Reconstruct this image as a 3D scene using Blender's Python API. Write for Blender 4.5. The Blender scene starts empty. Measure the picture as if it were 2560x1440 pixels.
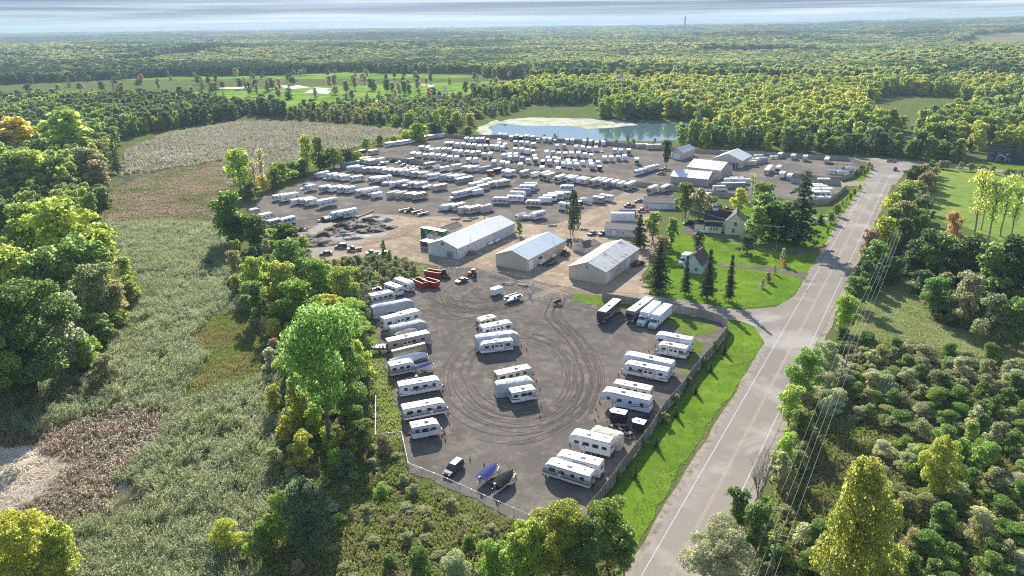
import bpy, bmesh, math, random
import numpy as np
from mathutils import Matrix, Vector
R = random.Random(7)
sc = bpy.context.scene
C = sc.collection
rad = math.radians
# ------------------------------------------------------------ camera, sky, sun, exposure
F, HOR, CH, ROLL = 1830.0, 61.0, 78.0, rad(-0.72)
PITCH = math.atan((720 - HOR) / F)
cam = bpy.data.objects.new('camera', bpy.data.cameras.new('camera')); C.objects.link(cam)
cam.data.sensor_width = 36; cam.data.lens = F / 2560 * 36
cam.data.clip_start = 1; cam.data.clip_end = 40000
CP_, SP_, CR_, SR_ = math.cos(PITCH), math.sin(PITCH), math.cos(ROLL), math.sin(ROLL)
X0, U0, F0 = Vector((1, 0, 0)), Vector((0, SP_, CP_)), Vector((0, CP_, -SP_))
RX_, UX_ = X0 * CR_ + U0 * SR_, -X0 * SR_ + U0 * CR_
cam.matrix_world = Matrix.Translation((0, 0, CH)) @ Matrix((RX_, UX_, -F0)).transposed().to_4x4()
sc.camera = cam
SUN_AZ, SUN_EL = rad(-8.5), rad(28.5)      # azimuth from +y towards +x
w = bpy.data.worlds.new('World'); sc.world = w; w.use_nodes = True
nt = w.node_tree; nt.nodes.clear()
out = nt.nodes.new('ShaderNodeOutputWorld'); bg = nt.nodes.new('ShaderNodeBackground')
sky = nt.nodes.new('ShaderNodeTexSky'); sky.sky_type = 'NISHITA'; sky.sun_disc = False
sky.sun_elevation = SUN_EL; sky.sun_rotation = SUN_AZ
sky.altitude = 300; sky.air_density = 1.0; sky.dust_density = 0.3; sky.ozone_density = 3.0
bg.inputs['Strength'].default_value = 0.15
tc = nt.nodes.new('ShaderNodeTexCoord'); mp = nt.nodes.new('ShaderNodeMapping')
mp.inputs['Scale'].default_value = (1.0, 1.0, 60); mp.inputs['Rotation'].default_value = (0.012, 0.02, 0)
nz = nt.nodes.new('ShaderNodeTexNoise'); nz.inputs['Scale'].default_value = 1.7; nz.inputs['Detail'].default_value = 7
nz.inputs['Roughness'].default_value = 0.55; nz.inputs['Distortion'].default_value = 0.5
rmp = nt.nodes.new('ShaderNodeMapRange'); rmp.inputs['From Min'].default_value = 0.46; rmp.inputs['From Max'].default_value = 0.68
rmp.inputs['To Max'].default_value = 0.85
tint = nt.nodes.new('ShaderNodeMix'); tint.data_type = 'RGBA'; tint.blend_type = 'MULTIPLY'; tint.inputs['Factor'].default_value = 1
el = nt.nodes.new('ShaderNodeSeparateXYZ'); er_ = nt.nodes.new('ShaderNodeValToRGB')
for i_, (p_, c_) in enumerate(((0.0, (.078, .112, .175)), (.05, (.045, .058, .135)))): er_.color_ramp.elements[i_].position = p_; er_.color_ramp.elements[i_].color = (*c_, 1)
q_ = er_.color_ramp.elements.new(.4); q_.color = (.68, .70, .74, 1)
cl = nt.nodes.new('ShaderNodeMix'); cl.data_type = 'RGBA'; cl.inputs['B'].default_value = (2.9, 3.25, 3.6, 1)
L = nt.links.new
L(tc.outputs['Generated'], mp.inputs['Vector']); L(mp.outputs[0], nz.inputs['Vector']); L(nz.outputs['Fac'], rmp.inputs['Value'])
L(tc.outputs['Generated'], el.inputs[0]); L(el.outputs['Z'], er_.inputs[0]); L(er_.outputs[0], tint.inputs['B']); L(sky.outputs[0], tint.inputs['A']); L(tint.outputs['Result'], cl.inputs['A']); L(rmp.outputs[0], cl.inputs['Factor'])
L(cl.outputs['Result'], bg.inputs['Color']); L(bg.outputs[0], out.inputs['Surface'])
sun = bpy.data.objects.new('sun', bpy.data.lights.new('sun', 'SUN')); C.objects.link(sun)
sun.data.energy = 5.0; sun.data.angle = rad(0.5); sun.data.color = (1.0, 0.93, 0.82)
sd = Vector((math.sin(SUN_AZ) * math.cos(SUN_EL), math.cos(SUN_AZ) * math.cos(SUN_EL), math.sin(SUN_EL)))
sun.rotation_euler = (-sd).to_track_quat('-Z', 'Y').to_euler(); sun.location = sd * 300
sc.view_settings.view_transform = 'Standard'; sc.view_settings.look = 'None'
sc.view_settings.gamma = 1; sc.view_settings.use_curve_mapping = False; sc.view_settings.exposure = 1.2
cy = sc.cycles
cy.max_bounces = 8; cy.diffuse_bounces = 4; cy.glossy_bounces = 2; cy.transmission_bounces = 6; cy.volume_bounces = 0
cy.transparent_max_bounces = 4; cy.use_denoising = False; cy.denoiser = 'OPENIMAGEDENOISE'; cy.caustics_reflective = False
cy.volume_step_rate = 4; cy.sample_clamp_indirect = 4; cy.filter_width = 1.2

# ------------------------------------------------------------ picture measurements -> metres on the ground
def G(px, py, z=0.0):
    u, v = (px - 1280) / F, (720 - py) / F
    u, v = u * CR_ - v * SR_, u * SR_ + v * CR_
    d = (u, CP_ + v * SP_, -SP_ + v * CP_)
    t = (z - CH) / d[2]
    return Vector((d[0] * t, d[1] * t, z))
def P(x, y, z=0.0):                      # metres -> picture measurements
    q = Vector((x, y, z - CH)); a, b, c = q.dot(RX_), q.dot(UX_), q.dot(F0)
    return 1280 + F * a / c, 720 - F * b / c
def hgt(bx, by, ty):                     # height of an upright thing from its base and top
    B, T = G(bx, by), G(bx, ty); return CH * (1 - B.xy.length / T.xy.length)
def mpp(bx, by):                         # metres per picture unit there
    B = G(bx, by); return math.sqrt(B.x**2 + B.y**2 + CH * CH) / F
def inside(px, py, poly):
    c = False; j = len(poly) - 1
    for i in range(len(poly)):
        xi, yi = poly[i]; xj, yj = poly[j]
        if (yi > py) != (yj > py) and px < (xj - xi) * (py - yi) / (yj - yi) + xi: c = not c
        j = i
    return c

# ------------------------------------------------------------ objects
def link(o, parent=None):
    C.objects.link(o)
    if parent: o.parent = parent
    return o
def obj(name, me, parent=None, loc=(0, 0, 0), rz=0, color=None, sc_=None):
    o = bpy.data.objects.new(name, me); link(o, parent); o.location = loc
    if rz: o.rotation_euler = (0, 0, rz)
    if color: o.color = color
    if sc_: o.scale = sc_
    return o
def tag(o, label, cat, group=None):
    o['label'] = label; o['category'] = cat
    if group: o['group'] = group
    return o
def thing(name, label, cat, loc=(0, 0, 0), rz=0, group=None):
    o = bpy.data.objects.new(name, None); link(o); o.location = loc; o.rotation_euler = (0, 0, rz)
    o.empty_display_size = 0.5
    return tag(o, label, cat, group)
def kind(o, k): o['kind'] = k; return o
ORD = ['first', 'second', 'third', 'fourth', 'fifth', 'sixth', 'seventh', 'eighth', 'ninth', 'tenth', 'eleventh', 'twelfth', 'thirteenth',
       'fourteenth', 'fifteenth', 'sixteenth', 'seventeenth', 'eighteenth', 'nineteenth', 'twentieth']
def ordn(i, n):
    if i == 0: return 'leftmost'
    if i == n - 1: return 'rightmost'
    if i < n / 2 or n > 38: return (ORD[i] if i < 20 else '%dth' % (i + 1)) + ' from left'
    return (ORD[n - 1 - i]) + ' from right'

class MB:
    def __init__(s): s.v = []; s.f = []; s.m = []
    def add(s, vs, fs, m=0):
        b = len(s.v); s.v += [tuple(p) for p in vs]
        for f in fs: s.f.append(tuple(b + i for i in f)); s.m.append(m)
        return s
    def box(s, cx, cy_, cz, sx, sy, sz, m=0, rz=0):
        c, n = math.cos(rz), math.sin(rz); vs = []
        for dz in (-.5, .5):
            for dx, dy in ((-.5, -.5), (.5, -.5), (.5, .5), (-.5, .5)):
                x, y = dx * sx, dy * sy; vs.append((cx + x * c - y * n, cy_ + x * n + y * c, cz + dz * sz))
        return s.add(vs, [(3, 2, 1, 0), (4, 5, 6, 7), (0, 1, 5, 4), (1, 2, 6, 5), (2, 3, 7, 6), (3, 0, 4, 7)], m)
    def prism(s, prof, y0, y1, m=0, mcap=None):     # outline in x,z pushed from y0 to y1
        n = len(prof); vs = [(x, y0, z) for x, z in prof] + [(x, y1, z) for x, z in prof]
        for i in range(n):
            j = (i + 1) % n
            s.add([vs[i], vs[j], vs[n + j], vs[n + i]], [(0, 1, 2, 3)], m if not callable(m) else m(prof[i], prof[j]))
        mc = m if mcap is None else mcap
        if callable(mc): mc = 0
        s.add(vs[:n], [tuple(range(n))[::-1]], mc); s.add(vs[n:], [tuple(range(n))], mc)
        return s
    def prismx(s, prof, x0, x1, m=0):               # outline in y,z pushed along x
        n = len(prof); vs = [(x0, y, z) for y, z in prof] + [(x1, y, z) for y, z in prof]
        fs = [(i, (i + 1) % n, n + (i + 1) % n, n + i) for i in range(n)] + [tuple(range(n))[::-1], tuple(range(n, 2 * n))]
        return s.add(vs, fs, m)
    def cyl(s, a, b, r0, r1=None, n=8, m=0, cap=True):
        a, b = Vector(a), Vector(b); r1 = r0 if r1 is None else r1; d = (b - a).normalized()
        t = Vector((0, 0, 1)) if abs(d.z) < .9 else Vector((1, 0, 0)); p = d.cross(t).normalized(); q = d.cross(p)
        vs = []
        for c, r in ((a, r0), (b, r1)):
            for i in range(n):
                k = 2 * math.pi * i / n; vs.append(c + (p * math.cos(k) + q * math.sin(k)) * r)
        fs = [(i, (i + 1) % n, n + (i + 1) % n, n + i) for i in range(n)]
        if cap: fs += [tuple(range(n))[::-1], tuple(range(n, 2 * n))]
        return s.add(vs, fs, m)
    def frus(s, x0, x1, w0, z0, X0_, X1_, w1, z1, m=0, mt=None):   # box with a smaller (or larger) top
        vs = [(x0, -w0, z0), (x1, -w0, z0), (x1, w0, z0), (x0, w0, z0), (X0_, -w1, z1), (X1_, -w1, z1), (X1_, w1, z1), (X0_, w1, z1)]
        s.add(vs, [(3, 2, 1, 0), (0, 1, 5, 4), (1, 2, 6, 5), (2, 3, 7, 6), (3, 0, 4, 7)], m)
        return s.add(vs, [(4, 5, 6, 7)], m if mt is None else mt)
    def mesh(s, name, mats, bevel=0, smooth=False, seg=1):
        me = bpy.data.meshes.new(name); me.from_pydata(s.v, [], s.f)
        for m in (mats if isinstance(mats, (list, tuple)) else [mats]): me.materials.append(m)
        me.polygons.foreach_set('material_index', s.m)
        bm = bmesh.new(); bm.from_mesh(me)
        bmesh.ops.remove_doubles(bm, verts=bm.verts, dist=1e-4)
        bmesh.ops.recalc_face_normals(bm, faces=bm.faces)
        if bevel:
            ed = [e for e in bm.edges if len(e.link_faces) == 2 and e.calc_face_angle(0) > 0.35]
            bmesh.ops.bevel(bm, geom=ed, offset=bevel, segments=seg, affect='EDGES', clamp_overlap=True)
        bm.to_mesh(me); bm.free()
        if smooth: me.polygons.foreach_set('use_smooth', [True] * len(me.polygons))
        me.update(); return me

def np_mesh(name, V, Fc, mats, nper=4, midx=None):     # fast mesh of n-gons from arrays
    me = bpy.data.meshes.new(name); V = np.asarray(V, np.float32); Fc = np.asarray(Fc, np.int32)
    me.vertices.add(len(V)); me.vertices.foreach_set('co', V.ravel())
    me.loops.add(Fc.size); me.loops.foreach_set('vertex_index', Fc.ravel())
    me.polygons.add(len(Fc)); me.polygons.foreach_set('loop_start', np.arange(0, Fc.size, nper, dtype=np.int32))
    for m in (mats if isinstance(mats, (list, tuple)) else [mats]): me.materials.append(m)
    if midx is not None: me.polygons.foreach_set('material_index', np.asarray(midx, np.int32))
    me.update(calc_edges=True); return me

# ------------------------------------------------------------ materials
def mat(name, col, rough=0.8, metal=0.0, noise=0, nscale=1.0, col2=None, bump=0, bscale=8.0, spec=0.35, rnd=0, lo=.35, hi=.65, detail=5, world=True, coat=0):
    m = bpy.data.materials.new(name); m.use_nodes = True; n = m.node_tree; b = n.nodes['Principled BSDF']
    b.inputs['Roughness'].default_value = rough; b.inputs['Metallic'].default_value = metal
    b.inputs['Specular IOR Level'].default_value = spec; b.inputs['Base Color'].default_value = (*col, 1)
    if coat: b.inputs['Coat Weight'].default_value = coat
    vec = None
    if noise or bump:
        g = n.nodes.new('ShaderNodeNewGeometry') if world else n.nodes.new('ShaderNodeTexCoord')
        vec = g.outputs['Position'] if world else g.outputs['Object']
    src = None
    if noise:
        t = n.nodes.new('ShaderNodeTexNoise'); t.inputs['Scale'].default_value = nscale; t.inputs['Detail'].default_value = detail
        t.inputs['Roughness'].default_value = 0.6
        n.links.new(vec, t.inputs['Vector'])
        r = n.nodes.new('ShaderNodeMapRange'); r.inputs['From Min'].default_value = lo; r.inputs['From Max'].default_value = hi
        n.links.new(t.outputs['Fac'], r.inputs['Value'])
        mx = n.nodes.new('ShaderNodeMix'); mx.data_type = 'RGBA'
        c2 = col2 or tuple(c * (1 - noise) for c in col)
        mx.inputs['A'].default_value = (*col, 1); mx.inputs['B'].default_value = (*c2, 1)
        n.links.new(r.outputs[0], mx.inputs['Factor']); src = mx.outputs['Result']
    if rnd:
        oi = n.nodes.new('ShaderNodeObjectInfo'); hs = n.nodes.new('ShaderNodeHueSaturation')
        mr = n.nodes.new('ShaderNodeMapRange'); mr.inputs['To Min'].default_value = 1 - rnd; mr.inputs['To Max'].default_value = 1 + rnd * .4
        n.links.new(oi.outputs['Random'], mr.inputs['Value']); n.links.new(mr.outputs[0], hs.inputs['Value'])
        if src: n.links.new(src, hs.inputs['Color'])
        else: hs.inputs['Color'].default_value = (*col, 1)
        src = hs.outputs['Color']
    if src: n.links.new(src, b.inputs['Base Color'])
    if bump:
        t = n.nodes.new('ShaderNodeTexNoise'); t.inputs['Scale'].default_value = bscale; t.inputs['Detail'].default_value = 4
        n.links.new(vec, t.inputs['Vector'])
        bp = n.nodes.new('ShaderNodeBump'); bp.inputs['Strength'].default_value = min(1, bump); bp.inputs['Distance'].default_value = bump
        n.links.new(t.outputs['Fac'], bp.inputs['Height']); n.links.new(bp.outputs[0], b.inputs['Normal'])
    return m

def layered(name, layers, rough=.95, bump=.3, bscale=3.0, streak=None):
    """ground: list of (colour, noise scale, lo, hi); first is the base"""
    m = bpy.data.materials.new(name); m.use_nodes = True; n = m.node_tree; b = n.nodes['Principled BSDF']
    b.inputs['Roughness'].default_value = rough; b.inputs['Specular IOR Level'].default_value = .0
    g = n.nodes.new('ShaderNodeNewGeometry'); cur = None
    for i, (c, s, lo, hi) in enumerate(layers):
        if i == 0:
            rgb = n.nodes.new('ShaderNodeRGB'); rgb.outputs[0].default_value = (*c, 1); cur = rgb.outputs[0]; continue
        t = n.nodes.new('ShaderNodeTexNoise'); t.inputs['Detail'].default_value = 6; t.inputs['Roughness'].default_value = .65
        t.inputs['Distortion'].default_value = .4; mpn = n.nodes.new('ShaderNodeMapping')
        mpn.inputs['Location'].default_value = (i * 31.7, i * 12.3, i * 5.1)
        mpn.inputs['Scale'].default_value = s if isinstance(s, tuple) else (s, s, s)
        n.links.new(g.outputs['Position'], mpn.inputs['Vector']); n.links.new(mpn.outputs[0], t.inputs['Vector']); t.inputs['Scale'].default_value = 1
        r = n.nodes.new('ShaderNodeMapRange'); r.inputs['From Min'].default_value = lo; r.inputs['From Max'].default_value = hi
        n.links.new(t.outputs['Fac'], r.inputs['Value'])
        mx = n.nodes.new('ShaderNodeMix'); mx.data_type = 'RGBA'; mx.inputs['B'].default_value = (*c, 1)
        n.links.new(cur, mx.inputs['A']); n.links.new(r.outputs[0], mx.inputs['Factor']); cur = mx.outputs['Result']
    n.links.new(cur, b.inputs['Base Color'])
    if bump:
        t = n.nodes.new('ShaderNodeTexNoise'); t.inputs['Scale'].default_value = bscale; t.inputs['Detail'].default_value = 6; t.inputs['Roughness'].default_value = .7
        n.links.new(g.outputs['Position'], t.inputs['Vector'])
        bp = n.nodes.new('ShaderNodeBump'); bp.inputs['Distance'].default_value = bump; bp.inputs['Strength'].default_value = .8
        n.links.new(t.outputs['Fac'], bp.inputs['Height']); n.links.new(bp.outputs[0], b.inputs['Normal'])
    return m

def leafmat(name, ramp=None, col=None, trans=.45, usecol=False, wscale=0, wcols=None, var=.35, gloss=.0):
    """foliage: diffuse + translucent; colour from the object colour, a ramp over instances, or noise over the place"""
    m = bpy.data.materials.new(name); m.use_nodes = True; n = m.node_tree; n.nodes.clear()
    o = n.nodes.new('ShaderNodeOutputMaterial'); d = n.nodes.new('ShaderNodeBsdfDiffuse'); t = n.nodes.new('ShaderNodeBsdfTranslucent')
    mx = n.nodes.new('ShaderNodeMixShader'); mx.inputs[0].default_value = trans
    oi = n.nodes.new('ShaderNodeObjectInfo'); g = n.nodes.new('ShaderNodeNewGeometry')
    if usecol: src = oi.outputs['Color']
    elif ramp:
        r = n.nodes.new('ShaderNodeValToRGB'); e = r.color_ramp.elements
        while len(e) < len(ramp): e.new(.5)
        for i, (p_, c) in enumerate(ramp): e[i].position = p_; e[i].color = (*c, 1)
        if wscale:
            tx = n.nodes.new('ShaderNodeTexNoise'); tx.inputs['Scale'].default_value = wscale; tx.inputs['Detail'].default_value = 3
            n.links.new(oi.outputs['Location'], tx.inputs['Vector'])
            ad = n.nodes.new('ShaderNodeMath'); ad.operation = 'MULTIPLY_ADD'; ad.inputs[1].default_value = .35
            mr0 = n.nodes.new('ShaderNodeMapRange'); mr0.inputs['From Min'].default_value = .3; mr0.inputs['From Max'].default_value = .7; mr0.inputs['To Max'].default_value = .65
            n.links.new(tx.outputs['Fac'], mr0.inputs['Value'])
            n.links.new(oi.outputs['Random'], ad.inputs[0]); n.links.new(mr0.outputs[0], ad.inputs[2]); n.links.new(ad.outputs[0], r.inputs[0])
        else: n.links.new(oi.outputs['Random'], r.inputs[0])
        src = r.outputs[0]
    else:
        rgb = n.nodes.new('ShaderNodeRGB'); rgb.outputs[0].default_value = (*(col or (.1, .1, .1)), 1); src = rgb.outputs[0]
    if wcols:
        tx = n.nodes.new('ShaderNodeTexNoise'); tx.inputs['Scale'].default_value = wcols[0]; tx.inputs['Detail'].default_value = 4
        n.links.new(g.outputs['Position'], tx.inputs['Vector'])
        r = n.nodes.new('ShaderNodeValToRGB'); e = r.color_ramp.elements
        while len(e) < len(wcols[1]): e.new(.5)
        for i, (p_, c) in enumerate(wcols[1]): e[i].position = p_; e[i].color = (*c, 1)
        n.links.new(tx.outputs['Fac'], r.inputs[0]); src = r.outputs[0]
    hs = n.nodes.new('ShaderNodeHueSaturation'); mr = n.nodes.new('ShaderNodeMapRange')
    mr.inputs['To Min'].default_value = 1 - var; mr.inputs['To Max'].default_value = 1 + var
    n.links.new(g.outputs['Random Per Island'], mr.inputs['Value']); n.links.new(mr.outputs[0], hs.inputs['Value'])
    mr2 = n.nodes.new('ShaderNodeMapRange'); mr2.inputs['To Min'].default_value = .485; mr2.inputs['To Max'].default_value = .515
    n.links.new(oi.outputs['Random'], mr2.inputs['Value']); n.links.new(mr2.outputs[0], hs.inputs['Hue'])
    n.links.new(src, hs.inputs['Color'])
    n.links.new(hs.outputs[0], d.inputs['Color'])
    ts = n.nodes.new('ShaderNodeHueSaturation'); ts.inputs['Value'].default_value = 1.75; ts.inputs['Hue'].default_value = .495; ts.inputs['Saturation'].default_value = .9
    n.links.new(hs.outputs[0], ts.inputs['Color']); n.links.new(ts.outputs[0], t.inputs['Color'])
    n.links.new(d.outputs[0], mx.inputs[1]); n.links.new(t.outputs[0], mx.inputs[2])
    last = mx.outputs[0]
    if gloss:
        gl = n.nodes.new('ShaderNodeBsdfGlossy'); gl.inputs['Roughness'].default_value = .45; gl.inputs['Color'].default_value = (.8, .85, .8, 1)
        m2 = n.nodes.new('ShaderNodeMixShader'); m2.inputs[0].default_value = gloss
        n.links.new(last, m2.inputs[1]); n.links.new(gl.outputs[0], m2.inputs[2]); last = m2.outputs[0]
    n.links.new(last, o.inputs['Surface']); return m

# ------------------------------------------------------------ scattering through geometry nodes (only for "stuff")
_gn = {}
def scatter(name, pts, rots, scls, idx, protos, label, cat='vegetation'):
    col = bpy.data.collections.new(name + ' kinds')
    for k, me in enumerate(protos):
        o = bpy.data.objects.new('%s_kind%02d' % (name, k), me); col.objects.link(o)
    me = bpy.data.meshes.new(name); n = len(pts); me.vertices.add(n)
    me.vertices.foreach_set('co', np.asarray(pts, np.float32).ravel())
    a = me.attributes.new('rot', 'FLOAT_VECTOR', 'POINT'); a.data.foreach_set('vector', np.asarray(rots, np.float32).ravel())
    a = me.attributes.new('scl', 'FLOAT_VECTOR', 'POINT'); a.data.foreach_set('vector', np.asarray(scls, np.float32).ravel())
    a = me.attributes.new('idx', 'INT', 'POINT'); a.data.foreach_set('value', np.asarray(idx, np.int32))
    o = bpy.data.objects.new(name, me); link(o)
    ng = bpy.data.node_groups.new(name, 'GeometryNodeTree')
    ng.interface.new_socket('Geometry', in_out='INPUT', socket_type='NodeSocketGeometry')
    ng.interface.new_socket('Geometry', in_out='OUTPUT', socket_type='NodeSocketGeometry')
    N = ng.nodes.new; Lk = ng.links.new
    gi, go = N('NodeGroupInput'), N('NodeGroupOutput'); ip = N('GeometryNodeInstanceOnPoints'); ci = N('GeometryNodeCollectionInfo')
    ci.inputs['Collection'].default_value = col; ci.inputs['Separate Children'].default_value = True; ci.inputs['Reset Children'].default_value = True
    ip.inputs['Pick Instance'].default_value = True
    def att(nm, ty):
        q = N('GeometryNodeInputNamedAttribute'); q.data_type = ty; q.inputs['Name'].default_value = nm; return q.outputs['Attribute']
    er = N('FunctionNodeEulerToRotation')
    Lk(att('rot', 'FLOAT_VECTOR'), er.inputs[0]); Lk(er.outputs[0], ip.inputs['Rotation'])
    Lk(att('scl', 'FLOAT_VECTOR'), ip.inputs['Scale']); Lk(att('idx', 'INT'), ip.inputs['Instance Index'])
    Lk(gi.outputs[0], ip.inputs['Points']); Lk(ci.outputs[0], ip.inputs['Instance']); Lk(ip.outputs[0], go.inputs[0])
    md = o.modifiers.new('scatter', 'NODES'); md.node_group = ng
    o['label'] = label; o['category'] = cat; o['kind'] = 'stuff'
    return o
def vnoise(x, y, s, seed=0):             # smooth value noise, numpy
    x, y = np.asarray(x) / s + seed * 17.3, np.asarray(y) / s + seed * 9.1
    xi, yi = np.floor(x), np.floor(y); fx, fy = x - xi, y - yi; fx, fy = fx * fx * (3 - 2 * fx), fy * fy * (3 - 2 * fy)
    h = lambda a, b: np.modf(np.abs(np.sin(a * 127.1 + b * 311.7 + seed * 3.7) * 43758.5453))[0]
    return (h(xi, yi) * (1 - fx) + h(xi + 1, yi) * fx) * (1 - fy) + (h(xi, yi + 1) * (1 - fx) + h(xi + 1, yi + 1) * fx) * fy
def ss(a, b, x): t = np.clip((np.asarray(x, float) - a) / (b - a), 0, 1); return t * t * (3 - 2 * t)
def T(x, y):                             # height of the land: flat near, rolling far away
    x, y = np.asarray(x, float), np.asarray(y, float); r = np.hypot(x, y); side = x / np.maximum(r, 1)
    z = ss(1300, 9000, r) * (16 + 40 * ss(.1, .6, side)) + ss(1000, 2500, r) * (vnoise(x, y, 900, 3) - .45) * 22 + ss(650, 1500, r) * ss(.35, .6, side) * 14
    return z
# ============================================================ THE SETTING
M = {}
M['ground'] = layered('weedy ground', [((.09, .12, .035), 1, 0, 0), ((.14, .14, .065), .05, .42, .6), ((.08, .12, .03), .35, .45, .62), ((.17, .18, .07), 1.6, .5, .7)], bump=.5, bscale=1.2)
M['field'] = layered('dry field', [((.20, .17, .10), 1, 0, 0), ((.13, .15, .06), .02, .45, .6)])
M['marsh'] = layered('marsh floor', [((.13, .13, .07), 1, 0, 0), ((.06, .065, .035), .25, .4, .6), ((.20, .18, .11), .06, .5, .65)], bump=.6, bscale=1.5)
M['sedge'] = layered('sedge green', [((.12, .17, .03), 1, 0, 0), ((.19, .18, .06), .04, .45, .62), ((.08, .12, .02), .5, .45, .65)], bump=.5, bscale=2.5)
M['sedge_brown'] = layered('sedge brown', [((.17, .14, .08), 1, 0, 0), ((.13, .15, .06), .05, .45, .58), ((.24, .19, .13), .3, .5, .65)], bump=.5, bscale=2.5)
M['gravel'] = layered('crushed stone', [((.142, .127, .110), 1, 0, 0), ((.102, .092, .081), .06, .4, .62), ((.20, .17, .14), .35, .48, .66), ((.10, .095, .09), 2.6, .56, .68), ((.36, .34, .31), 5.0, .62, .72)], bump=.12, bscale=5)
M['dirt'] = layered('yard dirt', [((.33, .255, .18), 1, 0, 0), ((.24, .19, .14), .07, .42, .6), ((.42, .34, .26), .3, .5, .66), ((.20, .17, .14), 1.6, .56, .7)], bump=.12, bscale=3)
M['gravel_far'] = layered('stone of the far yards', [((.172, .152, .130), 1, 0, 0), ((.125, .112, .098), .05, .42, .6), ((.23, .195, .16), .12, .52, .66), ((.12, .115, .11), 1.1, .58, .7)], bump=.12, bscale=3)
M['asphalt'] = layered('worn asphalt', [((.25, .222, .19), 1, 0, 0), ((.22, .197, .17), .03, .45, .6), ((.33, .305, .275), .08, .5, .65), ((.24, .225, .21), 3, .6, .72)], bump=.02, bscale=12)
M['shoulder'] = layered('gravel shoulder', [((.29, .25, .205), 1, 0, 0), ((.18, .15, .12), .6, .45, .62), ((.36, .32, .27), 2, .52, .68)], bump=.08, bscale=6)
M['lawn'] = layered('mown lawn', [((.13, .22, .02), 1, 0, 0), ((.09, .17, .018), .07, .42, .6), ((.18, .25, .035), .25, .5, .68), ((.07, .135, .018), (1.7, .5, 1), .52, .68)], bump=.25, bscale=5)
M['verge'] = layered('rough verge grass', [((.12, .19, .025), 1, 0, 0), ((.08, .14, .02), .12, .42, .6), ((.20, .20, .07), .5, .52, .66), ((.27, .22, .14), 1.3, .6, .72)], bump=.35, bscale=3)
M['meadow'] = layered('meadow', [((.16, .24, .05), 1, 0, 0), ((.21, .26, .07), .04, .42, .6), ((.12, .19, .035), .2, .48, .66)], bump=.3, bscale=2)
M['clear'] = layered('rough clearing', [((.18, .20, .08), 1, 0, 0), ((.12, .16, .05), .08, .42, .6), ((.26, .23, .13), .3, .5, .66), ((.16, .21, .06), 1.2, .5, .66)], bump=.4, bscale=2)
M['golf'] = layered('golf fairway', [((.15, .27, .03), 1, 0, 0), ((.10, .19, .03), .012, .44, .58), ((.24, .30, .09), .03, .5, .62)], bump=0)
M['sand'] = mat('bunker sand', (.62, .58, .48), noise=.2, nscale=.1)
M['water'] = mat('pond water', (.09, .16, .18), rough=.06, spec=.8, bump=.02, bscale=.5)
M['palefloor'] = layered('bleached reed litter', [((.42, .37, .29), 1, 0, 0), ((.26, .22, .17), .4, .45, .62), ((.52, .47, .38), (.3, 1.2, 1), .5, .65)], bump=.4, bscale=2)
M['creek'] = mat('creek water', (.12, .13, .12), rough=.12, spec=.9)
M['scum'] = layered('duckweed with glare', [((.46, .45, .34), 1, 0, 0), ((.24, .27, .17), .05, .44, .6), ((.52, .51, .42), .2, .5, .65)], bump=0, rough=.6)  # pond glare is painted into the cream tones, over the weed's own green
M['paint_white'] = mat('road paint white', (.60, .59, .57), noise=.35, nscale=2)
M['paint_yellow'] = mat('road paint yellow', (.50, .34, .14), noise=.45, nscale=1.2, col2=(.30, .27, .22), lo=.3, hi=.55)
M['patch'] = mat('tar patch', (.06, .06, .06), noise=.4, nscale=3)
M['track'] = mat('tyre track soil', (.062, .056, .050), noise=.5, nscale=1.3, col2=(.11, .095, .08), lo=.3, hi=.6, spec=0)
M['track_dirt'] = mat('wheel rut soil', (.25, .20, .155), noise=.5, nscale=.9, col2=(.32, .25, .18), lo=.3, hi=.6, spec=0)

def polysheet(name, pts, z, m, jit=.6, step=4.0, ground=False, seed=0):
    r = random.Random(len(pts) * 13 + int(z * 1000) + seed); W = [Vector(p) if ground else G(*p).xy for p in pts]; o = []
    for i, a in enumerate(W):
        b = W[(i + 1) % len(W)]; n = max(1, int((b - a).length / step)); n = min(n, 60)
        nn = (b - a).normalized(); nn = Vector((-nn.y, nn.x))
        for k in range(n):
            q = a.lerp(b, k / n)
            if jit: q = q + nn * ((vnoise(q.x, q.y, 5.0, seed) - .5) * 2.2 + r.uniform(-.35, .35)) * jit
            o.append((q.x, q.y, z))
    from mathutils.geometry import delaunay_2d_cdt
    vs, _, fs, _, _, _ = delaunay_2d_cdt([Vector(q[:2]) for q in o], [], [list(range(len(o)))], 1, 1e-4)
    bm = bmesh.new(); bv = [bm.verts.new((q.x, q.y, z)) for q in vs]
    for f in fs:
        try: fc = bm.faces.new([bv[i] for i in f])
        except ValueError: continue
        fc.normal_update()
        if fc.normal.z < 0: fc.normal_flip()
    me = bpy.data.meshes.new(name); bm.to_mesh(me); bm.free(); me.materials.append(m)
    return kind(obj(name, me), 'structure')
def ribbon(name, pts, wd, z, m, ground=True, k='structure'):
    W = [Vector(p[:2]) for p in pts] if ground else [G(*p).xy for p in pts]
    V = []; Fc = []
    for i, a in enumerate(W):
        d = (W[min(i + 1, len(W) - 1)] - W[max(i - 1, 0)]).normalized(); n = Vector((-d.y, d.x)) * wd / 2
        V += [(a.x + n.x, a.y + n.y, z), (a.x - n.x, a.y - n.y, z)]
        if i: Fc.append((2 * i - 2, 2 * i - 1, 2 * i + 1, 2 * i))
    me = bpy.data.meshes.new(name); me.from_pydata(V, [], Fc); me.materials.append(m); me.update()
    o = obj(name, me); o['kind'] = k; return o

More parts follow.
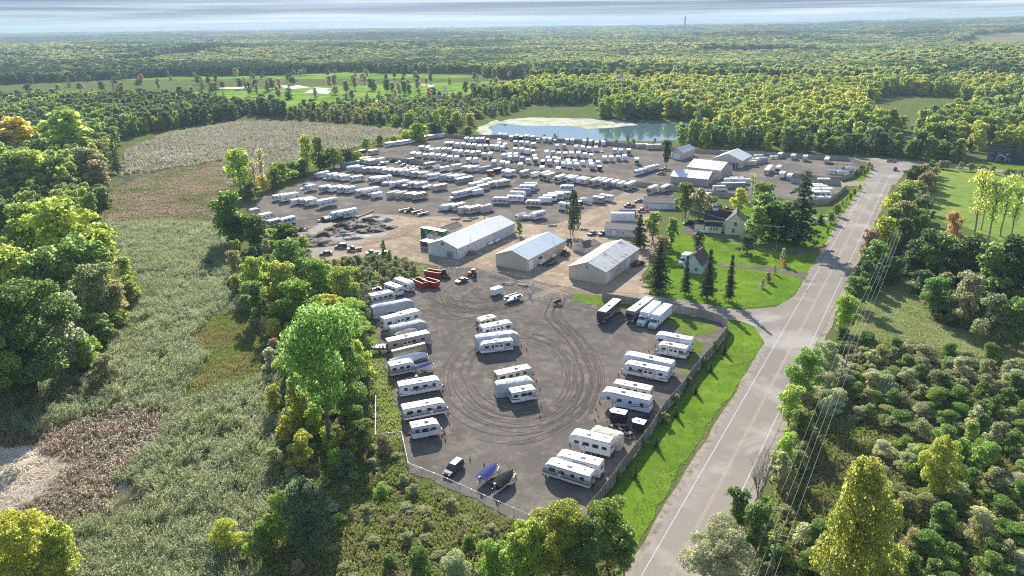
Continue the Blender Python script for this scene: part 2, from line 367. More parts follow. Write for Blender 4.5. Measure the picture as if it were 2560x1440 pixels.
# ground: one sheet to beyond the horizon
rs = [0, 30, 60, 100, 150, 220, 300, 400, 500, 600, 700, 800, 900, 1000] + [1000 * 1.05 ** k for k in range(1, 58)]
NA = 240; V = [(0, 0, 0)]; Fc = []; mi = []
FIELDS = [[(2380, 112), (2470, 84), (2580, 78), (2700, 84), (2700, 122), (2560, 122), (2440, 124)], [(-60, 152), (60, 148), (110, 151), (80, 157), (-60, 160)]]
for r in rs[1:]:
    a = np.arange(NA) * 2 * math.pi / NA; x, y = r * np.sin(a), r * np.cos(a); V += list(zip(x, y, T(x, y)))
for i in range(len(rs) - 1):
    for j in range(NA):
        k = (j + 1) % NA
        if i == 0: Fc.append((0, 1 + k, 1 + j)); c = None
        else:
            b0, b1 = 1 + (i - 1) * NA, 1 + i * NA; Fc.append((b0 + j, b0 + k, b1 + k, b1 + j)); c = V[b1 + j]
        fld = 0
        if c is not None and rs[i] > 1400 and c[1] > 0 and abs(c[0]) < c[1]:
            q = P(c[0], c[1], c[2]); fld = 1 if any(inside(q[0], q[1], f) for f in FIELDS) else 0
        mi.append(fld)
me = bpy.data.meshes.new('ground'); me.from_pydata(V, [], [f[::-1] for f in Fc]); me.materials.append(M['ground']); me.materials.append(M['field'])
me.polygons.foreach_set('material_index', mi); me.polygons.foreach_set('use_smooth', [True] * len(mi)); me.update()
kind(obj('ground', me), 'structure')

MARSH = [(-300, 1560), (-300, 1010), (0, 1000), (190, 930), (260, 900), (330, 780), (310, 700), (290, 600), (230, 520), (300, 440), (310, 380), (420, 335), (590, 305), (760, 308), (1000, 325), (990, 345), (880, 372), (800, 400), (700, 430), (570, 480), (545, 560), (560, 610), (600, 690), (640, 760), (680, 850), (700, 930), (720, 1000), (700, 1100), (690, 1250), (680, 1330), (640, 1560)]
SEDGE = [(540, 790), (620, 780), (670, 850), (690, 940), (600, 965), (450, 1015), (480, 960), (520, 900), (470, 850)]
SEDGE2 = [(225, 525), (300, 470), (420, 425), (560, 405), (575, 470), (545, 545), (430, 560), (330, 572), (270, 560)]
BROWN = [(90, 1090), (250, 1030), (410, 1025), (400, 1100), (300, 1200), (270, 1280), (190, 1320), (-90, 1290), (-90, 1080)]
PALE = [(-90, 1135), (80, 1118), (165, 1160), (125, 1230), (0, 1300), (-90, 1300)]
POND = [(1192, 322), (1235, 302), (1320, 292), (1440, 294), (1560, 299), (1700, 311), (1790, 322), (1800, 338), (1700, 350), (1640, 354), (1500, 351), (1400, 347), (1300, 345), (1240, 341), (1200, 336)]
GOLF = [(-80, 262), (-80, 216), (200, 203), (420, 192), (700, 188), (860, 180), (1000, 185), (1180, 190), (1310, 203), (1330, 228), (1200, 250), (1060, 252), (900, 264), (760, 276), (690, 272), (560, 274), (450, 258), (300, 256), (100, 260)]
LOT = [(925, 770), (960, 733), (1040, 698), (1100, 670), (1180, 668), (1330, 700), (1500, 738), (1620, 765), (1700, 777), (1795, 798), (1822, 830), (1780, 890), (1735, 945), (1665, 1030), (1622, 1093), (1560, 1180), (1480, 1292), (1430, 1312), (1361, 1328), (1211, 1262), (1023, 1184), (1003, 1101), (990, 1030), (985, 960), (960, 900), (940, 830)]
YARD = [(780, 650), (800, 600), (850, 570), (940, 535), (1050, 545), (1200, 540), (1290, 560), (1400, 560), (1500, 515), (1560, 480), (1650, 490), (1645, 560), (1640, 620), (1600, 690), (1625, 738), (1500, 747), (1320, 707), (1180, 672), (1100, 667), (1050, 662), (960, 642), (880, 648), (820, 655)]
MID = [(615, 560), (640, 500), (700, 478), (780, 440), (860, 402), (905, 393), (1000, 403), (1150, 412), (1260, 425), (1400, 440), (1560, 462), (1690, 482), (1700, 510), (1640, 540), (1500, 565), (1300, 562), (1050, 552), (930, 560), (850, 582), (770, 604), (700, 604), (640, 585)]
NORTH = [(900, 385), (960, 362), (1050, 342), (1110, 335), (1250, 343), (1400, 352), (1520, 363), (1640, 372), (1760, 383), (1900, 385), (2010, 393), (2130, 402), (2156, 418), (2135, 442), (2090, 456), (2108, 468), (2112, 482), (2075, 510), (1900, 492), (1750, 477), (1650, 472), (1400, 437), (1260, 426), (1000, 402)]
LAWN = [(1602, 733), (1640, 650), (1680, 590), (1700, 550), (1850, 520), (2010, 520), (2060, 540), (2120, 540), (2075, 600), (2050, 655), (2010, 692), (1992, 735), (1940, 765), (1850, 773), (1760, 765), (1690, 750)]
STRIP = [(1822, 802), (1850, 805), (1885, 818), (1908, 848), (1880, 905), (1800, 1022), (1715, 1150), (1650, 1270), (1590, 1385), (1550, 1470), (1380, 1470), (1480, 1296), (1560, 1182), (1622, 1097), (1700, 992), (1786, 890), (1826, 832)]
MEADOW = [(2300, 418), (2420, 425), (2560, 440), (2760, 480), (2760, 680), (2560, 620), (2450, 580), (2330, 548), (2300, 500)]
polysheet('marsh', MARSH, .02, M['marsh'], 3)
polysheet('sedge_meadow', SEDGE, .04, M['sedge'], 3); polysheet('brown_sedge', SEDGE2, .04, M['sedge_brown'], 3)
polysheet('pond', POND, .06, M['water'], 2, 8)
polysheet('duckweed_mat', [(1236, 308), (1262, 299), (1330, 294), (1450, 296), (1545, 303), (1600, 312), (1530, 320), (1470, 322), (1400, 315), (1330, 316), (1290, 312)], .08, M['scum'], 3, 6, seed=3)
polysheet('shore_mud', [(1190, 330), (1196, 318), (1240, 300), (1252, 306), (1222, 318), (1232, 336), (1215, 340)], .09, M['scum'], 1, 6, seed=4)
polysheet('golf_course', GOLF, .04, M['golf'], 3, 20)
for i, q in enumerate([[(500, 214), (560, 212), (640, 214), (600, 222), (540, 221)], [(690, 215), (742, 213), (775, 218), (730, 222)], [(790, 219), (830, 222), (820, 234), (760, 232)], [(430, 236), (520, 238), (560, 247), (500, 247)], [(1050, 212), (1085, 212), (1080, 217)], [(900, 250), (960, 249), (950, 254)]]):
    polysheet('sand_bunker', q, .08, M['sand'], 1, 10, seed=i)
polysheet('flattened_ground', PALE, .04, M['palefloor'], 3)
polysheet('creek_pool', [(455, 968), (466, 972), (462, 1000), (448, 1012), (440, 998)], .05, M['creek'], 1, 2)
polysheet('creek_pool', [(404, 1068), (420, 1072), (412, 1090), (398, 1086)], .05, M['creek'], 1, 2, seed=2)
polysheet('creek_pool', [(296, 1208), (312, 1208), (314, 1224), (300, 1226)], .05, M['creek'], 1, 2, seed=3)
polysheet('far_gravel_yard', NORTH, .04, M['gravel_far'], 1.5)
polysheet('middle_gravel_yard', MID, .05, M['gravel_far'], 1.5)
polysheet('dirt_yard', YARD, .06, M['dirt'], 1.5)
polysheet('gravel_lot', LOT, .08, M['gravel'], .9, 2)
polysheet('lawn', LAWN, .05, M['lawn'], .7, 2)
polysheet('roadside_lawn', STRIP, .05, M['lawn'], .7, 2)
polysheet('corner_lawn', [(2128, 452), (2160, 416), (2196, 430), (2184, 452), (2160, 458)], .05, M['lawn'], .5, 2)
polysheet('corner_lawn', [(2040, 545), (2080, 520), (2116, 482), (2146, 466), (2170, 466), (2146, 502), (2122, 542)], .05, M['lawn'], .5, 2)
polysheet('meadow', MEADOW, .04, M['meadow'], 3, 6)
polysheet('house_lawn', [(2420, 405), (2470, 408), (2640, 420), (2640, 440), (2560, 432), (2440, 420)], .05, M['lawn'], 1, 4)
polysheet('clearing', [(2150, 745), (2200, 700), (2280, 690), (2330, 800), (2560, 850), (2640, 940), (2500, 900), (2350, 880), (2250, 860), (2150, 850), (2120, 900), (2090, 880)], .03, M['clear'], 3, 4)
polysheet('utility_clearing', [(2040, 1090), (2110, 1060), (2200, 1100), (2160, 1200), (2090, 1300), (2010, 1320), (1990, 1250)], .03, M['verge'], 3, 4)
polysheet('rough_field', [(1500, 738), (1440, 738), (1430, 752), (1500, 768), (1560, 775), (1640, 790), (1650, 776), (1560, 756)], .10, M['verge'], 1, 1)
polysheet('rough_field', [(1640, 800), (1700, 830), (1760, 860), (1722, 935), (1700, 930), (1740, 868), (1690, 838), (1780, 838), (1800, 815), (1700, 790), (1640, 780)], .10, M['verge'], .8, 1, seed=2)
polysheet('lot_edge_grass', [(930, 800), (925, 900), (935, 1000), (940, 1105), (1003, 1100), (988, 1030), (983, 960), (958, 900), (938, 830)], .09, M['verge'], 1, 1, seed=3)
polysheet('soil_works', [(770, 575), (830, 545), (930, 535), (985, 560), (960, 590), (880, 612), (800, 640), (760, 620)], .09, mat('dark topsoil', (.10, .075, .055), noise=.5, nscale=.5, bump=.4, bscale=2), 2, 2)

# road and drives
lf = [G(1605, 1440), G(1710, 1254), G(1822, 1076), G(1914, 900), G(1994, 757), G(2064, 640), G(2110, 570)]
rt = [G(1819, 1282), G(1866, 1185), G(1935, 1039), G(2017, 859), G(2100, 704), G(2130, 651), G(2172, 566), G(2247, 441)]
def fitline(p):
    ys = np.array([q.y for q in p]); xs = np.array([q.x for q in p]); k = np.polyfit(ys, xs, 1); return k
kl, kr = fitline(lf), fitline(rt)
def lane(y, off): # off in metres from the left white line, toward the right
    s = math.sqrt(1 + kl[0] ** 2); return (kl[0] * y + kl[1] + off * s, y)
RW = float(np.mean([(kr[0] * y + kr[1] - kl[0] * y - kl[1]) for y in (120, 250)])) / math.sqrt(1 + kl[0] ** 2)
Y0, Y1 = 20.0, G(2245, 405).y
ys = [Y0 + (Y1 - Y0) * i / 60 for i in range(61)]
def strip(name, o0, o1, z, m, y0=Y0, y1=Y1, wob=0):
    yy = [y0 + (y1 - y0) * i / 80 for i in range(81)]; r = random.Random(3)
    pts = [lane(y, o0 - (r.uniform(0, wob) if wob else 0)) for y in yy] + [lane(y, o1 + (r.uniform(0, wob) if wob else 0)) for y in yy[::-1]]
    return polysheet(name, pts, z, m, 0, 1e9, ground=True)
strip('road_shoulder', -2.2, RW + 2.4, .07, M['shoulder'], wob=.7)
strip('road', -1.3, RW + 1.3, .12, M['asphalt'])
WF = [(2700, 452), (2560, 434), (2400, 418), (2290, 408), (2200, 401), (2100, 393), (1950, 385), (1800, 378)]
ribbon('side_road', WF, 8.5, .115, M['asphalt'], ground=False)
polysheet('junction', [(2160, 470), (2190, 425), (2170, 408), (2130, 399), (2140, 395), (2200, 396), (2300, 405), (2330, 414), (2290, 422), (2262, 432), (2240, 462)], .125, M['asphalt'], .2, 3)
ENTRY = [(1560, 748), (1600, 735), (1700, 750), (1800, 768), (1850, 775), (1940, 768), (1990, 738), (2012, 696), (2040, 665), (2050, 668), (1980, 800), (1925, 905), (1908, 850), (1885, 817), (1850, 803), (1822, 800), (1790, 787), (1690, 768)]
polysheet('entrance_drive', ENTRY, .11, M['asphalt'], .2, 2)
polysheet('driveway', [(2060, 690), (2012, 700), (1960, 684), (1880, 672), (1800, 668), (1790, 660), (1880, 664), (1965, 674), (2020, 684), (2040, 672)], .10, M['gravel'], .25, 2)
polysheet('driveway', [(2075, 622), (2035, 634), (1990, 634), (1920, 622), (1850, 608), (1780, 592), (1700, 585), (1705, 570), (1740, 560), (1765, 585), (1850, 600), (1920, 614), (1990, 626), (2040, 620), (2085, 605)], .10, M['gravel'], .25, 2)
polysheet('driveway', [(2125, 550), (2060, 552), (1990, 552), (1985, 545), (2060, 543), (2135, 532)], .10, M['shoulder'], .25, 2)
polysheet('driveway', [(2196, 450), (2160, 466), (2110, 465), (2080, 462), (2085, 457), (2130, 454), (2180, 452), (2200, 440)], .10, M['shoulder'], .2, 2)
strip('edge_line', -.06, .06, .14, M['paint_white'], y1=G(2170, 470).y)
strip('edge_line', RW - .06, RW + .06, .14, M['paint_white'], y1=G(2240, 440).y)
strip('centre_line', RW / 2 - .24, RW / 2 - .1, .14, M['paint_yellow'], y1=G(2240, 440).y)
strip('centre_line', RW / 2 + .1, RW / 2 + .24, .14, M['paint_yellow'], y1=G(2240, 440).y)
for px, py, s in ((2016, 729, .6), (2002, 741, .35)):
    g = G(px, py); me = MB().box(0, 0, .015, s * 1.4, s, .03).mesh('storm_grate', mat('grate iron', (.05, .05, .055), rough=.6)); tag(obj('storm_grate', me, loc=(g.x, g.y, .13), rz=.9), 'dark %s storm grate set at the road edge by the curved lawn' % ('larger' if s > .5 else 'smaller'), 'storm drain')
g = G(1813, 1236); tag(obj('manhole_cover', MB().cyl((0, 0, 0), (0, 0, .02), .42, n=20).mesh('manhole_cover', mat('cover iron', (.16, .15, .14))), loc=(g.x, g.y, .13)), 'round iron manhole cover in the right lane of the main road', 'manhole cover')
# tyre tracks: loops swept by lorries on the gravel, ribbons of darker soil
V = []; Fc = []
def track(pts, wd=.26, z=.1):
    b = len(V)
    for i, a in enumerate(pts):
        d = (Vector(pts[min(i + 1, len(pts) - 1)]) - Vector(pts[max(i - 1, 0)])).normalized(); w2 = wd / 2 * R.uniform(.5, 1.1)
        V.extend([(a[0] - d.y * w2, a[1] + d.x * w2, z), (a[0] + d.y * w2, a[1] - d.x * w2, z)])
        if i: Fc.append((b + 2 * i - 2, b + 2 * i - 1, b + 2 * i + 1, b + 2 * i))
def arc(c, rx_, ry_, a0, a1, n=40, ph=0):
    o = []
    for i in range(n + 1):
        a = rad(a0 + (a1 - a0) * i / n); o.append((c.x + rx_ * math.cos(a), c.y + ry_ * math.sin(a) + .4 * math.sin(3 * a + ph)))
    return o
c0 = G(1290, 935); e = abs(G(1080, 935).x - c0.x)
for k in range(26):
    r_ = e * R.uniform(.62, 1.02); a0 = R.choice([-150, -130, -60, -95, 160, 20, -30]) + R.uniform(-20, 20); s = R.uniform(40, 130)
    cc = Vector((c0.x + R.uniform(-2, 2), c0.y + R.uniform(-3, 4)))
    for dd in (0, 1.9): track(arc(cc, r_ - dd, (r_ - dd) * R.choice([1.55, 1.55, 1.65]), a0, a0 + s, ph=k), R.uniform(.16, .3), .1 + k * .0004)
c1 = G(1180, 735)
for k in range(14):
    r_ = R.uniform(5, 13)
    for dd in (0, 1.8): track(arc(Vector((c1.x + R.uniform(-4, 8), c1.y + R.uniform(-6, 4))), r_ - dd + 1.8, (r_ - dd + 1.8) * 1.1, 170 + R.uniform(-30, 40), 300 + R.uniform(-40, 50), ph=k), R.uniform(.16, .28), .112 + k * .0004)
def sweep(ps, n, z, spread=1.5, w0=.2, w1=.35):
    W = [G(*p) for p in ps]
    for k in range(n):
        o = R.uniform(-spread, spread); line = []
        for t in np.linspace(0, 1, 30):
            u_ = t * (len(W) - 1); i = min(int(u_), len(W) - 2); q = W[i].lerp(W[i + 1], u_ - i)
            line.append((q.x + o + R.uniform(-.05, .05), q.y + o * .5))
        for _ in range(2):
            line = [line[0]] + [((line[i - 1][0] + 2 * line[i][0] + line[i + 1][0]) / 4, (line[i - 1][1] + 2 * line[i][1] + line[i + 1][1]) / 4) for i in range(1, len(line) - 1)] + [line[-1]]
        for dd in (0, 1.9): track([(x + dd, y) for x, y in line], R.uniform(w0, w1), z + k * .0004)
sweep([(1390, 745), (1370, 790), (1440, 860), (1475, 950), (1440, 1040)], 5, .12)
me = bpy.data.meshes.new('tyre_tracks'); me.from_pydata(V, [], Fc); me.materials.append(M['track']); me.update()
o = obj('tyre_tracks', me); o['kind'] = 'stuff'; o['label'] = 'looping dark tyre tracks pressed into the gravel of the near lot'; o['category'] = 'tyre tracks'
V = []; Fc = []
sweep([(1330, 745), (1400, 715), (1500, 735), (1600, 742)], 7, .09, 3)
sweep([(1180, 660), (1330, 705), (1420, 735)], 5, .095, 3); sweep([(1230, 660), (1330, 600), (1400, 560)], 5, .1, 2)
sweep([(1420, 690), (1520, 640), (1560, 600)], 4, .105, 3); sweep([(880, 600), (1000, 590), (1060, 620), (1150, 665)], 7, .11, 5); sweep([(1480, 560), (1560, 520), (1620, 510)], 8, .115, 6)
sweep([(820, 630), (950, 600), (1040, 560)], 6, .12, 5)
me = bpy.data.meshes.new('wheel_ruts'); me.from_pydata(V, [], Fc); me.materials.append(M['track_dirt']); me.update()
o = obj('wheel_ruts', me); o['kind'] = 'stuff'; o['label'] = 'pale wheel ruts crossing the bare dirt yard between the sheds'; o['category'] = 'wheel ruts'
# ============================================================ VEHICLES
def paint(name, base, s1=(.05, .05, .06), s2=(.3, .31, .33), z0=1.3, amp=.25, k=.55, wd=.12, swoosh=True):
    """white shell with printed stripes and swooshes"""
    m = bpy.data.materials.new(name); m.use_nodes = True; n = m.node_tree; b = n.nodes['Principled BSDF']; N = n.nodes.new; Lk = n.links.new
    b.inputs['Roughness'].default_value = .38; b.inputs['Specular IOR Level'].default_value = .4
    t = N('ShaderNodeTexCoord'); s = N('ShaderNodeSeparateXYZ'); Lk(t.outputs['Object'], s.inputs[0])
    def mth(op, a, b_=None, c=None):
        q = N('ShaderNodeMath'); q.operation = op
        for i, v in enumerate((a, b_, c)):
            if v is None: continue
            if isinstance(v, (int, float)): q.inputs[i].default_value = v
            else: Lk(v, q.inputs[i])
        return q.outputs[0]
    nz_ = N('ShaderNodeTexNoise'); nz_.inputs['Scale'].default_value = 1.5; Lk(t.outputs['Object'], nz_.inputs['Vector'])
    oi = N('ShaderNodeObjectInfo'); ph = mth('MULTIPLY', oi.outputs['Random'], 6.0)
    cur = N('ShaderNodeMix'); cur.data_type = 'RGBA'; cur.inputs['A'].default_value = (*base, 1); cur.inputs['B'].default_value = (*[c * .86 for c in base], 1); Lk(nz_.outputs['Fac'], cur.inputs['Factor']); cur = cur.outputs['Result']
    for j, (c, zz, w_) in enumerate(((s1, z0, wd), (s2, z0 + .35, wd * 1.6), (s1, z0 + .75, wd * .5))):
        wave = mth('MULTIPLY', mth('SINE', mth('ADD', mth('MULTIPLY', s.outputs['X'], k * (1 + .35 * j)), ph if swoosh else 0.0)), amp if swoosh else 0.0)
        d = mth('ABSOLUTE', mth('SUBTRACT', mth('SUBTRACT', s.outputs['Z'], zz), wave)); msk = mth('LESS_THAN', d, w_)
        if swoosh: msk = mth('MULTIPLY', msk, mth('GREATER_THAN', mth('SINE', mth('ADD', mth('MULTIPLY', s.outputs['X'], .8), mth('ADD', ph, float(j)))), -.35))
        mx = N('ShaderNodeMix'); mx.data_type = 'RGBA'; Lk(msk, mx.inputs['Factor']); Lk(cur, mx.inputs['A']); mx.inputs['B'].default_value = (*c, 1); cur = mx.outputs['Result']
    Lk(cur, b.inputs['Base Color']); return m
PT = [paint('shell white black swoosh', (.74, .75, .76)), paint('shell white grey swoosh', (.76, .77, .78), (.12, .14, .18), (.42, .44, .48), 1.45, .35, .4), paint('shell white blue swoosh', (.72, .76, .80), (.05, .08, .2), (.3, .35, .42), 1.5, .4, .35, .09),
      paint('shell cream brown stripe', (.66, .61, .50), (.22, .14, .09), (.4, .32, .24), 1.2, .0, .4, .10, False), paint('shell white grey band', (.74, .74, .73), (.10, .10, .11), (.30, .30, .32), 1.15, .0, .4, .16, False), paint('shell beige', (.52, .47, .38), (.25, .2, .15), (.4, .33, .25), 1.2, .15, .5)]
M['roof'] = mat('white roof membrane', (.80, .79, .76), rough=.6, noise=.18, nscale=1.2, rnd=.1); M['roof_tan'] = mat('stained roof', (.66, .61, .52), rough=.7, noise=.25, nscale=1.0, rnd=.1)
M['glass'] = mat('tinted glass', (.02, .025, .03), rough=.08, spec=.8); M['trim'] = mat('black trim', (.025, .025, .028), rough=.5); M['tyre'] = mat('tyre rubber', (.02, .02, .02), rough=.85)
M['rim'] = mat('wheel rim', (.55, .56, .58), rough=.3, metal=.8); M['plastic'] = mat('white plastic cover', (.72, .72, .70), rough=.5); M['grey_plastic'] = mat('grey plastic', (.25, .25, .26), rough=.6)
M['steel'] = mat('galvanised steel', (.50, .51, .52), rough=.4, metal=.7); M['frame'] = mat('black frame steel', (.03, .03, .03), rough=.6); M['tarp_grey'] = mat('grey fabric cover', (.40, .43, .47), rough=.85, noise=.25, nscale=.8, bump=.06, bscale=1.5)
M['tarp_beige'] = mat('beige fabric cover', (.56, .51, .43), rough=.85, noise=.2, nscale=.7, bump=.06, bscale=1.5); M['tarp_blue'] = mat('pale blue shrink wrap', (.50, .60, .66), rough=.4, noise=.15, nscale=.7, bump=.05, bscale=2)
M['tarp_navy'] = mat('navy blue cover', (.03, .045, .17), rough=.85, spec=.1, noise=.3, nscale=1.5, bump=.05, bscale=2); M['tarp_black'] = mat('black cover', (.015, .018, .02), rough=.85, spec=.05, bump=.05, bscale=2); M['tarp_purple'] = mat('lavender grey cover', (.26, .26, .36), rough=.8, noise=.2, nscale=1, bump=.05, bscale=2)
M['shade_g'] = mat('grey shell', (.30, .31, .34), rough=.45, noise=.15, nscale=1); M['copper'] = mat('tan satin cover', (.36, .26, .17), rough=.32, metal=.55, noise=.2, nscale=.6, bump=.03, bscale=1.2)
M['red'] = mat('red steel', (.36, .02, .02), rough=.5, noise=.3, nscale=2); M['blue'] = mat('blue steel', (.03, .13, .33), rough=.5, noise=.2, nscale=2); M['green'] = mat('green container steel', (.01, .15, .06), rough=.5, noise=.15, nscale=1)
M['teal'] = mat('teal container steel', (.10, .38, .34), rough=.5, noise=.2, nscale=1); M['white_steel'] = mat('white steel', (.72, .74, .76), rough=.45, noise=.1, nscale=1, rnd=.06); M['black_steel'] = mat('black steel', (.02, .022, .025), rough=.7, spec=.15)
M['orange'] = mat('orange plastic', (.75, .12, .02), rough=.6); M['wood_grey'] = mat('weathered boards', (.40, .36, .31), rough=.9, noise=.35, nscale=3, rnd=.22); M['rust'] = mat('rusty steel', (.16, .08, .05), rough=.8, noise=.5, nscale=2, col2=(.06, .05, .045))
CARP = {c: mat('car paint ' + c, v, rough=.4, spec=.3, coat=.15) for c, v in dict(black=(.012, .013, .015), navy=(.02, .04, .10), blue=(.03, .09, .22), green=(.06, .09, .06), silver=(.42, .44, .46), red=(.22, .02, .02), brown=(.12, .07, .04), white=(.72, .73, .74), slate=(.05, .075, .08), grey=(.15, .16, .17)).items()}
CACHE = {}
def cached(key, fn):
    if key not in CACHE: CACHE[key] = fn()
    return CACHE[key]
def wheel_mesh(r=.36, w_=.25):
    def mk():
        b = MB(); b.cyl((0, -w_ / 2, 0), (0, w_ / 2, 0), r, n=14, m=0); b.cyl((0, -w_ / 2 - .01, 0), (0, w_ / 2 + .01, 0), r * .55, n=10, m=1); return b.mesh('wheel', [M['tyre'], M['rim']])
    return cached(('wheel', r, w_), mk)
def win_mesh(wd, ht, frame=True):
    def mk():
        b = MB()
        if frame: b.box(0, 0, 0, wd + .1, .03, ht + .1, 1)
        b.box(0, 0, 0, wd, .06, ht, 0); return b.mesh('window', [M['glass'], M['trim']])
    return cached(('win', round(wd, 2), round(ht, 2), frame), mk)
def winx_mesh(wd, ht): # window in an end wall
    def mk():
        b = MB(); b.box(0, 0, 0, .03, wd + .1, ht + .1, 1); b.box(0, 0, 0, .06, wd, ht, 0); return b.mesh('window', [M['glass'], M['trim']])
    return cached(('winx', round(wd, 2), round(ht, 2)), mk)
def ac_mesh(m_='plastic'):
    return cached(('ac', m_), lambda: MB().frus(-.45, .45, .34, 0, -.38, .36, .28, .3, 0).mesh('air_conditioner', [M[m_]], bevel=.04))
def vent_mesh(): return cached('vent', lambda: MB().box(0, 0, .08, .42, .42, .16, 0).mesh('roof_vent', [M['grey_plastic']], bevel=.03))
def door_mesh(m_): return cached(('door', m_.name), lambda: MB().box(0, 0, 0, .68, .05, 1.85, 1).box(0, 0, 0, .62, .07, 1.8, 0).box(0, 0, .45, .4, .085, .5, 2).mesh('door', [m_, M['trim'], M['glass']]))
def hitch_mesh(): return cached('hitch', lambda: MB().cyl((0, -.6, 0), (1.25, 0, -.02), .05, n=5).cyl((0, .6, 0), (1.25, 0, -.02), .05, n=5).cyl((1.1, 0, 0), (1.4, 0, 0), .05, n=5).cyl((.95, 0, -.5), (.95, 0, .3), .04, n=5).mesh('hitch', [M['frame']]))
def tank_mesh(): return cached('tank', lambda: MB().cyl((.45, -.17, 0), (.45, -.17, .5), .15, .13, n=8).cyl((.45, .17, 0), (.45, .17, .5), .15, .13, n=8).mesh('gas_tank', [M['plastic']], smooth=True))
def shell(kind_, Ln, H, p, W_=2.5, bev=.05):
    h = Ln / 2
    if kind_ == 'trailer': pr = [(-h, .5), (-h, H - .12), (-h + .1, H), (h - 1.1, H), (h - .45, H - .35), (h - .05, H - 1.15), (h, 1.1), (h - .35, .5)]
    elif kind_ == 'square': pr = [(-h, .5), (-h, H - .05), (-h + .05, H), (h - .25, H), (h, H - .3), (h, .5)]
    elif kind_ == 'retro': pr = [(-h + .4, .45), (-h, .9), (-h + .15, H - .7), (-h + .7, H - .1), (-h + 1.3, H), (h - 1.3, H), (h - .7, H - .1), (h - .15, H - .7), (h, .9), (h - .3, .45)]
    elif kind_ == 'fifth': pr = [(-h, .65), (-h, H - .15), (-h + .1, H - .05), (h - 2.6, H + .1), (h - 1.3, H + .05), (h - .5, H - .25), (h - .05, H - .95), (h, H - 1.35), (h - .15, 1.75), (h - 2.35, 1.65), (h - 2.6, .65)]
    elif kind_ == 'coach': pr = [(-h, .45), (-h, H - .08), (-h + .08, H), (h - .5, H), (h - .1, H - .3), (h, H - 1.0), (h, .5), (h - .1, .4)]
    return cached(('shell', kind_, round(Ln, 1), H, p.name), lambda: MB().prism(pr, -W_ / 2, W_ / 2).mesh('body', [p], bevel=bev, seg=2))
def roof_mesh(kind_, Ln, H, m_):
    h = Ln / 2; a, b_ = (-h + .15, h - 1.2) if kind_ != 'fifth' else (-h + .15, h - 2.6)
    if kind_ == 'coach': b_ = h - .6
    if kind_ == 'square': b_ = h - .35
    if kind_ == 'retro': a, b_ = -h + 1.3, h - 1.3
    return cached(('roof', kind_, round(Ln, 1), H, m_.name), lambda: MB().prismx([(-1.235, H - .02), (-1.22, H + .03), (0, H + .07), (1.22, H + .03), (1.235, H - .02)], a, b_).mesh('roof', [m_]))
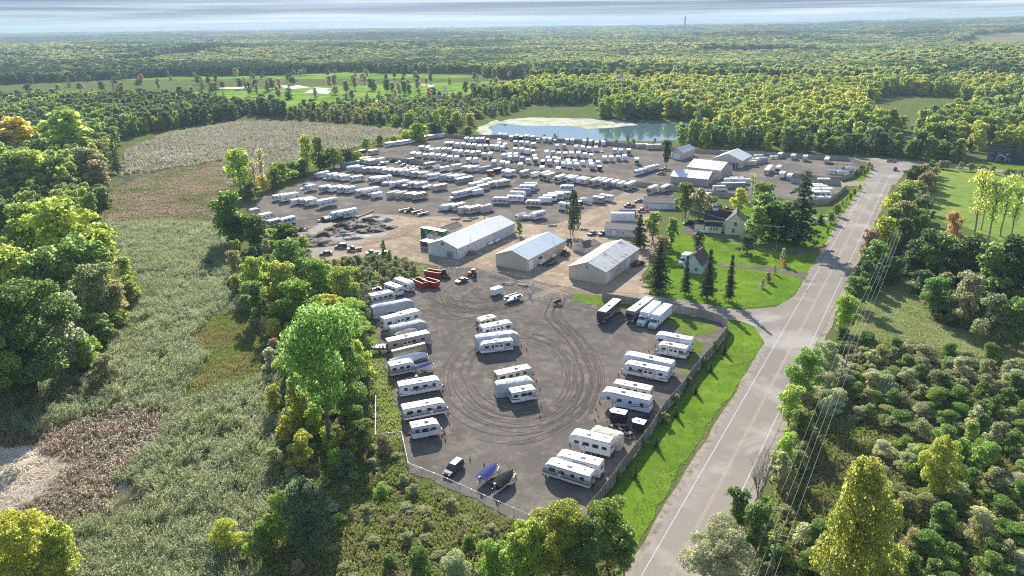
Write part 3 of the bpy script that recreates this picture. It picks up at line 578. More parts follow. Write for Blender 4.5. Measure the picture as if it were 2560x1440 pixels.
def rv(style, Ln, H, p, detail, root, rs_, slide=True, roofm=None, flip=1):
    """parts of a caravan, fifth wheel or coach; x is forward"""
    g = random.Random(rs_); h = Ln / 2; obj('body', shell(style, Ln, H, p), root)
    if detail >= 1 or style == 'coach': obj('roof', roof_mesh(style, Ln, H, roofm or (M['roof'] if g.random() < .7 else M['roof_tan'])), root)
    obj('air_conditioner', ac_mesh('plastic' if g.random() < .6 else 'grey_plastic'), root, (g.uniform(-.8, .8), 0, H + .03))
    if detail >= 1:
        obj('roof_vent', vent_mesh(), root, (h * .5 - .4, .2, H))
        for sd_ in (-1, 1): obj('gutter', cached(('gut', round(Ln, 1), style), lambda: MB().box(0, 0, 0, Ln - (1.6 if style != 'fifth' else 2.9), .04, .07).mesh('gutter', [M['grey_plastic']])), root, (-.6 if style != 'fifth' else -1.3, sd_ * 1.265, H - .1))
    if detail >= 2: obj('roof_vent', vent_mesh(), root, (-h * .65, -.3, H)); 
    ws = [(.65, .6), (1.15, .65), (.85, .55)]; zc = (2.05 if style != 'retro' else 1.75) + (.15 if style in ('fifth', 'coach') else 0)
    if detail >= 1:
        for sd_ in (-1, 1):
            nW = 4 if detail >= 2 and Ln > 7.5 else 3 if Ln > 5.5 else 2; x = -h + 1.0
            for i in range(nW):
                wd, ht = g.choice(ws); x = -h + (i + .7) * (Ln - 1.2) / nW + g.uniform(-.2, .2); obj('window', win_mesh(wd, ht, detail >= 2), root, (x, sd_ * 1.26, zc))
            if sd_ == flip: dr = obj('door', door_mesh(p), root, (h * .28 if style != 'coach' else h * .5, sd_ * 1.255, 1.5)); detail >= 2 and obj('handle', cached('hnd', lambda: MB().box(0, 0, 0, .12, .12, .05).mesh('handle', [M['steel']])), dr, (.25, 0, -.1))
        if slide and Ln > 6.5:
            sl = cached(('slide', p.name, H), lambda: MB().box(0, 0, 0, 2.7, .14, 1.75, 0).box(0, 0, .9, 2.8, .2, .05, 1).box(0, 0, -.9, 2.8, .2, .05, 1).box(-1.38, 0, 0, .05, .2, 1.8, 1).box(1.38, 0, 0, .05, .2, 1.8, 1).box(-.55, 0, .3, .8, .2, .5, 2).box(.6, 0, .3, .8, .2, .5, 2).mesh('slide_out', [M['plastic'], M['trim'], M['glass']]))
            obj('slide_out', sl, root, (-h * .15, -flip * 1.31, 1.75 + (.2 if style == 'fifth' else 0)))
            if detail >= 2: obj('awning', cached('awn', lambda: MB().cyl((-1.6, 0, 0), (1.6, 0, 0), .07, n=7).mesh('awning', [M['grey_plastic']])), root, (0, flip * 1.33, H - .25))
    obj('window', winx_mesh(1.1 if style != 'retro' else .8, .5), root, (-h - .005, 0, zc))
    if style in ('trailer', 'square', 'retro'): obj('window', winx_mesh(1.2, .4), root, (h - (.02 if style == 'square' else .24), 0, zc - .12 if style != 'square' else zc))
    if style == 'coach': obj('windscreen', cached(('ws', H), lambda: MB().box(0, 0, 0, .08, 2.2, 1.15, 0).box(0, 0, -.95, .07, 1.5, .35, 1).box(.01, -.95, -1.2, .08, .35, .25, 2).box(.01, .95, -1.2, .08, .35, .25, 2).mesh('windscreen', [M['glass'], M['trim'], M['plastic']])), root, (h + .01, 0, H - 1.35))
    if detail >= 1:
        ax = [(-.5,), (.4,)] if Ln > 5.5 else [(0,)]
        xs = [-h * .2 + a[0] * .9 for a in ax] if style != 'coach' else [-h * .45, h * .72]
        for x in xs:
            for sd_ in (-1, 1):
                wr = .36 if style != 'coach' else .48; wo = obj('wheel', wheel_mesh(wr), root, (x, sd_ * 1.1, wr))
                if detail >= 2: obj('hub_cap', cached('hub', lambda: MB().cyl((0, -.15, 0), (0, .15, 0), .12, n=8).mesh('hub_cap', [M['steel']])), wo)
        if style in ('trailer', 'square', 'retro'):
            obj('hitch', hitch_mesh(), root, (h - .3, 0, .5))
            if detail >= 2: obj('gas_tank', tank_mesh(), root, (h - .1, 0, .55))
        if style == 'fifth' and detail >= 2:
            for sd_ in (-1, 1): obj('leg', cached('leg', lambda: MB().box(0, 0, .45, .12, .12, .9).box(0, 0, .02, .3, .3, .04).mesh('leg', [M['frame']])), root, (h - 2.7, sd_ * .8, 0))
    if detail >= 2: obj('bumper', cached('bump', lambda: MB().box(0, 0, 0, .12, 2.3, .14).cyl((-.12, .3, .35), (-.25, .3, .35), .33, n=12).mesh('bumper', [M['frame']])), root, (-h - .1, 0, .5))
def covered(Ln, H, m_, root, rs_, style='square'):
    g = random.Random(rs_)
    def mk():
        V = []; Fc = []; nx, prof = 14, [(-1.32, .15), (-1.34, H * .5), (-1.3, H - .25), (-1.12, H), (-.4, H + .12), (.4, H + .1), (1.12, H), (1.3, H - .25), (1.34, H * .5), (1.32, .15)]
        for i in range(nx + 1):
            x = -Ln / 2 + Ln * i / nx; e = 1 - .12 * (abs(i / nx - .5) * 2) ** 8; fz = 1 - (.22 if i == nx else .06 if i in (0, nx - 1) else 0)
            for y, z in prof: V.append((x + g.uniform(-.05, .05), y * e + g.uniform(-.05, .05), z * fz + (g.uniform(-.12, .05) if z > 1 else 0)))
        k = len(prof)
        for i in range(nx):
            for j in range(k - 1): Fc.append((i * k + j, (i + 1) * k + j, (i + 1) * k + j + 1, i * k + j + 1))
        Fc.append(tuple(range(k))); Fc.append(tuple(range(nx * k, nx * k + k))[::-1])
        return MB().add(V, Fc, 0).mesh('cover', [m_], smooth=False)
    obj('cover', mk(), root); obj('strap', MB().box(0, -1.36, H * .35, Ln * .96, .02, .06).box(-Ln * .2, -1.37, H * .5, .06, .02, H * .8).box(Ln * .2, -1.37, H * .5, .06, .02, H * .8).mesh('strap', [M['grey_plastic']]), root)
    for x in (-.5, .5):
        for sd_ in (-1, 1): obj('wheel', wheel_mesh(.34), root, (x, sd_ * 1.12, .34))
    obj('hitch', hitch_mesh(), root, (Ln / 2 - .3, 0, .5))
def cargo(Ln, H, m_, root, vn=True, W_=2.2, roofm=None):
    h = Ln / 2; o = [(-h, -W_ / 2), (h - .6, -W_ / 2), (h if vn else h - .6, 0), (h - .6, W_ / 2), (-h, W_ / 2)]
    def mk():
        b = MB(); n = len(o); vs = [(x, y, .5) for x, y in o] + [(x, y, H) for x, y in o]; b.add(vs, [(i, (i + 1) % n, n + (i + 1) % n, n + i) for i in range(n)] + [tuple(range(n))[::-1], tuple(range(n, 2 * n))]); return b.mesh('body', [m_], bevel=.04)
    obj('body', mk(), root)
    vs = [(x * .985, y * .97, H + .005) for x, y in o] + [(x * .97, y * .94, H + .04) for x, y in o]; n = len(o)
    obj('roof', MB().add(vs, [(i, (i + 1) % n, n + (i + 1) % n, n + i) for i in range(n)] + [tuple(range(n, 2 * n))]).mesh('roof', [roofm or M['roof']]), root)
    obj('roof_vent', vent_mesh(), root, (0, 0, H + .03)); obj('rear_door', MB().box(0, 0, 0, .05, W_ - .2, H - .75, 0).box(-.02, 0, 0, .05, .03, H - .75, 1).mesh('rear_door', [m_, M['trim']]), root, (-h - .01, 0, (H + .5) / 2))
    for x in ((-.35, .4) if Ln > 4 else (0,)):
        for sd_ in (-1, 1): obj('wheel', wheel_mesh(.34), root, (x, sd_ * (W_ / 2 - .05), .34))
    obj('hitch', hitch_mesh(), root, (h - .4, 0, .5))
def boat(Ln, root, hullm, coverm=None, wrap=False, detail=2, deck=None):
    """hull on a trailer; bow forward"""
    def mk():
        V = []; n = 9; k = 7
        for i in range(n):
            t = i / (n - 1); x = -Ln / 2 + Ln * t; wd = 1.12 * (1 - max(0, (t - .45) / .55) ** 2.2) + .02; bz = .55 + .5 * max(0, t - .6) ** 1.5 * 2; tz = 1.5 + .3 * t
            V += [(x, -wd, tz), (x, -wd * .95, tz - .25), (x, -wd * .7, bz + .25), (x, 0, bz), (x, wd * .7, bz + .25), (x, wd * .95, tz - .25), (x, wd, tz)]
        Fc = [(i * k + j, (i + 1) * k + j, (i + 1) * k + j + 1, i * k + j + 1) for i in range(n - 1) for j in range(k - 1)] + [tuple(range(k)), tuple(range((n - 1) * k, n * k))]
        return MB().add(V, Fc).mesh('hull', [hullm], smooth=False)
    def top(mm, hh):
        V = []; n = 9
        for i in range(n):
            t = i / (n - 1); x = -Ln / 2 + Ln * t * .99; wd = 1.14 * (1 - max(0, (t - .45) / .55) ** 2.2) + .03; tz = 1.5 + .3 * t; c = hh * math.sin(math.pi * min(1, .12 + t * .86)) ** .7
            V += [(x, -wd, tz - (.25 if hh > .5 else 0)), (x, -wd * .45, tz + c * .75), (x, 0, tz + c), (x, wd * .45, tz + c * .75), (x, wd, tz - (.25 if hh > .5 else 0))]
        Fc = [(i * 5 + j, (i + 1) * 5 + j, (i + 1) * 5 + j + 1, i * 5 + j + 1) for i in range(n - 1) for j in range(4)] + [(0, 1, 2, 3, 4)]
        return MB().add(V, Fc).mesh('cover' if coverm else 'deck', [mm])
    obj('hull', mk(), root)
    if coverm: obj('cover', top(coverm, 1.1 if wrap else .35), root)
    else:
        obj('deck', top(deck or M['plastic'], .12), root); obj('windshield', MB().prism([(0, 1.62), (-.35, 2.05), (-.4, 2.05), (-.08, 1.62)], -.8, .8).mesh('windshield', [M['glass']]), root, (.3, 0, 0)); obj('seat', MB().box(-1.2, 0, 1.75, .6, 1.5, .35).box(-.4, .5, 1.75, .5, .5, .4).mesh('seat', [M['tarp_beige']], bevel=.05), root)
    obj('outboard', MB().frus(-.35, .1, .16, 1.1, -.45, .1, .2, 2.0).box(-.15, 0, .9, .15, .1, .8).mesh('outboard', [M['black_steel'] if wrap else M['grey_plastic']], bevel=.04), root, (-Ln / 2, 0, 0))
    tr_ = MB(); 
    for sd_ in (-1, 1): tr_.cyl((-Ln / 2, sd_ * .75, .45), (Ln * .2, sd_ * .75, .5), .05, n=5); tr_.cyl((Ln * .2, sd_ * .75, .5), (Ln / 2 + .9, 0, .5), .05, n=5)
    tr_.box(-.3, 0, .4, .1, 2.0, .1); tr_.cyl((Ln / 2 + .2, 0, .5), (Ln / 2 + .2, 0, 1.3), .04, n=5)
    obj('boat_trailer', tr_.mesh('boat_trailer', [M['steel']]), root)
    for sd_ in (-1, 1): obj('wheel', wheel_mesh(.3, .2), root, (-.3, sd_ * 1.1, .3))
def car(style, root, p, Ln=4.8):
    h = Ln / 2; W_ = .92
    if style in ('suv', 'minivan'):
        obj('body', MB().prism([(-h, .35), (-h - .03, .75), (-h + .05, 1.0), (h - 1.35, 1.02), (h - .3, .85), (h, .6), (h - .02, .35)], -W_, W_).mesh('body', [p], bevel=.08, seg=2), root)
        obj('cabin', MB().frus(-h + .05, h - 1.15, .88, 1.0, -h + .3, h - 2.0, .72, 1.68, 0, 0).mesh('cabin', [M['glass']], bevel=.04), root)
        obj('roof', MB().frus(-h + .22, h - 1.95, .76, 1.66, -h + .4, h - 2.15, .7, 1.74).mesh('roof', [p], bevel=.03), root)
        obj('roof_rack', MB().cyl((-h + .5, -.62, 1.78), (h - 2.2, -.62, 1.78), .025, n=5).cyl((-h + .5, .62, 1.78), (h - 2.2, .62, 1.78), .025, n=5).mesh('roof_rack', [M['steel']]), root)
    elif style == 'sedan':
        obj('body', MB().prism([(-h, .35), (-h - .02, .7), (-h + .1, .92), (h - 1.4, .92), (h - .25, .75), (h, .55), (h - .02, .32)], -W_, W_).mesh('body', [p], bevel=.08, seg=2), root)
        obj('cabin', MB().frus(-h + .6, h - 1.2, .84, .9, -h + 1.15, h - 2.0, .66, 1.38).mesh('cabin', [M['glass']], bevel=.04), root); obj('roof', MB().frus(-h + 1.1, h - 1.97, .68, 1.36, -h + 1.25, h - 2.1, .62, 1.42).mesh('roof', [p], bevel=.02), root)
    elif style == 'pickup':
        obj('body', MB().prism([(-h, .55), (-h, 1.05), (-.2, 1.05), (-.2, 1.1), (h - 1.2, 1.12), (h - .1, 1.0), (h, .7), (h, .45), (0, .45)], -.98, .98).mesh('body', [p], bevel=.06), root)
        obj('bed', MB().box(-h / 2 - .2, 0, 1.065, h - .5, 1.6, .02).mesh('bed', [M['black_steel']]), root)
        obj('cabin', MB().frus(-.25, h - 1.1, .92, 1.08, -.1, h - 1.75, .76, 1.78).mesh('cabin', [M['glass']], bevel=.04), root); obj('roof', MB().frus(-.15, h - 1.7, .8, 1.76, -.02, h - 1.9, .74, 1.84).mesh('roof', [p], bevel=.03), root)
    obj('windshield', MB().add([(h - 1.14, -.8, 1.03), (h - 1.14, .8, 1.03), (h - 1.98, .68, 1.64), (h - 1.98, -.68, 1.64)], [(0, 1, 2, 3)]).mesh('windshield', [M['glass']]), root) if style in ('suv', 'minivan') else None
    for sd_ in (-1, 1): obj('headlight', cached('hl', lambda: MB().box(0, 0, 0, .12, .35, .14).mesh('headlight', [M['plastic']], bevel=.03)), root, (h - .06, sd_ * .65, .68))
    for x in (-h + .9, h - .9):
        for sd_ in (-1, 1): obj('wheel', wheel_mesh(.35 if style != 'pickup' else .4, .22), root, (x, sd_ * .86, .35 if style != 'pickup' else .4))
def boxtruck(root, Ln=9.5):
    h = Ln / 2
    obj('cargo_box', MB().box(-1.15, 0, 2.35, Ln - 2.5, 2.5, 2.6).mesh('cargo_box', [M['white_steel']], bevel=.04), root); obj('roof', MB().box(-1.15, 0, 3.68, Ln - 2.6, 2.42, .04).mesh('roof', [M['roof']]), root)
    obj('cab', MB().prism([(h - 2.3, .9), (h - 2.3, 2.75), (h - 1.5, 2.7), (h - 1.1, 1.85), (h - .1, 1.6), (h, 1.3), (h, .7), (h - .3, .5), (h - 2.3, .5)], -1.08, 1.08).mesh('cab', [mat('pale blue cab', (.55, .65, .68), rough=.35)], bevel=.08, seg=2), root)
    obj('windshield', MB().add([(h - 1.44, -.9, 2.62), (h - 1.44, .9, 2.62), (h - 1.07, .95, 1.9), (h - 1.07, -.95, 1.9)], [(0, 1, 2, 3)]).mesh('windshield', [M['glass']]), root, (.03, 0, .02))
    for sd_ in (-1, 1): obj('window', win_mesh(.7, .55), root, (h - 1.85, sd_ * 1.09, 2.2))
    obj('grille', MB().box(h + .01, 0, 1.05, .05, 1.3, .55).box(h + .1, 0, .6, .15, 2.2, .25).mesh('grille', [M['steel']]), root); obj('chassis', MB().box(-1, 0, .85, Ln - 2.3, 1.0, .25).mesh('chassis', [M['frame']]), root)
    for x in (-h + 2.0, h - .95):
        for sd_ in (-1, 1): obj('wheel', wheel_mesh(.5, .35), root, (x, sd_ * 1.0, .5))
def container(root, m_, Ln=12.2, W_=2.44, H=2.6, doors=True, text=None):
    b = MB(); n = int(Ln / .35)
    b.box(0, 0, H / 2 + .1, Ln - .1, W_ - .1, H - .1, 0)
    for i in range(n):
        x = -Ln / 2 + .2 + i * (Ln - .4) / (n - 1)
        if text and abs(x) < 3.6: continue
        for sd_ in (-1, 1): b.box(x, sd_ * (W_ / 2 - .03), H / 2 + .1, .16, .06, H - .25, 0)
    obj('shell', b.mesh('shell', [m_]), root); obj('roof', MB().box(0, 0, H + .08, Ln - .1, W_ - .05, .05).mesh('roof', [M['white_steel']]), root)
    fr = MB()
    for x in (-Ln / 2 + .07, Ln / 2 - .07):
        for y in (-W_ / 2 + .07, W_ / 2 - .07): fr.box(x, y, H / 2 + .08, .14, .14, H)
    for y in (-W_ / 2 + .05, W_ / 2 - .05): fr.box(0, y, .14, Ln, .12, .16); fr.box(0, y, H + .04, Ln, .1, .1)
    obj('frame', fr.mesh('frame', [m_]), root)
def flatbed(root, Ln=6, load=None):
    b = MB().box(0, 0, .75, Ln, 2.2, .12); 
    for sd_ in (-1, 1): b.box(0, sd_ * 1.08, .95, Ln, .06, .3)
    obj('bed', b.mesh('bed', [M['frame']]), root)
    for x in (-.4, .45):
        for sd_ in (-1, 1): obj('wheel', wheel_mesh(.34), root, (x, sd_ * 1.0, .34))
    obj('hitch', hitch_mesh(), root, (Ln / 2 - .1, 0, .6))
    if load: obj('load', MB().frus(-Ln * .35, Ln * .3, .8, .82, -Ln * .25, Ln * .2, .6, 1.5).box(Ln * .1, .2, 1.6, 1.0, .8, .5).mesh('load', [M[load]], bevel=.08), root)
def dumpster(root, m_, Ln=5.5, H=1.7):
    h = Ln / 2; b = MB(); W_ = 1.2
    for sd_ in (-1, 1): b.prism([(-h, .3), (-h - .15, H + .3), (h + .15, H + .3), (h, .3)], sd_ * W_ - .04, sd_ * W_ + .04)
    b.box(-h - .05, 0, .3 + H / 2, .08, 2.4, H); b.box(h + .05, 0, .3 + H / 2, .08, 2.4, H); b.box(0, 0, .34, Ln, 2.4, .08)
    for i in range(7):
        for sd_ in (-1, 1): b.box(-h + .3 + i * (Ln - .6) / 6, sd_ * (W_ + .07), .3 + H / 2, .1, .1, H - .1)
    for sd_ in (-1, 1): b.box(0, sd_ * (W_ + .05), H + .3, Ln + .3, .16, .14)
    obj('shell', b.mesh('shell', [m_]), root); obj('floor', MB().box(0, 0, .42, Ln - .2, 2.2, .05).mesh('floor', [M['rust']]), root)
    for x in (-h + .5, h - .5): obj('skid_wheel', MB().cyl((x, -1.0, .15), (x, 1.0, .15), .15, n=8).mesh('skid_wheel', [M['frame']]), root)
def jetski(root, m_):
    obj('hull', MB().prism([(-1.4, .75), (-1.4, 1.15), (.4, 1.25), (1.5, 1.15), (1.2, .8), (.8, .65)], -.5, .5).mesh('hull', [m_], bevel=.12, seg=2), root); obj('seat', MB().frus(-1.2, .1, .22, 1.2, -1.1, 0, .16, 1.55).mesh('seat', [M['trim']], bevel=.05), root)
    obj('handlebar', MB().cyl((.3, -.4, 1.7), (.3, .4, 1.7), .03, n=5).cyl((.3, 0, 1.2), (.3, 0, 1.7), .05, n=5).mesh('handlebar', [M['frame']]), root)
    t = MB()
    for sd_ in (-1, 1): t.cyl((-1.4, sd_ * .6, .5), (1.0, sd_ * .6, .5), .04, n=5); t.cyl((1.0, sd_ * .6, .5), (2.2, 0, .5), .04, n=5)
    obj('small_trailer', t.mesh('small_trailer', [M['steel']]), root)
    for sd_ in (-1, 1): obj('wheel', wheel_mesh(.25, .15), root, (-.2, sd_ * .8, .25))
def tractor(root, m_, loader=True):
    obj('body', MB().box(.4, 0, 1.15, 1.9, .75, .7).mesh('body', [m_], bevel=.08), root); obj('cab', MB().frus(-1.1, .0, .7, 1.2, -1.0, -.1, .6, 2.5).mesh('cab', [M['glass']], bevel=.03), root); obj('cab_roof', MB().box(-.55, 0, 2.56, 1.35, 1.4, .12).mesh('cab_roof', [m_], bevel=.03), root)
    for x, r_ in ((-.7, .7), (1.1, .45)):
        for sd_ in (-1, 1): obj('wheel', wheel_mesh(r_, .38), root, (x, sd_ * .85, r_))
    if loader:
        b = MB()
        for sd_ in (-1, 1): b.cyl((-.1, sd_ * .55, 1.6), (1.6, sd_ * .55, 1.5), .08, n=5); b.cyl((1.6, sd_ * .55, 1.5), (2.2, sd_ * .55, .5), .08, n=5)
        obj('loader_arm', b.mesh('loader_arm', [M['frame']]), root); obj('bucket', MB().prism([(0, 0), (.7, .05), (.6, .15), (.15, .7), (0, .7)], -.95, .95).mesh('bucket', [M['frame']]), root, (2.1, 0, .15))
def cone(px, py, i, lab):
    g = G(px, py); t = thing('traffic_cone', lab, 'traffic cone', (g.x, g.y, .08), 0, 'orange cones standing round the parked rows')
    obj('base', cached('cb', lambda: MB().box(0, 0, .02, .38, .38, .04).mesh('base', [M['black_steel']])), t); obj('cone', cached('cc', lambda: MB().cyl((0, 0, .03), (0, 0, .85), .15, .03, n=12).mesh('cone', [M['orange']], smooth=True)), t)

# ------------------------------------------------------------ placing
def ends(ax, ay, bx, by, front='R', W_=2.5, z=.09):
    """near side base line from picture left (a) to right (b): gives centre, heading and length"""
    A, B = G(ax, ay), G(bx, by); d = (B - A); Ln = d.length; d.normalize(); n = Vector((-d.y, d.x, 0)); c = (A + B) / 2 + n * W_ / 2
    a = math.atan2(d.y, d.x) + (math.pi if front == 'L' else 0); return Vector((c.x, c.y, z)), a, Ln
LATE = []     # vehicles named now, labelled once their row is known
def V_(kind_, loc, rz, Ln, look, cat, name, row=None, group=None, detail=2, seed=0, **k):
    t = thing(name, look, cat, loc, rz, group)
    if kind_ in ('trailer', 'square', 'retro', 'fifth', 'coach'):
        H = dict(trailer=3.1, square=2.95, retro=2.6, fifth=3.65, coach=3.4)[kind_]; rv(kind_, round(Ln, 1), k.get('H', H), k.get('p', PT[0]), detail, t, seed, k.get('slide', True), k.get('roofm'), k.get('flip', 1))
    elif kind_ == 'covered': covered(Ln, k.get('H', 3.3), k['m'], t, seed)
    elif kind_ == 'cargo': cargo(Ln, k.get('H', 2.6), k['m'], t, k.get('vn', True))
    elif kind_ == 'boat': boat(Ln, t, k.get('hull', M['white_steel']), k.get('cover'), k.get('wrap', False))
    elif kind_ in ('suv', 'sedan', 'pickup', 'minivan'): car(kind_, t, CARP[k['c']], Ln)
    elif kind_ == 'boxtruck': boxtruck(t, Ln)
    elif kind_ == 'container': container(t, k['m'], Ln, H=k.get('H', 2.6), text=k.get('text'))
    elif kind_ == 'flatbed': flatbed(t, Ln, k.get('load'))
    elif kind_ == 'dumpster': dumpster(t, k['m'], Ln)
    elif kind_ == 'jetski': jetski(t, k['m'])
    elif kind_ == 'tractor': tractor(t, k['m'], k.get('loader', True))
    if row: LATE.append((row, t, look))
    return t
def byc(px, py, Ln, deg, z=.09): g = G(px, py); return Vector((g.x, g.y, z)), rad(deg), Ln
# ============================================================ BUILDINGS
def ribbed(name, col, rough=.45, metal=0.0, pitch=.45, axis='X', dark=.82, noise=.12, streak=None):
    """sheet metal cladding with fine vertical ribs as relief"""
    m = bpy.data.materials.new(name); m.use_nodes = True; n = m.node_tree; b = n.nodes['Principled BSDF']; N = n.nodes.new; Lk = n.links.new
    b.inputs['Roughness'].default_value = rough; b.inputs['Metallic'].default_value = metal; b.inputs['Specular IOR Level'].default_value = .35
    t = N('ShaderNodeTexCoord'); s = N('ShaderNodeSeparateXYZ'); Lk(t.outputs['Object'], s.inputs[0])
    ad = N('ShaderNodeMath'); ad.operation = 'ADD'; Lk(s.outputs['X'], ad.inputs[0]); Lk(s.outputs['Y'], ad.inputs[1])
    src = ad.outputs[0] if axis == 'XY' else s.outputs[axis]
    ml = N('ShaderNodeMath'); ml.operation = 'MULTIPLY'; ml.inputs[1].default_value = 6.283 / pitch; Lk(src, ml.inputs[0])
    sn = N('ShaderNodeMath'); sn.operation = 'SINE'; Lk(ml.outputs[0], sn.inputs[0]); pw = N('ShaderNodeMath'); pw.operation = 'GREATER_THAN'; pw.inputs[1].default_value = .8; Lk(sn.outputs[0], pw.inputs[0])
    bp = N('ShaderNodeBump'); bp.inputs['Distance'].default_value = .04; bp.inputs['Strength'].default_value = .7; Lk(pw.outputs[0], bp.inputs['Height']); Lk(bp.outputs[0], b.inputs['Normal'])
    tx = N('ShaderNodeTexNoise'); tx.inputs['Scale'].default_value = .35; tx.inputs['Detail'].default_value = 6; Lk(t.outputs['Object'], tx.inputs['Vector'])
    mx = N('ShaderNodeMix'); mx.data_type = 'RGBA'; mx.inputs['A'].default_value = (*col, 1); mx.inputs['B'].default_value = (*[c * (1 - noise * 2) for c in col], 1); Lk(tx.outputs['Fac'], mx.inputs['Factor']); cur = mx.outputs['Result']
    if streak:
        mp_ = N('ShaderNodeMapping'); mp_.inputs['Scale'].default_value = streak[2]; Lk(t.outputs['Object'], mp_.inputs['Vector']); t2 = N('ShaderNodeTexNoise'); t2.inputs['Scale'].default_value = 1; t2.inputs['Detail'].default_value = 7; Lk(mp_.outputs[0], t2.inputs['Vector'])
        r = N('ShaderNodeMapRange'); r.inputs['From Min'].default_value = streak[1]; r.inputs['From Max'].default_value = streak[1] + .12; Lk(t2.outputs['Fac'], r.inputs['Value'])
        m2 = N('ShaderNodeMix'); m2.data_type = 'RGBA'; m2.inputs['B'].default_value = (*streak[0], 1); Lk(cur, m2.inputs['A']); Lk(r.outputs[0], m2.inputs['Factor']); cur = m2.outputs['Result']
    Lk(cur, b.inputs['Base Color']); return m
M['wall_white'] = ribbed('white cladding', (.66, .68, .69), axis='XY', streak=((.30, .32, .34), .55, (3, 3, .3))); M['wall_tan'] = ribbed('tan cladding', (.66, .58, .46), axis='XY'); M['wall_beige'] = ribbed('beige cladding', (.66, .58, .46), axis='XY'); M['wall_greyb'] = ribbed('grey brown cladding', (.42, .39, .36), axis='XY')
M['roof_white'] = ribbed('white roof sheet', (.66, .67, .67), noise=.05); M['roof_bluish'] = ribbed('pale blue roof sheet', (.52, .60, .63), noise=.05); M['roof_rusty'] = ribbed('weathered roof sheet', (.60, .60, .57), noise=.1, streak=((.28, .23, .19), .55, (.5, .12, 1.2)))
M['roof_grey'] = mat('grey shingles', (.20, .19, .175), noise=.2, nscale=2, bump=.03, bscale=4); M['roof_dark'] = mat('dark shingles', (.035, .033, .035), noise=.2, nscale=3, bump=.03, bscale=4); M['roof_brown'] = mat('brown shingles', (.12, .09, .075), noise=.25, nscale=3, bump=.03, bscale=4)
M['sid_yellow'] = mat('cream siding', (.76, .73, .54), rough=.7, noise=.08, nscale=2); M['sid_blue'] = mat('pale blue siding', (.52, .60, .60), rough=.7, noise=.08, nscale=2); M['sid_navy'] = mat('dark navy siding', (.035, .05, .085), rough=.7, noise=.1, nscale=2); M['sid_white'] = mat('white siding', (.62, .62, .60), rough=.7, noise=.1, nscale=2)
M['trimw'] = mat('white trim', (.74, .74, .72), rough=.6)
def frame3(p0, p1, p2, Lf=None, Wf=None):
    """corner, corner along the ridge, corner across: origin, heading, length, width, side"""
    A, B, D = G(*p0), G(*p1), G(*p2); x = (B - A); Ln = Lf or x.length; x.normalize(); y = Vector((-x.y, x.x, 0)); w_ = (D - A).dot(y); sg = 1 if w_ > 0 else -1
    return A, math.atan2(x.y, x.x), Ln, (Wf or abs(w_)), sg
def gable(name, label, cat, p0, p1, p2, eave, ridge, wm, rm, Lf=None, Wf=None, over=.35, group=None, ribs=0, z=.05, sgn=None):
    A, a, Ln, W_, sg = frame3(p0, p1, p2, Lf, Wf); sg = sgn or sg
    t = thing(name, label, cat, (A.x, A.y, z), a, group); y0, y1 = (0, W_) if sg > 0 else (-W_, 0); ym = (y0 + y1) / 2
    obj('wall', MB().prismx([(y0, 0), (y0, eave), (ym, ridge - .05), (y1, eave), (y1, 0)], 0, Ln).mesh('wall', [wm]), t)
    dz = (ridge - eave) / (W_ / 2) * over
    for s in (-1, 1):
        ye = y0 - over if s < 0 else y1 + over
        pr = [(ye, eave - dz + .03), (ym + s * .004, ridge + .03), (ym + s * .004, ridge + .15), (ye, eave - dz + .15)]
        b = MB().prismx(pr, -over, Ln + over)
        if ribs:
            n = int(Ln / ribs)
            for i in range(n + 1):
                x = -over + .1 + i * (Ln + 2 * over - .2) / n; b.prismx([(ye, eave - dz + .14), (ym + s * .01, ridge + .14), (ym + s * .01, ridge + .19), (ye, eave - dz + .19)], x - .03, x + .03)
        obj('roof', b.mesh('roof', [rm]), t)
    obj('ridge_cap', MB().prismx([(ym - .3, ridge + .06), (ym, ridge + .2), (ym + .3, ridge + .06), (ym, ridge + .1)], -over, Ln + over).mesh('ridge_cap', [rm]), t)
    for x in (-.03, Ln + .03):
        for y in (y0, y1): obj('corner_trim', cached(('ct', eave), lambda: MB().box(0, 0, eave / 2, .12, .12, eave).mesh('corner_trim', [M['trimw']])), t, (x, y, 0))
    t_ = dict(t=t, L=Ln, y0=y0, y1=y1, ym=ym, e=eave, r=ridge); return t_
def put(bd, nm, me, x, y, z_): return obj(nm, me, bd['t'], (x, y, z_))
def door_panel(wd, ht, m_, horiz=True, ax='x'):
    b = MB(); n = 5
    for i in range(n):
        if ax == 'x': b.box(0, 0, ht * (i + .5) / n, wd, .08, ht / n - .03)
        else: b.box(0, 0, ht * (i + .5) / n, .08, wd, ht / n - .03)
    if ax == 'x': b.box(0, 0, ht / 2, wd, .05, ht)
    else: b.box(0, 0, ht / 2, .05, wd, ht)
    return b.mesh('door', [m_])
def winbox(wd, ht, ax='x', tm='trimw'):
    k = ('wb', wd, ht, ax, tm)
    def mk():
        b = MB()
        if ax == 'x': b.box(0, 0, 0, wd + .2, .08, ht + .2, 1); b.box(0, 0, 0, wd, .12, ht, 0); b.box(0, 0, 0, wd, .14, .06, 1); b.box(0, 0, 0, .05, .14, ht, 1)
        else: b.box(0, 0, 0, .08, wd + .2, ht + .2, 1); b.box(0, 0, 0, .12, wd, ht, 0); b.box(0, 0, 0, .14, wd, .06, 1); b.box(0, 0, 0, .14, .05, ht, 1)
        return b.mesh('window', [M['glass'], M[tm]])
    return cached(k, mk)
def flue(h_): return cached(('flue', h_), lambda: MB().cyl((0, 0, 0), (0, 0, h_), .1, n=8).cyl((0, 0, h_), (0, 0, h_ + .1), .2, .05, n=8).mesh('flue', [M['steel']]))
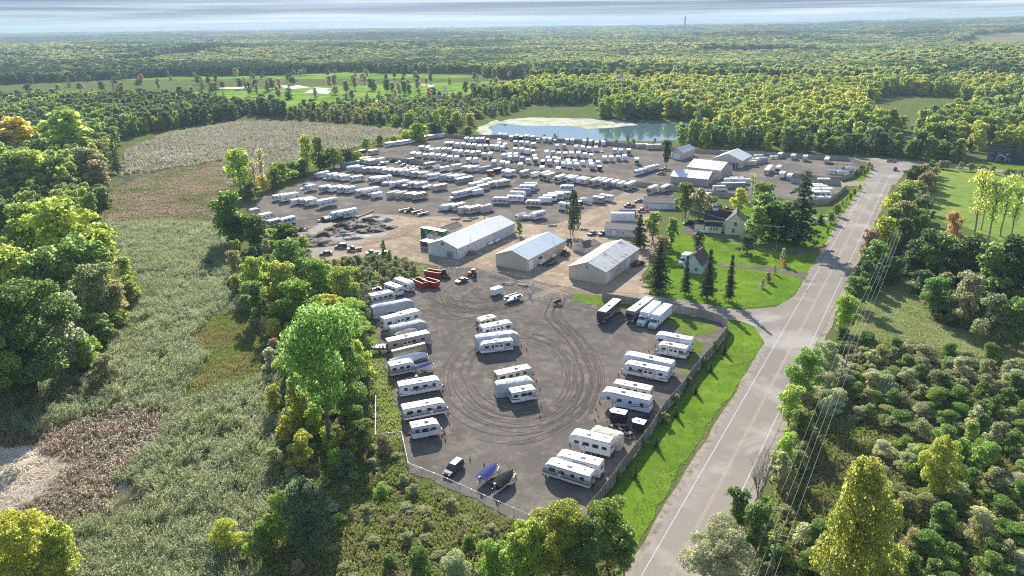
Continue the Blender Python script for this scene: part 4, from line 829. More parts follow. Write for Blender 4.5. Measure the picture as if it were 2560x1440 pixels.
# three sheds
s1 = gable('long_shed', 'longest shed, with white metal roof and grey-white ribbed walls', 'shed', (1144.6, 649.6), (1286.6, 582.8), (1071.5, 637), 4.1, 6.3, M['wall_white'], M['roof_white'], ribs=.9)
s2 = gable('metal_shed', 'middle shed with pale blue metal roof and tan walls', 'shed', (1319.5, 678.9), (1411, 629), (1239.5, 664.8), 4.1, 6.4, M['wall_tan'], M['roof_bluish'], ribs=.9)
s3 = gable('metal_shed', 'right hand shed with stained weathered roof and beige walls', 'shed', (1512.9, 711.4), (1595.5, 649.9), (1422.4, 696.1), 4.1, 6.4, M['wall_beige'], M['roof_rusty'], ribs=.9)
put(s1, 'door', door_panel(2.4, 2.6, M['grey_plastic'], ax='y'), -.05, 3.4, 0); put(s1, 'vent', winbox(.8, .8, 'y', 'grey_plastic'), -.05, s1['ym'], 4.9); put(s1, 'door', door_panel(.9, 2.1, M['sid_white'], ax='x'), .9, -.05, 0)
put(s1, 'light', MB().box(0, 0, 0, .3, .3, .3).mesh('light', [M['trim']]), 7, -.15, 3); put(s1, 'light', MB().box(0, 0, 0, .3, .3, .3).mesh('light', [M['trim']]), 24, -.15, 3.3); put(s1, 'flue', flue(2.2), 10, 1.2, 4.2)
put(s2, 'door', door_panel(2.9, 3.4, M['trimw'], ax='x'), 2.0, -.05, 0); put(s2, 'door', door_panel(2.6, 2.9, M['trim'], ax='x'), 8.5, -.05, 0); put(s2, 'flue', flue(1.6), s2['L'] * .82, 2.2, 4.8); put(s2, 'window', winbox(.8, .6), 12, 0, 2.6)
put(s3, 'door', door_panel(3.4, 3.3, M['trimw'], ax='x'), 2.3, -.05, 0); put(s3, 'door', door_panel(.9, 2.1, M['trimw'], ax='x'), 5.3, -.05, 0); put(s3, 'door', door_panel(3.4, 3.3, M['trimw'], ax='x'), s3['L'] * .66, -.05, 0); put(s3, 'door', door_panel(.9, 2.1, M['trimw'], ax='x'), s3['L'] * .75, -.05, 0)
put(s3, 'window', winbox(.8, .9), 9.5, 0, 1.9); put(s3, 'window', winbox(.8, .9), 11.3, 0, 1.9); put(s3, 'vent', winbox(.7, .9, 'y'), -.03, s3['ym'], 4.7); put(s3, 'flue', flue(1.4), 9, s3['y1'] - 3, 5.2)
# far yard buildings
b1 = gable('metal_building', 'front half of the joined metal buildings with plain white roof', 'building', (1768, 466), (1676, 457.5), (1789, 450), 3.6, 6.2, M['wall_greyb'], M['roof_white'], Wf=13, ribs=1.2, sgn=-1)
b2 = gable('metal_building', 'rear taller half of the joined metal buildings with pale blue roof', 'building', (1799, 450), (1717, 440), (1821, 437), 5.0, 8.0, M['wall_greyb'], M['roof_bluish'], Wf=16, ribs=1.2, sgn=-1)
put(b1, 'flue', flue(1.2), 4, -4, 4.8); put(b2, 'flue', flue(1.2), 4, -4, 6.2)
b3 = gable('metal_building', 'barn like hall with open dark porch under its front gable', 'building', (1853, 421), (1877, 407), (1790, 410), 4.2, 7.6, M['wall_tan'], M['roof_white'], ribs=1.2)
put(b3, 'porch_roof', MB().box(0, 0, 0, 3.2, b3['y1'] * .62, .18).mesh('porch_roof', [M['shade_g']]), -1.6, b3['ym'] - 1, 2.9); put(b3, 'opening_shade', MB().box(0, 0, 0, .1, b3['y1'] * .62, 2.8).mesh('opening_shade', [M['trim']]), -.05, b3['ym'] - 1, 1.4)  # solid black panel paints the shade inside the doorway; no hole is cut
[put(b3, 'porch_post', cached('pp', lambda: MB().box(-3.1, 0, 1.4, .2, .2, 2.8).mesh('porch_post', [M['trimw']])), 0, b3['ym'] - 1 + k * b3['y1'] * .3, 0) for k in (-1, 0, 1)]
b4 = gable('metal_building', 'small white roofed building behind the leaning pine', 'building', (1706, 400), (1735, 389), (1682, 396.5), 4.2, 6.6, M['wall_tan'], M['roof_white'], ribs=1.2)
put(b4, 'lean_to', MB().box(0, 0, 0, 6, 8, .15).mesh('lean_to', [M['shade_g']]), 6, b4['y1'] + 4, 2.6)
put(b4, 'door', door_panel(4, 3.5, M['trimw'], ax='y'), -.05, b4['ym'], 0)
b5 = gable('garage', 'low garage with grey shingle roof and two white doors', 'garage', (1609, 521), (1688, 524), (1622, 503), 2.7, 4.4, M['sid_white'], M['roof_grey'], Wf=8.5)
for x in (b5['L'] * .25, b5['L'] * .45, b5['L'] * .66): put(b5, 'door', door_panel(2.7, 2.2, M['trimw'], ax='x'), x, -.05, 0)
b6 = gable('low_building', 'low white building with grey roof behind the third shed', 'building', (1512, 589), (1592, 595), (1524, 572), 2.9, 4.3, M['sid_white'], M['roof_grey'], Wf=7.5)
for x in (2, 5, 7): put(b6, 'window', winbox(.7, .7), x, 0, 1.7)
put(b6, 'door', door_panel(.9, 2.0, M['trimw'], ax='x'), 3.6, -.05, 0)
# the yellow farmhouse
h1 = gable('farmhouse', 'cream yellow two storey farmhouse with dark roof and cross gable', 'house', (1812, 586), (1816, 560), (1846, 589), 5.3, 8.4, M['sid_yellow'], M['roof_dark'], Lf=9.5, Wf=7.2, z=.06)
t = h1['t']; yw = h1['y0'] if abs(h1['y0']) > .1 else h1['y1']; sgw = -1 if yw < 0 else 1
obj('window', winbox(1.0, 1.5, 'y'), t, (-.02, yw / 2, 4.3)); obj('window', winbox(1.0, 1.5, 'y'), t, (-.02, yw / 2 + .6, 1.7))
wing = MB().prism([(3.2, 0), (3.2, 4.9), (6.2, 7.3), (9.2, 4.9), (9.2, 0)], -sgw * .05, -sgw * 8.2); obj('wing', wing.mesh('wing', [M['sid_yellow']]), t)
for s, (xa, xb) in ((-1, (2.7, 6.2)), (1, (9.7, 6.2))): obj('roof', MB().prism([(xa, 4.6), (xb, 7.4), (xb, 7.58), (xa, 4.78)], sgw * 2.5, -sgw * 8.6).mesh('roof', [M['roof_dark']]), t)
obj('annex', MB().box(1.9, -sgw * 4.6, 1.4, 2.8, 6.2, 2.8).mesh('annex', [M['sid_yellow']]), t); obj('annex_roof', MB().prism([(.2, 2.75), (3.3, 3.7), (3.3, 3.85), (.2, 2.9)], -sgw * 1.3, -sgw * 8.0).mesh('annex_roof', [M['roof_dark']]), t)
for k in range(3): obj('window', winbox(.7, .9, 'y'), t, (.47, -sgw * (3.2 + k * 1.1), 1.8))
obj('shed_wing', MB().box(4.5, -sgw * 10.0, 1.4, 4.0, 3.8, 2.8).mesh('shed_wing', [M['sid_yellow']]), t); obj('shed_roof', MB().prism([(2.2, 2.7), (4.5, 3.9), (6.8, 2.7), (6.8, 2.85), (4.5, 4.05), (2.2, 2.85)], -sgw * 8.2, -sgw * 12.1).mesh('shed_roof', [M['roof_dark']]), t)
obj('screen_porch', MB().box(3.0, yw + sgw * 1.3, 1.3, 3.5, 2.6, 2.6, 0).box(2.5, yw + sgw * 1.5, 1.7, 3.0, 2.4, 1.2, 1).mesh('screen_porch', [M['sid_yellow'], M['trim']]), t); obj('porch_roof', MB().box(2.9, yw + sgw * 1.4, 2.75, 4.0, 3.0, .2).mesh('porch_roof', [M['roof_dark']]), t)
obj('deck', MB().box(-.6, -sgw * 8, .5, 2.2, 4, .15, 0).box(-1.6, -sgw * 8, 1.0, .08, 4, .9, 1).mesh('deck', [M['wood_grey'], M['trimw']]), t)
h2 = gable('cottage', 'small pale blue house with brown roof behind the spruces', 'house', (1752, 687), (1776, 667), (1708, 681), 3.2, 6.6, M['sid_blue'], M['roof_brown'], Lf=9, z=.06)
put(h2, 'window', winbox(1.1, 1.1, 'y'), -.02, h2['ym'] - 1.2, 1.6); put(h2, 'chimney', MB().box(0, 0, 0, .6, .6, 1.6).mesh('chimney', [M['roof_brown']]), 4.5, h2['ym'] + .4, 7)
c, r, Ln = byc(1712, 662, 6, 235); V_('boxtruck', c, r, 6.5, 'white and blue panel van beside the small pale blue house', 'van', 'panel_van')
h3 = gable('farmhouse', 'dark navy two storey house with slate roof at the right edge', 'house', (2466, 403), (2521, 407), (2475, 390), 6.0, 9.0, M['sid_navy'], M['roof_dark'], Wf=9, z=.06)
for x in (.12, .5, .85):
    for z_ in (1.6, 4.5): put(h3, 'window', winbox(1.5, 1.4), h3['L'] * x + .4, 0, z_)
put(h3, 'porch_gable', MB().prism([(-2.4, 2.7), (0, 4.0), (2.4, 2.7), (2.4, 2.9), (0, 4.25), (-2.4, 2.9)], -1.6, 0).box(-2.2, -1.4, 1.35, .2, .2, 2.7).box(2.2, -1.4, 1.35, .2, .2, 2.7).mesh('porch_gable', [M['trimw']]), h3['L'] * .62, 0, 0)
gable('garage_wing', 'lower navy garage wing right of the two storey navy house', 'house', (2522, 408), (2610, 414), (2530, 396), 3.2, 6.0, M['sid_navy'], M['roof_dark'], Wf=8, z=.06)
gable('cottage', 'low white house roof peeping out of trees above the junction', 'house', (2275, 324), (2312, 326), (2280, 316), 2.8, 4.6, M['sid_white'], M['roof_grey'], Wf=10)
gable('warehouse', 'far warehouse with pale roof among the hazy woods', 'building', (915, 94), (965, 94.3), (920, 92), 9, 12, M['wall_beige'], M['roof_white'], Lf=70, Wf=60, z=22)
gable('store', 'tiny far building right of the hazy warehouse', 'building', (1000, 93), (1014, 93.2), (1002, 91), 9, 12, M['wall_beige'], M['roof_white'], Lf=30, Wf=30, z=22)
# containers and sheds by the long shed
A, B = G(1052, 592), G(1108, 603); d = (B - A); a = math.atan2(d.y, d.x); n = Vector((-d.y, d.x, 0)).normalized(); c = (A + B) / 2 + n * 1.3
t = thing('shipping_container', 'long green container lettered U A S behind the longest shed', 'shipping container', (c.x, c.y, .06), a); Lc = d.length; container(t, M['green'], Lc, H=3.6, W_=2.6, text=True)
fc = bpy.data.curves.new('lettering', 'FONT'); fc.body = 'U  A  S'; fc.size = 1.75; fc.extrude = .02; fc.space_character = 1.15; fc.materials.append(mat('white lettering', (.8, .8, .78)))
fo = bpy.data.objects.new('lettering', fc); C.objects.link(fo); bpy.context.view_layer.update(); lm = bpy.data.meshes.new_from_object(fo.evaluated_get(bpy.context.evaluated_depsgraph_get())); bpy.data.objects.remove(fo)
o = obj('lettering', lm, t, (-Lc * .30, -1.33, 1.75)); o.rotation_euler = (math.pi / 2, 0, 0)
c, r, Ln = byc(1075, 622, 7, math.degrees(a)); t = thing('open_shelter', 'white roofed open shelter left of the longest shed gable', 'shelter', c, r)
obj('roof', MB().box(0, 0, 2.9, 6.5, 3.4, .15).mesh('roof', [M['roof']]), t); obj('side', MB().box(-3.2, 0, 1.4, .08, 3.3, 2.8).box(3.2, 0, 1.4, .08, 3.3, 2.8).box(0, 1.6, 1.4, 6.4, .08, 2.8).box(0, -1.6, .5, 6.4, .08, .9).mesh('side', [M['shade_g']]), t)
gable('small_shed', 'small brown roofed shed between green container and longest shed', 'shed', (1088, 607), (1122, 596), (1082, 600), 2.4, 3.6, M['sid_white'], M['roof_brown'], Wf=4.5)
gable('small_shed', 'second small brown roofed shed at the right end of the green container', 'shed', (1128, 590), (1155, 580), (1122, 583), 2.6, 3.8, M['sid_white'], M['roof_brown'], Wf=5)
gable('small_shed', 'brown low roof tucked against the left side of the third shed', 'shed', (1462, 634), (1500, 622), (1472, 618), 2.0, 2.9, M['sid_white'], M['roof_brown'], Wf=6)
c, r, Ln = byc(1556, 551, 9, -4); t = thing('semi_trailer', 'long white box trailer behind the low white building', 'box trailer', c, r); container(t, M['white_steel'], 10, H=3.2)
c, r, Ln = byc(1569, 541, 6, -4); t = thing('dumpster', 'bright blue open container behind the long white box trailer', 'dumpster', c, r); dumpster(t, M['blue'], 7, 2.0)
c, r, Ln = byc(1832, 470, 9, 180); t = thing('shipping_container', 'dark container at the right end of the joined buildings', 'shipping container', c, r); container(t, M['shade_g'], 12)
c, r, Ln = byc(1797, 478, 9, 180); t = thing('shipping_container', 'short pale container before the joined metal buildings', 'shipping container', c, r); container(t, M['tarp_beige'], 6)
def tank(px, py, rz, lb):
    c, r, Ln = byc(px, py, 3, rz); t = thing('gas_storage_tank', lb, 'gas tank', c, r, 'white gas tanks along the shed walls')
    obj('vessel', MB().cyl((-1.2, 0, .9), (1.2, 0, .9), .5, n=14).cyl((1.2, 0, .9), (1.5, 0, .9), .5, .2, n=14).cyl((-1.2, 0, .9), (-1.5, 0, .9), .5, .2, n=14).mesh('vessel', [M['plastic']], smooth=False), t); obj('foot', MB().box(-.8, 0, .2, .2, .7, .4).box(.8, 0, .2, .2, .7, .4).mesh('foot', [M['grey_plastic']]), t)
hs1 = math.degrees(s1['t'].rotation_euler[2]); tank(1227, 614, hs1, 'white gas tank by the longest shed wall, left of the two'); tank(1243, 606.5, hs1, 'white gas tank by the longest shed wall, right of the two'); tank(1384, 646, math.degrees(s2['t'].rotation_euler[2]), 'single white gas tank by the middle shed wall')
c, r, Ln = byc(1378, 661, 6, math.degrees(s2['t'].rotation_euler[2])); V_('flatbed', c, r, 6.5, 'silver flat trailer beside the middle shed', 'utility trailer', 'utility_trailer')
c, r, Ln = byc(1352, 662, 4, math.degrees(s2['t'].rotation_euler[2]) + 180); V_('cargo', c, r, 3, 'little white trailer in the doorway of the middle shed', 'cargo trailer', 'cargo_trailer', m=M['white_steel'], H=2.0)
c, r, Ln = byc(1412, 640, 3, 60); V_('tractor', c, r, Ln, 'rusty loader tractor right of the middle shed', 'tractor', 'loader_tractor', m=M['rust'])
c, r, Ln = byc(1420, 612, 3, 120); V_('tractor', c, r, Ln, 'dark tractor by the far corner of the middle shed', 'tractor', 'loader_tractor', m=M['black_steel'], loader=False)
c, r, Ln = byc(1732, 404, 3, 20); V_('tractor', c, r, Ln, 'dark machine in the shade beside the small white roofed building', 'tractor', 'loader_tractor', m=M['rust'])

# ============================================================ FENCES
def panel_mesh(Lp, H, nb, name='panel'):
    def mk():
        b = MB(); w_ = Lp / nb
        for i in range(nb): b.box(w_ * (i + .5), ((i * 7) % 3 - 1) * .008, H / 2 + ((i * 5) % 4) * .012, w_ * .9, .03, H)
        b.box(Lp / 2, .05, H * .2, Lp, .05, .1); b.box(Lp / 2, .05, H * .8, Lp, .05, .1); b.box(Lp / 2, 0, H / 2, Lp, .012, H - .05); return b.mesh('panel', [M['wood_grey']])
    return cached(('panel', round(Lp, 2), H, nb), mk)
def board_fence(pts, H, label, Lp=2.4, nb=12, each=True, group=None, z=.05):
    W = [G(*p) for p in pts]; t = thing('board_fence', label, 'fence', (W[0].x, W[0].y, z), 0, group); o = W[0]; jm = MB()
    for i in range(len(W) - 1):
        d = W[i + 1] - W[i]; Ld = d.length; n = max(1, round(Ld / Lp)); lp = Ld / n; a = math.atan2(d.y, d.x); d.normalize()
        for k in range(n):
            q = W[i] + d * lp * k - o
            if each:
                p_ = obj('panel', panel_mesh(lp * 1.0, H, nb), t, (q.x, q.y, R.uniform(-.05, .05)), a)
                obj('post', cached(('post', H), lambda: MB().box(0, .08, H / 2 + .05, .12, .12, H + .1).mesh('post', [M['wood_grey']])), t, (q.x, q.y, 0), a)
            else:
                e = q + d * lp * .97; hh = H + R.uniform(-.07, .07); m_ = q.lerp(e, .5); jm.box(m_.x, m_.y, hh / 2, lp * .96, .05, hh, rz=a); jm.box(q.x, q.y, H / 2, .14, .14, H + .1, rz=a)
    if not each: obj('boards', jm.mesh('boards', [M['wood_grey']]), t)
    return t
board_fence([(1505, 752), (1560, 760), (1620, 770), (1700, 785), (1765, 797), (1800, 808), (1817, 824)], 2.4, 'grey board fence along the top right edge of the near lot', z=.09)
board_fence([(1817, 824), (1816, 838), (1780, 885), (1735, 937), (1700, 987), (1665, 1026), (1622, 1092), (1580, 1147), (1557, 1177), (1525, 1222), (1500, 1256), (1468, 1293)], 2.4, 'grey board fence running down beside the road bank', z=.09)
board_fence([(905, 402), (960, 402), (1084, 415), (1160, 419), (1240, 427), (1320, 434), (1400, 442), (1500, 453), (1600, 466), (1690, 477), (1750, 486), (1860, 500)], 2.4, 'long grey fence dividing the middle yard from the far yard', each=False, Lp=3)
board_fence([(1028, 353), (1048, 345), (1115, 344), (1160, 347), (1240, 345), (1295, 349), (1350, 352), (1400, 355), (1455, 359), (1515, 363), (1580, 369), (1640, 373), (1690, 379)], 2.4, 'weathered fence between the far yard and the pond', each=False, Lp=3)
board_fence([(1735, 381), (1790, 386), (1890, 388), (1960, 392), (2040, 398), (2118, 402), (2152, 414), (2148, 428), (2132, 444), (2100, 453), (2060, 453), (2000, 447), (1950, 440)], 2.4, 'weathered fence wrapping the yard corner by the junction', each=False, Lp=3)
board_fence([(1975, 458), (2060, 461), (2100, 464), (2112, 475), (2096, 492), (2070, 510), (2020, 513)], 2.4, 'weathered fence round the small trailer pocket by the road', each=False, Lp=3)
def chain_fence(pts, H, label, z=.09, tall=None):
    W = [G(*p) for p in pts]; t = thing('chain_link_fence', label, 'fence', (W[0].x, W[0].y, z)); o = W[0]; rl = MB(); wm = MB()
    for i in range(len(W) - 1):
        a, b = W[i] - o, W[i + 1] - o; Ld = (b - a).length; n = max(1, round(Ld / 3))
        rl.cyl((a.x, a.y, H), (b.x, b.y, H), .045, n=5); d = (b - a).normalized(); m_ = int(Ld / .32)
        for k in range(m_):
            for s in (0, 1):
                u0, u1 = k * .32, k * .32 + (H if not s else -H); u1 = min(max(u1, 0), Ld); f = abs(u1 - u0) / H; q0 = a + d * u0; q1 = a + d * u1
                if f > .1: wm.cyl((q0.x, q0.y, .03), (q1.x, q1.y, .03 + f * (H - .05)), .006, n=3, cap=False)
        for k in range(n): q = a.lerp(b, k / n); obj('post', cached(('cpost', H), lambda: MB().cyl((0, 0, 0), (0, 0, H + .05), .05, n=6).mesh('post', [M['steel']])), t, q)
    obj('top_rail', rl.mesh('top_rail', [M['steel']]), t); me = bpy.data.meshes.new('wire_mesh'); me.from_pydata(wm.v, [], wm.f); me.materials.append(M['steel']); obj('wire_mesh', me, t)['kind'] = 'stuff'
chain_fence([(941, 1010), (940, 1107), (1005, 1101), (1022, 1180), (1120, 1220), (1211, 1262), (1361, 1328), (1430, 1360)], 1.9, 'chain link fence round the bottom left corner of the near lot')
chain_fence([(1100, 682), (1205, 687), (1270, 696), (1333, 712)], 1.9, 'chain link fence at the top of the near lot left of the gate')
chain_fence([(1333, 714), (1320, 738), (1332, 752)], 1.9, 'open chain link gate leaf standing in the near lot entrance')
chain_fence([(1345, 748), (1378, 756), (1450, 768)], 1.9, 'low chain link fence right of the gate')
# ============================================================ POLES AND WIRES
M['pole'] = mat('weathered pole', (.26, .23, .20), rough=.9, noise=.3, nscale=3); M['wire'] = mat('aluminium wire', (.42, .43, .42), rough=.5)
def upole(bx, by, ty, label, arms=1, w_=.16, armlen=2.4, rz=0, lamp=False, z=0):
    h = hgt(bx, by, ty); g = G(bx, by); t = thing('utility_pole', label, 'utility pole', (g.x, g.y, z), rz, None)
    obj('pole', MB().cyl((0, 0, 0), (0, 0, h), w_, w_ * .6, n=8).mesh('pole', [M['pole']]), t)
    for k in range(arms):
        obj('crossarm', MB().box(0, 0, h - .5 - k * .9, armlen, .12, .14).mesh('crossarm', [M['pole']]), t)
        ins = MB(); [ins.cyl((x, 0, h - .45 - k * .9), (x, 0, h - .2 - k * .9), .05, n=5) for x in (-armlen / 2 + .1, -armlen / 6, armlen / 6, armlen / 2 - .1)]; obj('insulator', ins.mesh('insulator', [M['grey_plastic']]), t)
    if lamp: obj('lamp', MB().cyl((0, 0, h - .6), (1.6, 0, h - .2), .04, n=5).box(1.7, 0, h - .25, .5, .25, .15).mesh('lamp', [M['steel']]), t)
    return g, h, t
def wires(A, hA, B, hB, offs, sag, label, rA=.016, dz=.3):
    d = (B - A).normalized(); n = Vector((-d.y, d.x, 0))
    for j, o_ in enumerate(offs):
        pts = []
        for i in range(15):
            u = i / 14; q = A.lerp(B, u) + n * o_; pts.append(Vector((q.x, q.y, (hA + (hB - hA) * u) - dz - sag * 4 * u * (1 - u))))
        b = MB(); [b.cyl(pts[i], pts[i + 1], rA, n=4, cap=False) for i in range(14)]
        o = obj('power_line', b.mesh('power_line', [M['wire']])); tag(o, '%s, %s strand' % (label, ordn(j, len(offs))), 'power line', 'wires over the scrub right of the road')
lx = lane(G(2108, 957).y, 0)
ga, ha, ta = upole(2108, 957, 848, 'double pole with crossarm over the scrub, middle of the three right of the road', 2, .18, 3.2, -.3)
gc, hc, tc_ = upole(2228, 658, 575, 'tall pole with double crossarm in the far hedge right of the road', 2, .18, 3.4, -.3)
dd = (ga - gc).normalized(); gb = ga + dd * (ga - gc).length * .62; 
def polexy(g, h, label):
    t = thing('utility_pole', label, 'utility pole', (g.x, g.y, 0), -.3); obj('pole', MB().cyl((0, 0, 0), (0, 0, h), .19, .12, n=8).mesh('pole', [M['pole']]), t)
    obj('crossarm', MB().box(0, 0, h - .6, 3.6, .14, .16).mesh('crossarm', [M['pole']]), t); obj('crossarm', MB().box(0, 0, h - 1.5, 1.6, .12, .14).mesh('crossarm', [M['pole']]), t); return t
gb = G(1926, 1452); hb = hgt(1926, 1452, 1325); polexy(gb, hb, 'nearest pole with wide crossarm at the bottom right')
wires(gb, hb, ga, ha, (-1.6, -.5, .5, 1.6), 1.0, 'wire between the nearest and middle poles'); wires(ga, ha, gc, hc, (-1.5, -.5, .5, 1.5), 1.6, 'wire between the middle and far poles')
gz = gb + (gb - ga).normalized() * 45; wires(gz, hb, gb, hb, (-1.6, -.5, .5, 1.6), .8, 'wire leaving the frame from the nearest pole')
gd, hd_, _ = upole(1937, 652, 564, 'pale pole with lamp on the lawn beside the spruces', 1, .14, 1.6, 0, True)
for a in [(1426, 593, 515, 'bare wooden pole left of the two pine trunks behind the middle shed', 1), (1211, 545, 509, 'twin lamp pole behind the longest shed', 1), (1629, 620, 556, 'wooden pole right of the third shed', 1), (1706, 558, 513, 'pole left of the yellow house', 1),
          (2086, 459, 406, 'brown pole at the pocket fence by the road', 1), (2136, 404, 353, 'pole at the junction corner of the yard', 2), (1889, 393, 355, 'pole behind the hall in the far yard', 1), (1395, 348, 328, 'pole standing by the pond fence', 1), (663, 482, 365, 'tall pole among trees left of the middle yard', 1),
          (278, 512, 412, 'thin pole in the brown sedge of the marsh', 1), (270, 470, 395, 'thin pole behind the one in the brown sedge', 1), (1160, 345, 312, 'pole behind the upper left corner of the pond yard', 1)]:
    upole(*a[:4], arms=a[4], w_=.15, armlen=2.0)
wires(gd, hd_, G(1706, 558), hgt(1706, 558, 513), (0,), 1.5, 'single wire from the lawn pole to the farmhouse pole', .02)
for y0_, y1_, j in ((312, 285, 0), (345, 300, 1)):
    A, B = G(-40, 470 + j * 40), G(663, 480); wires(A, 17 - j * 2.5, B, 14 - j * 1.5, (0,), 3, 'long wire across the marsh trees, %s' % ('upper' if j == 0 else 'lower'), .05)
def lattice(name, label, cat, pos, h, w0, w1, arms=(), r_=.12):
    t = thing(name, label, cat, pos); b = MB(); n = 9
    cn = lambda u, i: Vector(((1, 1, -1, -1)[i] * (w0 + (w1 - w0) * u) / 2, (1, -1, -1, 1)[i] * (w0 + (w1 - w0) * u) / 2, h * u))
    for i in range(4):
        b.cyl(cn(0, i), cn(1, i), r_, n=4)
        for k in range(n):
            b.cyl(cn(k / n, i), cn((k + 1) / n, (i + 1) % 4), r_ * .6, n=3); b.cyl(cn(k / n, (i + 1) % 4), cn((k + 1) / n, i), r_ * .6, n=3)
    obj('tower', b.mesh('tower', [M['steel']]), t)
    for z_, wd in arms: obj('crossarm', MB().cyl((-wd / 2, 0, z_), (wd / 2, 0, z_), r_, n=4).cyl((-wd / 2, 0, z_), (0, 0, z_ + 1.5), r_ * .6, n=4).cyl((wd / 2, 0, z_), (0, 0, z_ + 1.5), r_ * .6, n=4).mesh('crossarm', [M['steel']]), t)
for px, py, ty, lb in ((1115, 264, 212, 'steel lattice pylon between the golf course and the pond'), (1552, 246, 176, 'steel lattice pylon rising from the wood right of the pond'), (1850, 215, 182, 'faint steel pylon further along in the wood')):
    g = G(px, py); lattice('transmission_pylon', lb, 'pylon', g, hgt(px, py, ty), 7, 1.5, ((hgt(px, py, ty) * .7, 16), (hgt(px, py, ty) * .85, 12)), .18)
d = G(1707, 140); d = Vector((d.x, d.y, 0)).normalized(); rr_ = 4300; zz = float(T(d.x * rr_, d.y * rr_)); q = Vector((d.x * rr_, d.y * rr_, zz)); hh_ = next((h for h in range(30, 260, 2) if P(q.x, q.y, zz + h)[1] < 39), 120)
lattice('radio_mast', 'tall red and white radio mast on the horizon', 'radio mast', q, hh_, 9, 3, ((hh_ * .8, 14), (hh_ * .92, 10)), 1.1)
# ============================================================ HEAPS AND ODDS
soil = mat('dark soil', (.085, .062, .048), noise=.5, nscale=.8, bump=.3, bscale=1.5); rub = mat('broken rubble', (.30, .27, .24), noise=.5, nscale=1.5, bump=.2, bscale=2)
def heap(px, py, rx_, ry_, h, m_, lb, seed):
    g = G(px, py); V = []; Fc = []; n = 22
    for i in range(n + 1):
        for j in range(n + 1):
            x, y = (i / n * 2 - 1), (j / n * 2 - 1); r = math.hypot(x, y); k = max(0, 1 - r * r) ** .8
            z_ = h * k * (.35 + .9 * float(vnoise(x * rx_, y * ry_, 2.2, seed)) + .3 * float(vnoise(x * rx_, y * ry_, .8, seed))) - .05; V.append((x * rx_, y * ry_, z_))
    for i in range(n):
        for j in range(n): Fc.append((i * (n + 1) + j, (i + 1) * (n + 1) + j, (i + 1) * (n + 1) + j + 1, i * (n + 1) + j + 1))
    me = bpy.data.meshes.new('soil_heap'); me.from_pydata(V, [], Fc); me.materials.append(m_); me.update(); o = obj('soil_heap', me, loc=(g.x, g.y, .1), rz=.2); tag(o, lb, 'soil heap', 'heaps between the dirt yard and the middle yard')
for k, a in enumerate([(830, 590, 9, 6, 2.2, soil, 'dark soil heap at the left end of the heaps'), (870, 572, 10, 6, 2.6, soil, 'broad dark soil heap in the middle of the heaps'), (905, 560, 9, 5, 2.0, soil, 'dark soil heap below the beam line'), (940, 552, 8, 5, 1.8, rub, 'mixed rubble heap at the right end of the heaps'), (960, 570, 6, 4, 1.5, soil, 'small brown heap nearest the dirt yard'), (800, 608, 10, 6, 1.6, soil, 'low dark heap at the pit edge by the trees'), (870, 595, 9, 4, 1.5, rub, 'pale rubble ridge in front of the dark heaps'), (925, 578, 7, 4, 1.6, soil, 'brown heap between rubble and yard'), (750, 590, 8, 5, 1.2, soil, 'low heap half under the trees')]): heap(*a, k)
def pile(px, py, n, ln, m_, lb, seed, rz=0, name='timber_pile', cat='timber pile', spread=1.8):
    g = G(px, py); r = random.Random(seed); t = thing(name, lb, cat, (g.x, g.y, .1), rz)
    for i in range(n): obj('log', cached(('log', m_.name, ln, i % 3), lambda: MB().box(0, 0, 0, ln, .28, .24).mesh('log', [m_])), t, (r.uniform(-spread, spread) * .5, r.uniform(-spread, spread) * .6, .15 + .22 * (i // 4)), r.uniform(-.4, .4))
for k, a in enumerate([(1270, 712, 8, 3, M['wood_grey'], 'heap of old timber and brush by the open gate'), (1310, 714, 7, 2.5, M['wood_grey'], 'smaller timber heap next to the open gate'), (1140, 549, 8, 3, rub, 'stack of slabs left of the cream covered trailers'), (1170, 553, 8, 3, rub, 'stack of pale slabs behind the longest shed roof'), (1185, 547, 7, 2.5, rub, 'slabs beside the twin lamp pole'), (1460, 575, 9, 3, M['wood_grey'], 'row of logs behind the blue-grey car'), (1380, 565, 7, 3, rub, 'timber frame pile behind the middle shed')]): pile(*a, seed=k)
for k, (x0_, y0_, x1_, y1_) in enumerate([(858, 559, 905, 541), (905, 541, 940, 526)]):
    A, B = G(x0_, y0_), G(x1_, y1_); d = B - A; t = thing('beam_row', 'long row of timber beams, %s half' % ('lower' if k == 0 else 'upper'), 'timber beams', (A.x, A.y, .1), math.atan2(d.y, d.x)); n = int(d.length / 3.2)
    for i in range(n): obj('beam', cached('beam', lambda: MB().box(1.5, 0, .25, 3, .4, .5).mesh('beam', [M['wood_grey']])), t, (i * 3.2, R.uniform(-.1, .1), 0))
for k, (x, y, rz) in enumerate([(30, 648, 10), (70, 640, 30), (45, 670, 0), (95, 660, 50), (15, 662, 80)]):
    c, r, Ln = byc(x, y, 6, rz); V_('flatbed' if k % 2 else 'sedan', c, r, 5 if k % 2 == 0 else 6, ['rusty car', 'dark trailer', 'dark car', 'loaded trailer', 'old car'][k] + ' in the scrapyard clearing at the left edge', 'car' if k % 2 == 0 else 'utility trailer', 'parked_car' if k % 2 == 0 else 'utility_trailer', load='rust', c=['red', 'grey', 'black', 'grey', 'brown'][k])
g = G(1693, 585); tag(obj('bin', MB().frus(-.3, .3, .3, 0, -.38, .38, .38, 1.1).mesh('bin', [M['trim']]), loc=g), 'dark wheeled bin on the farmhouse lawn', 'bin')
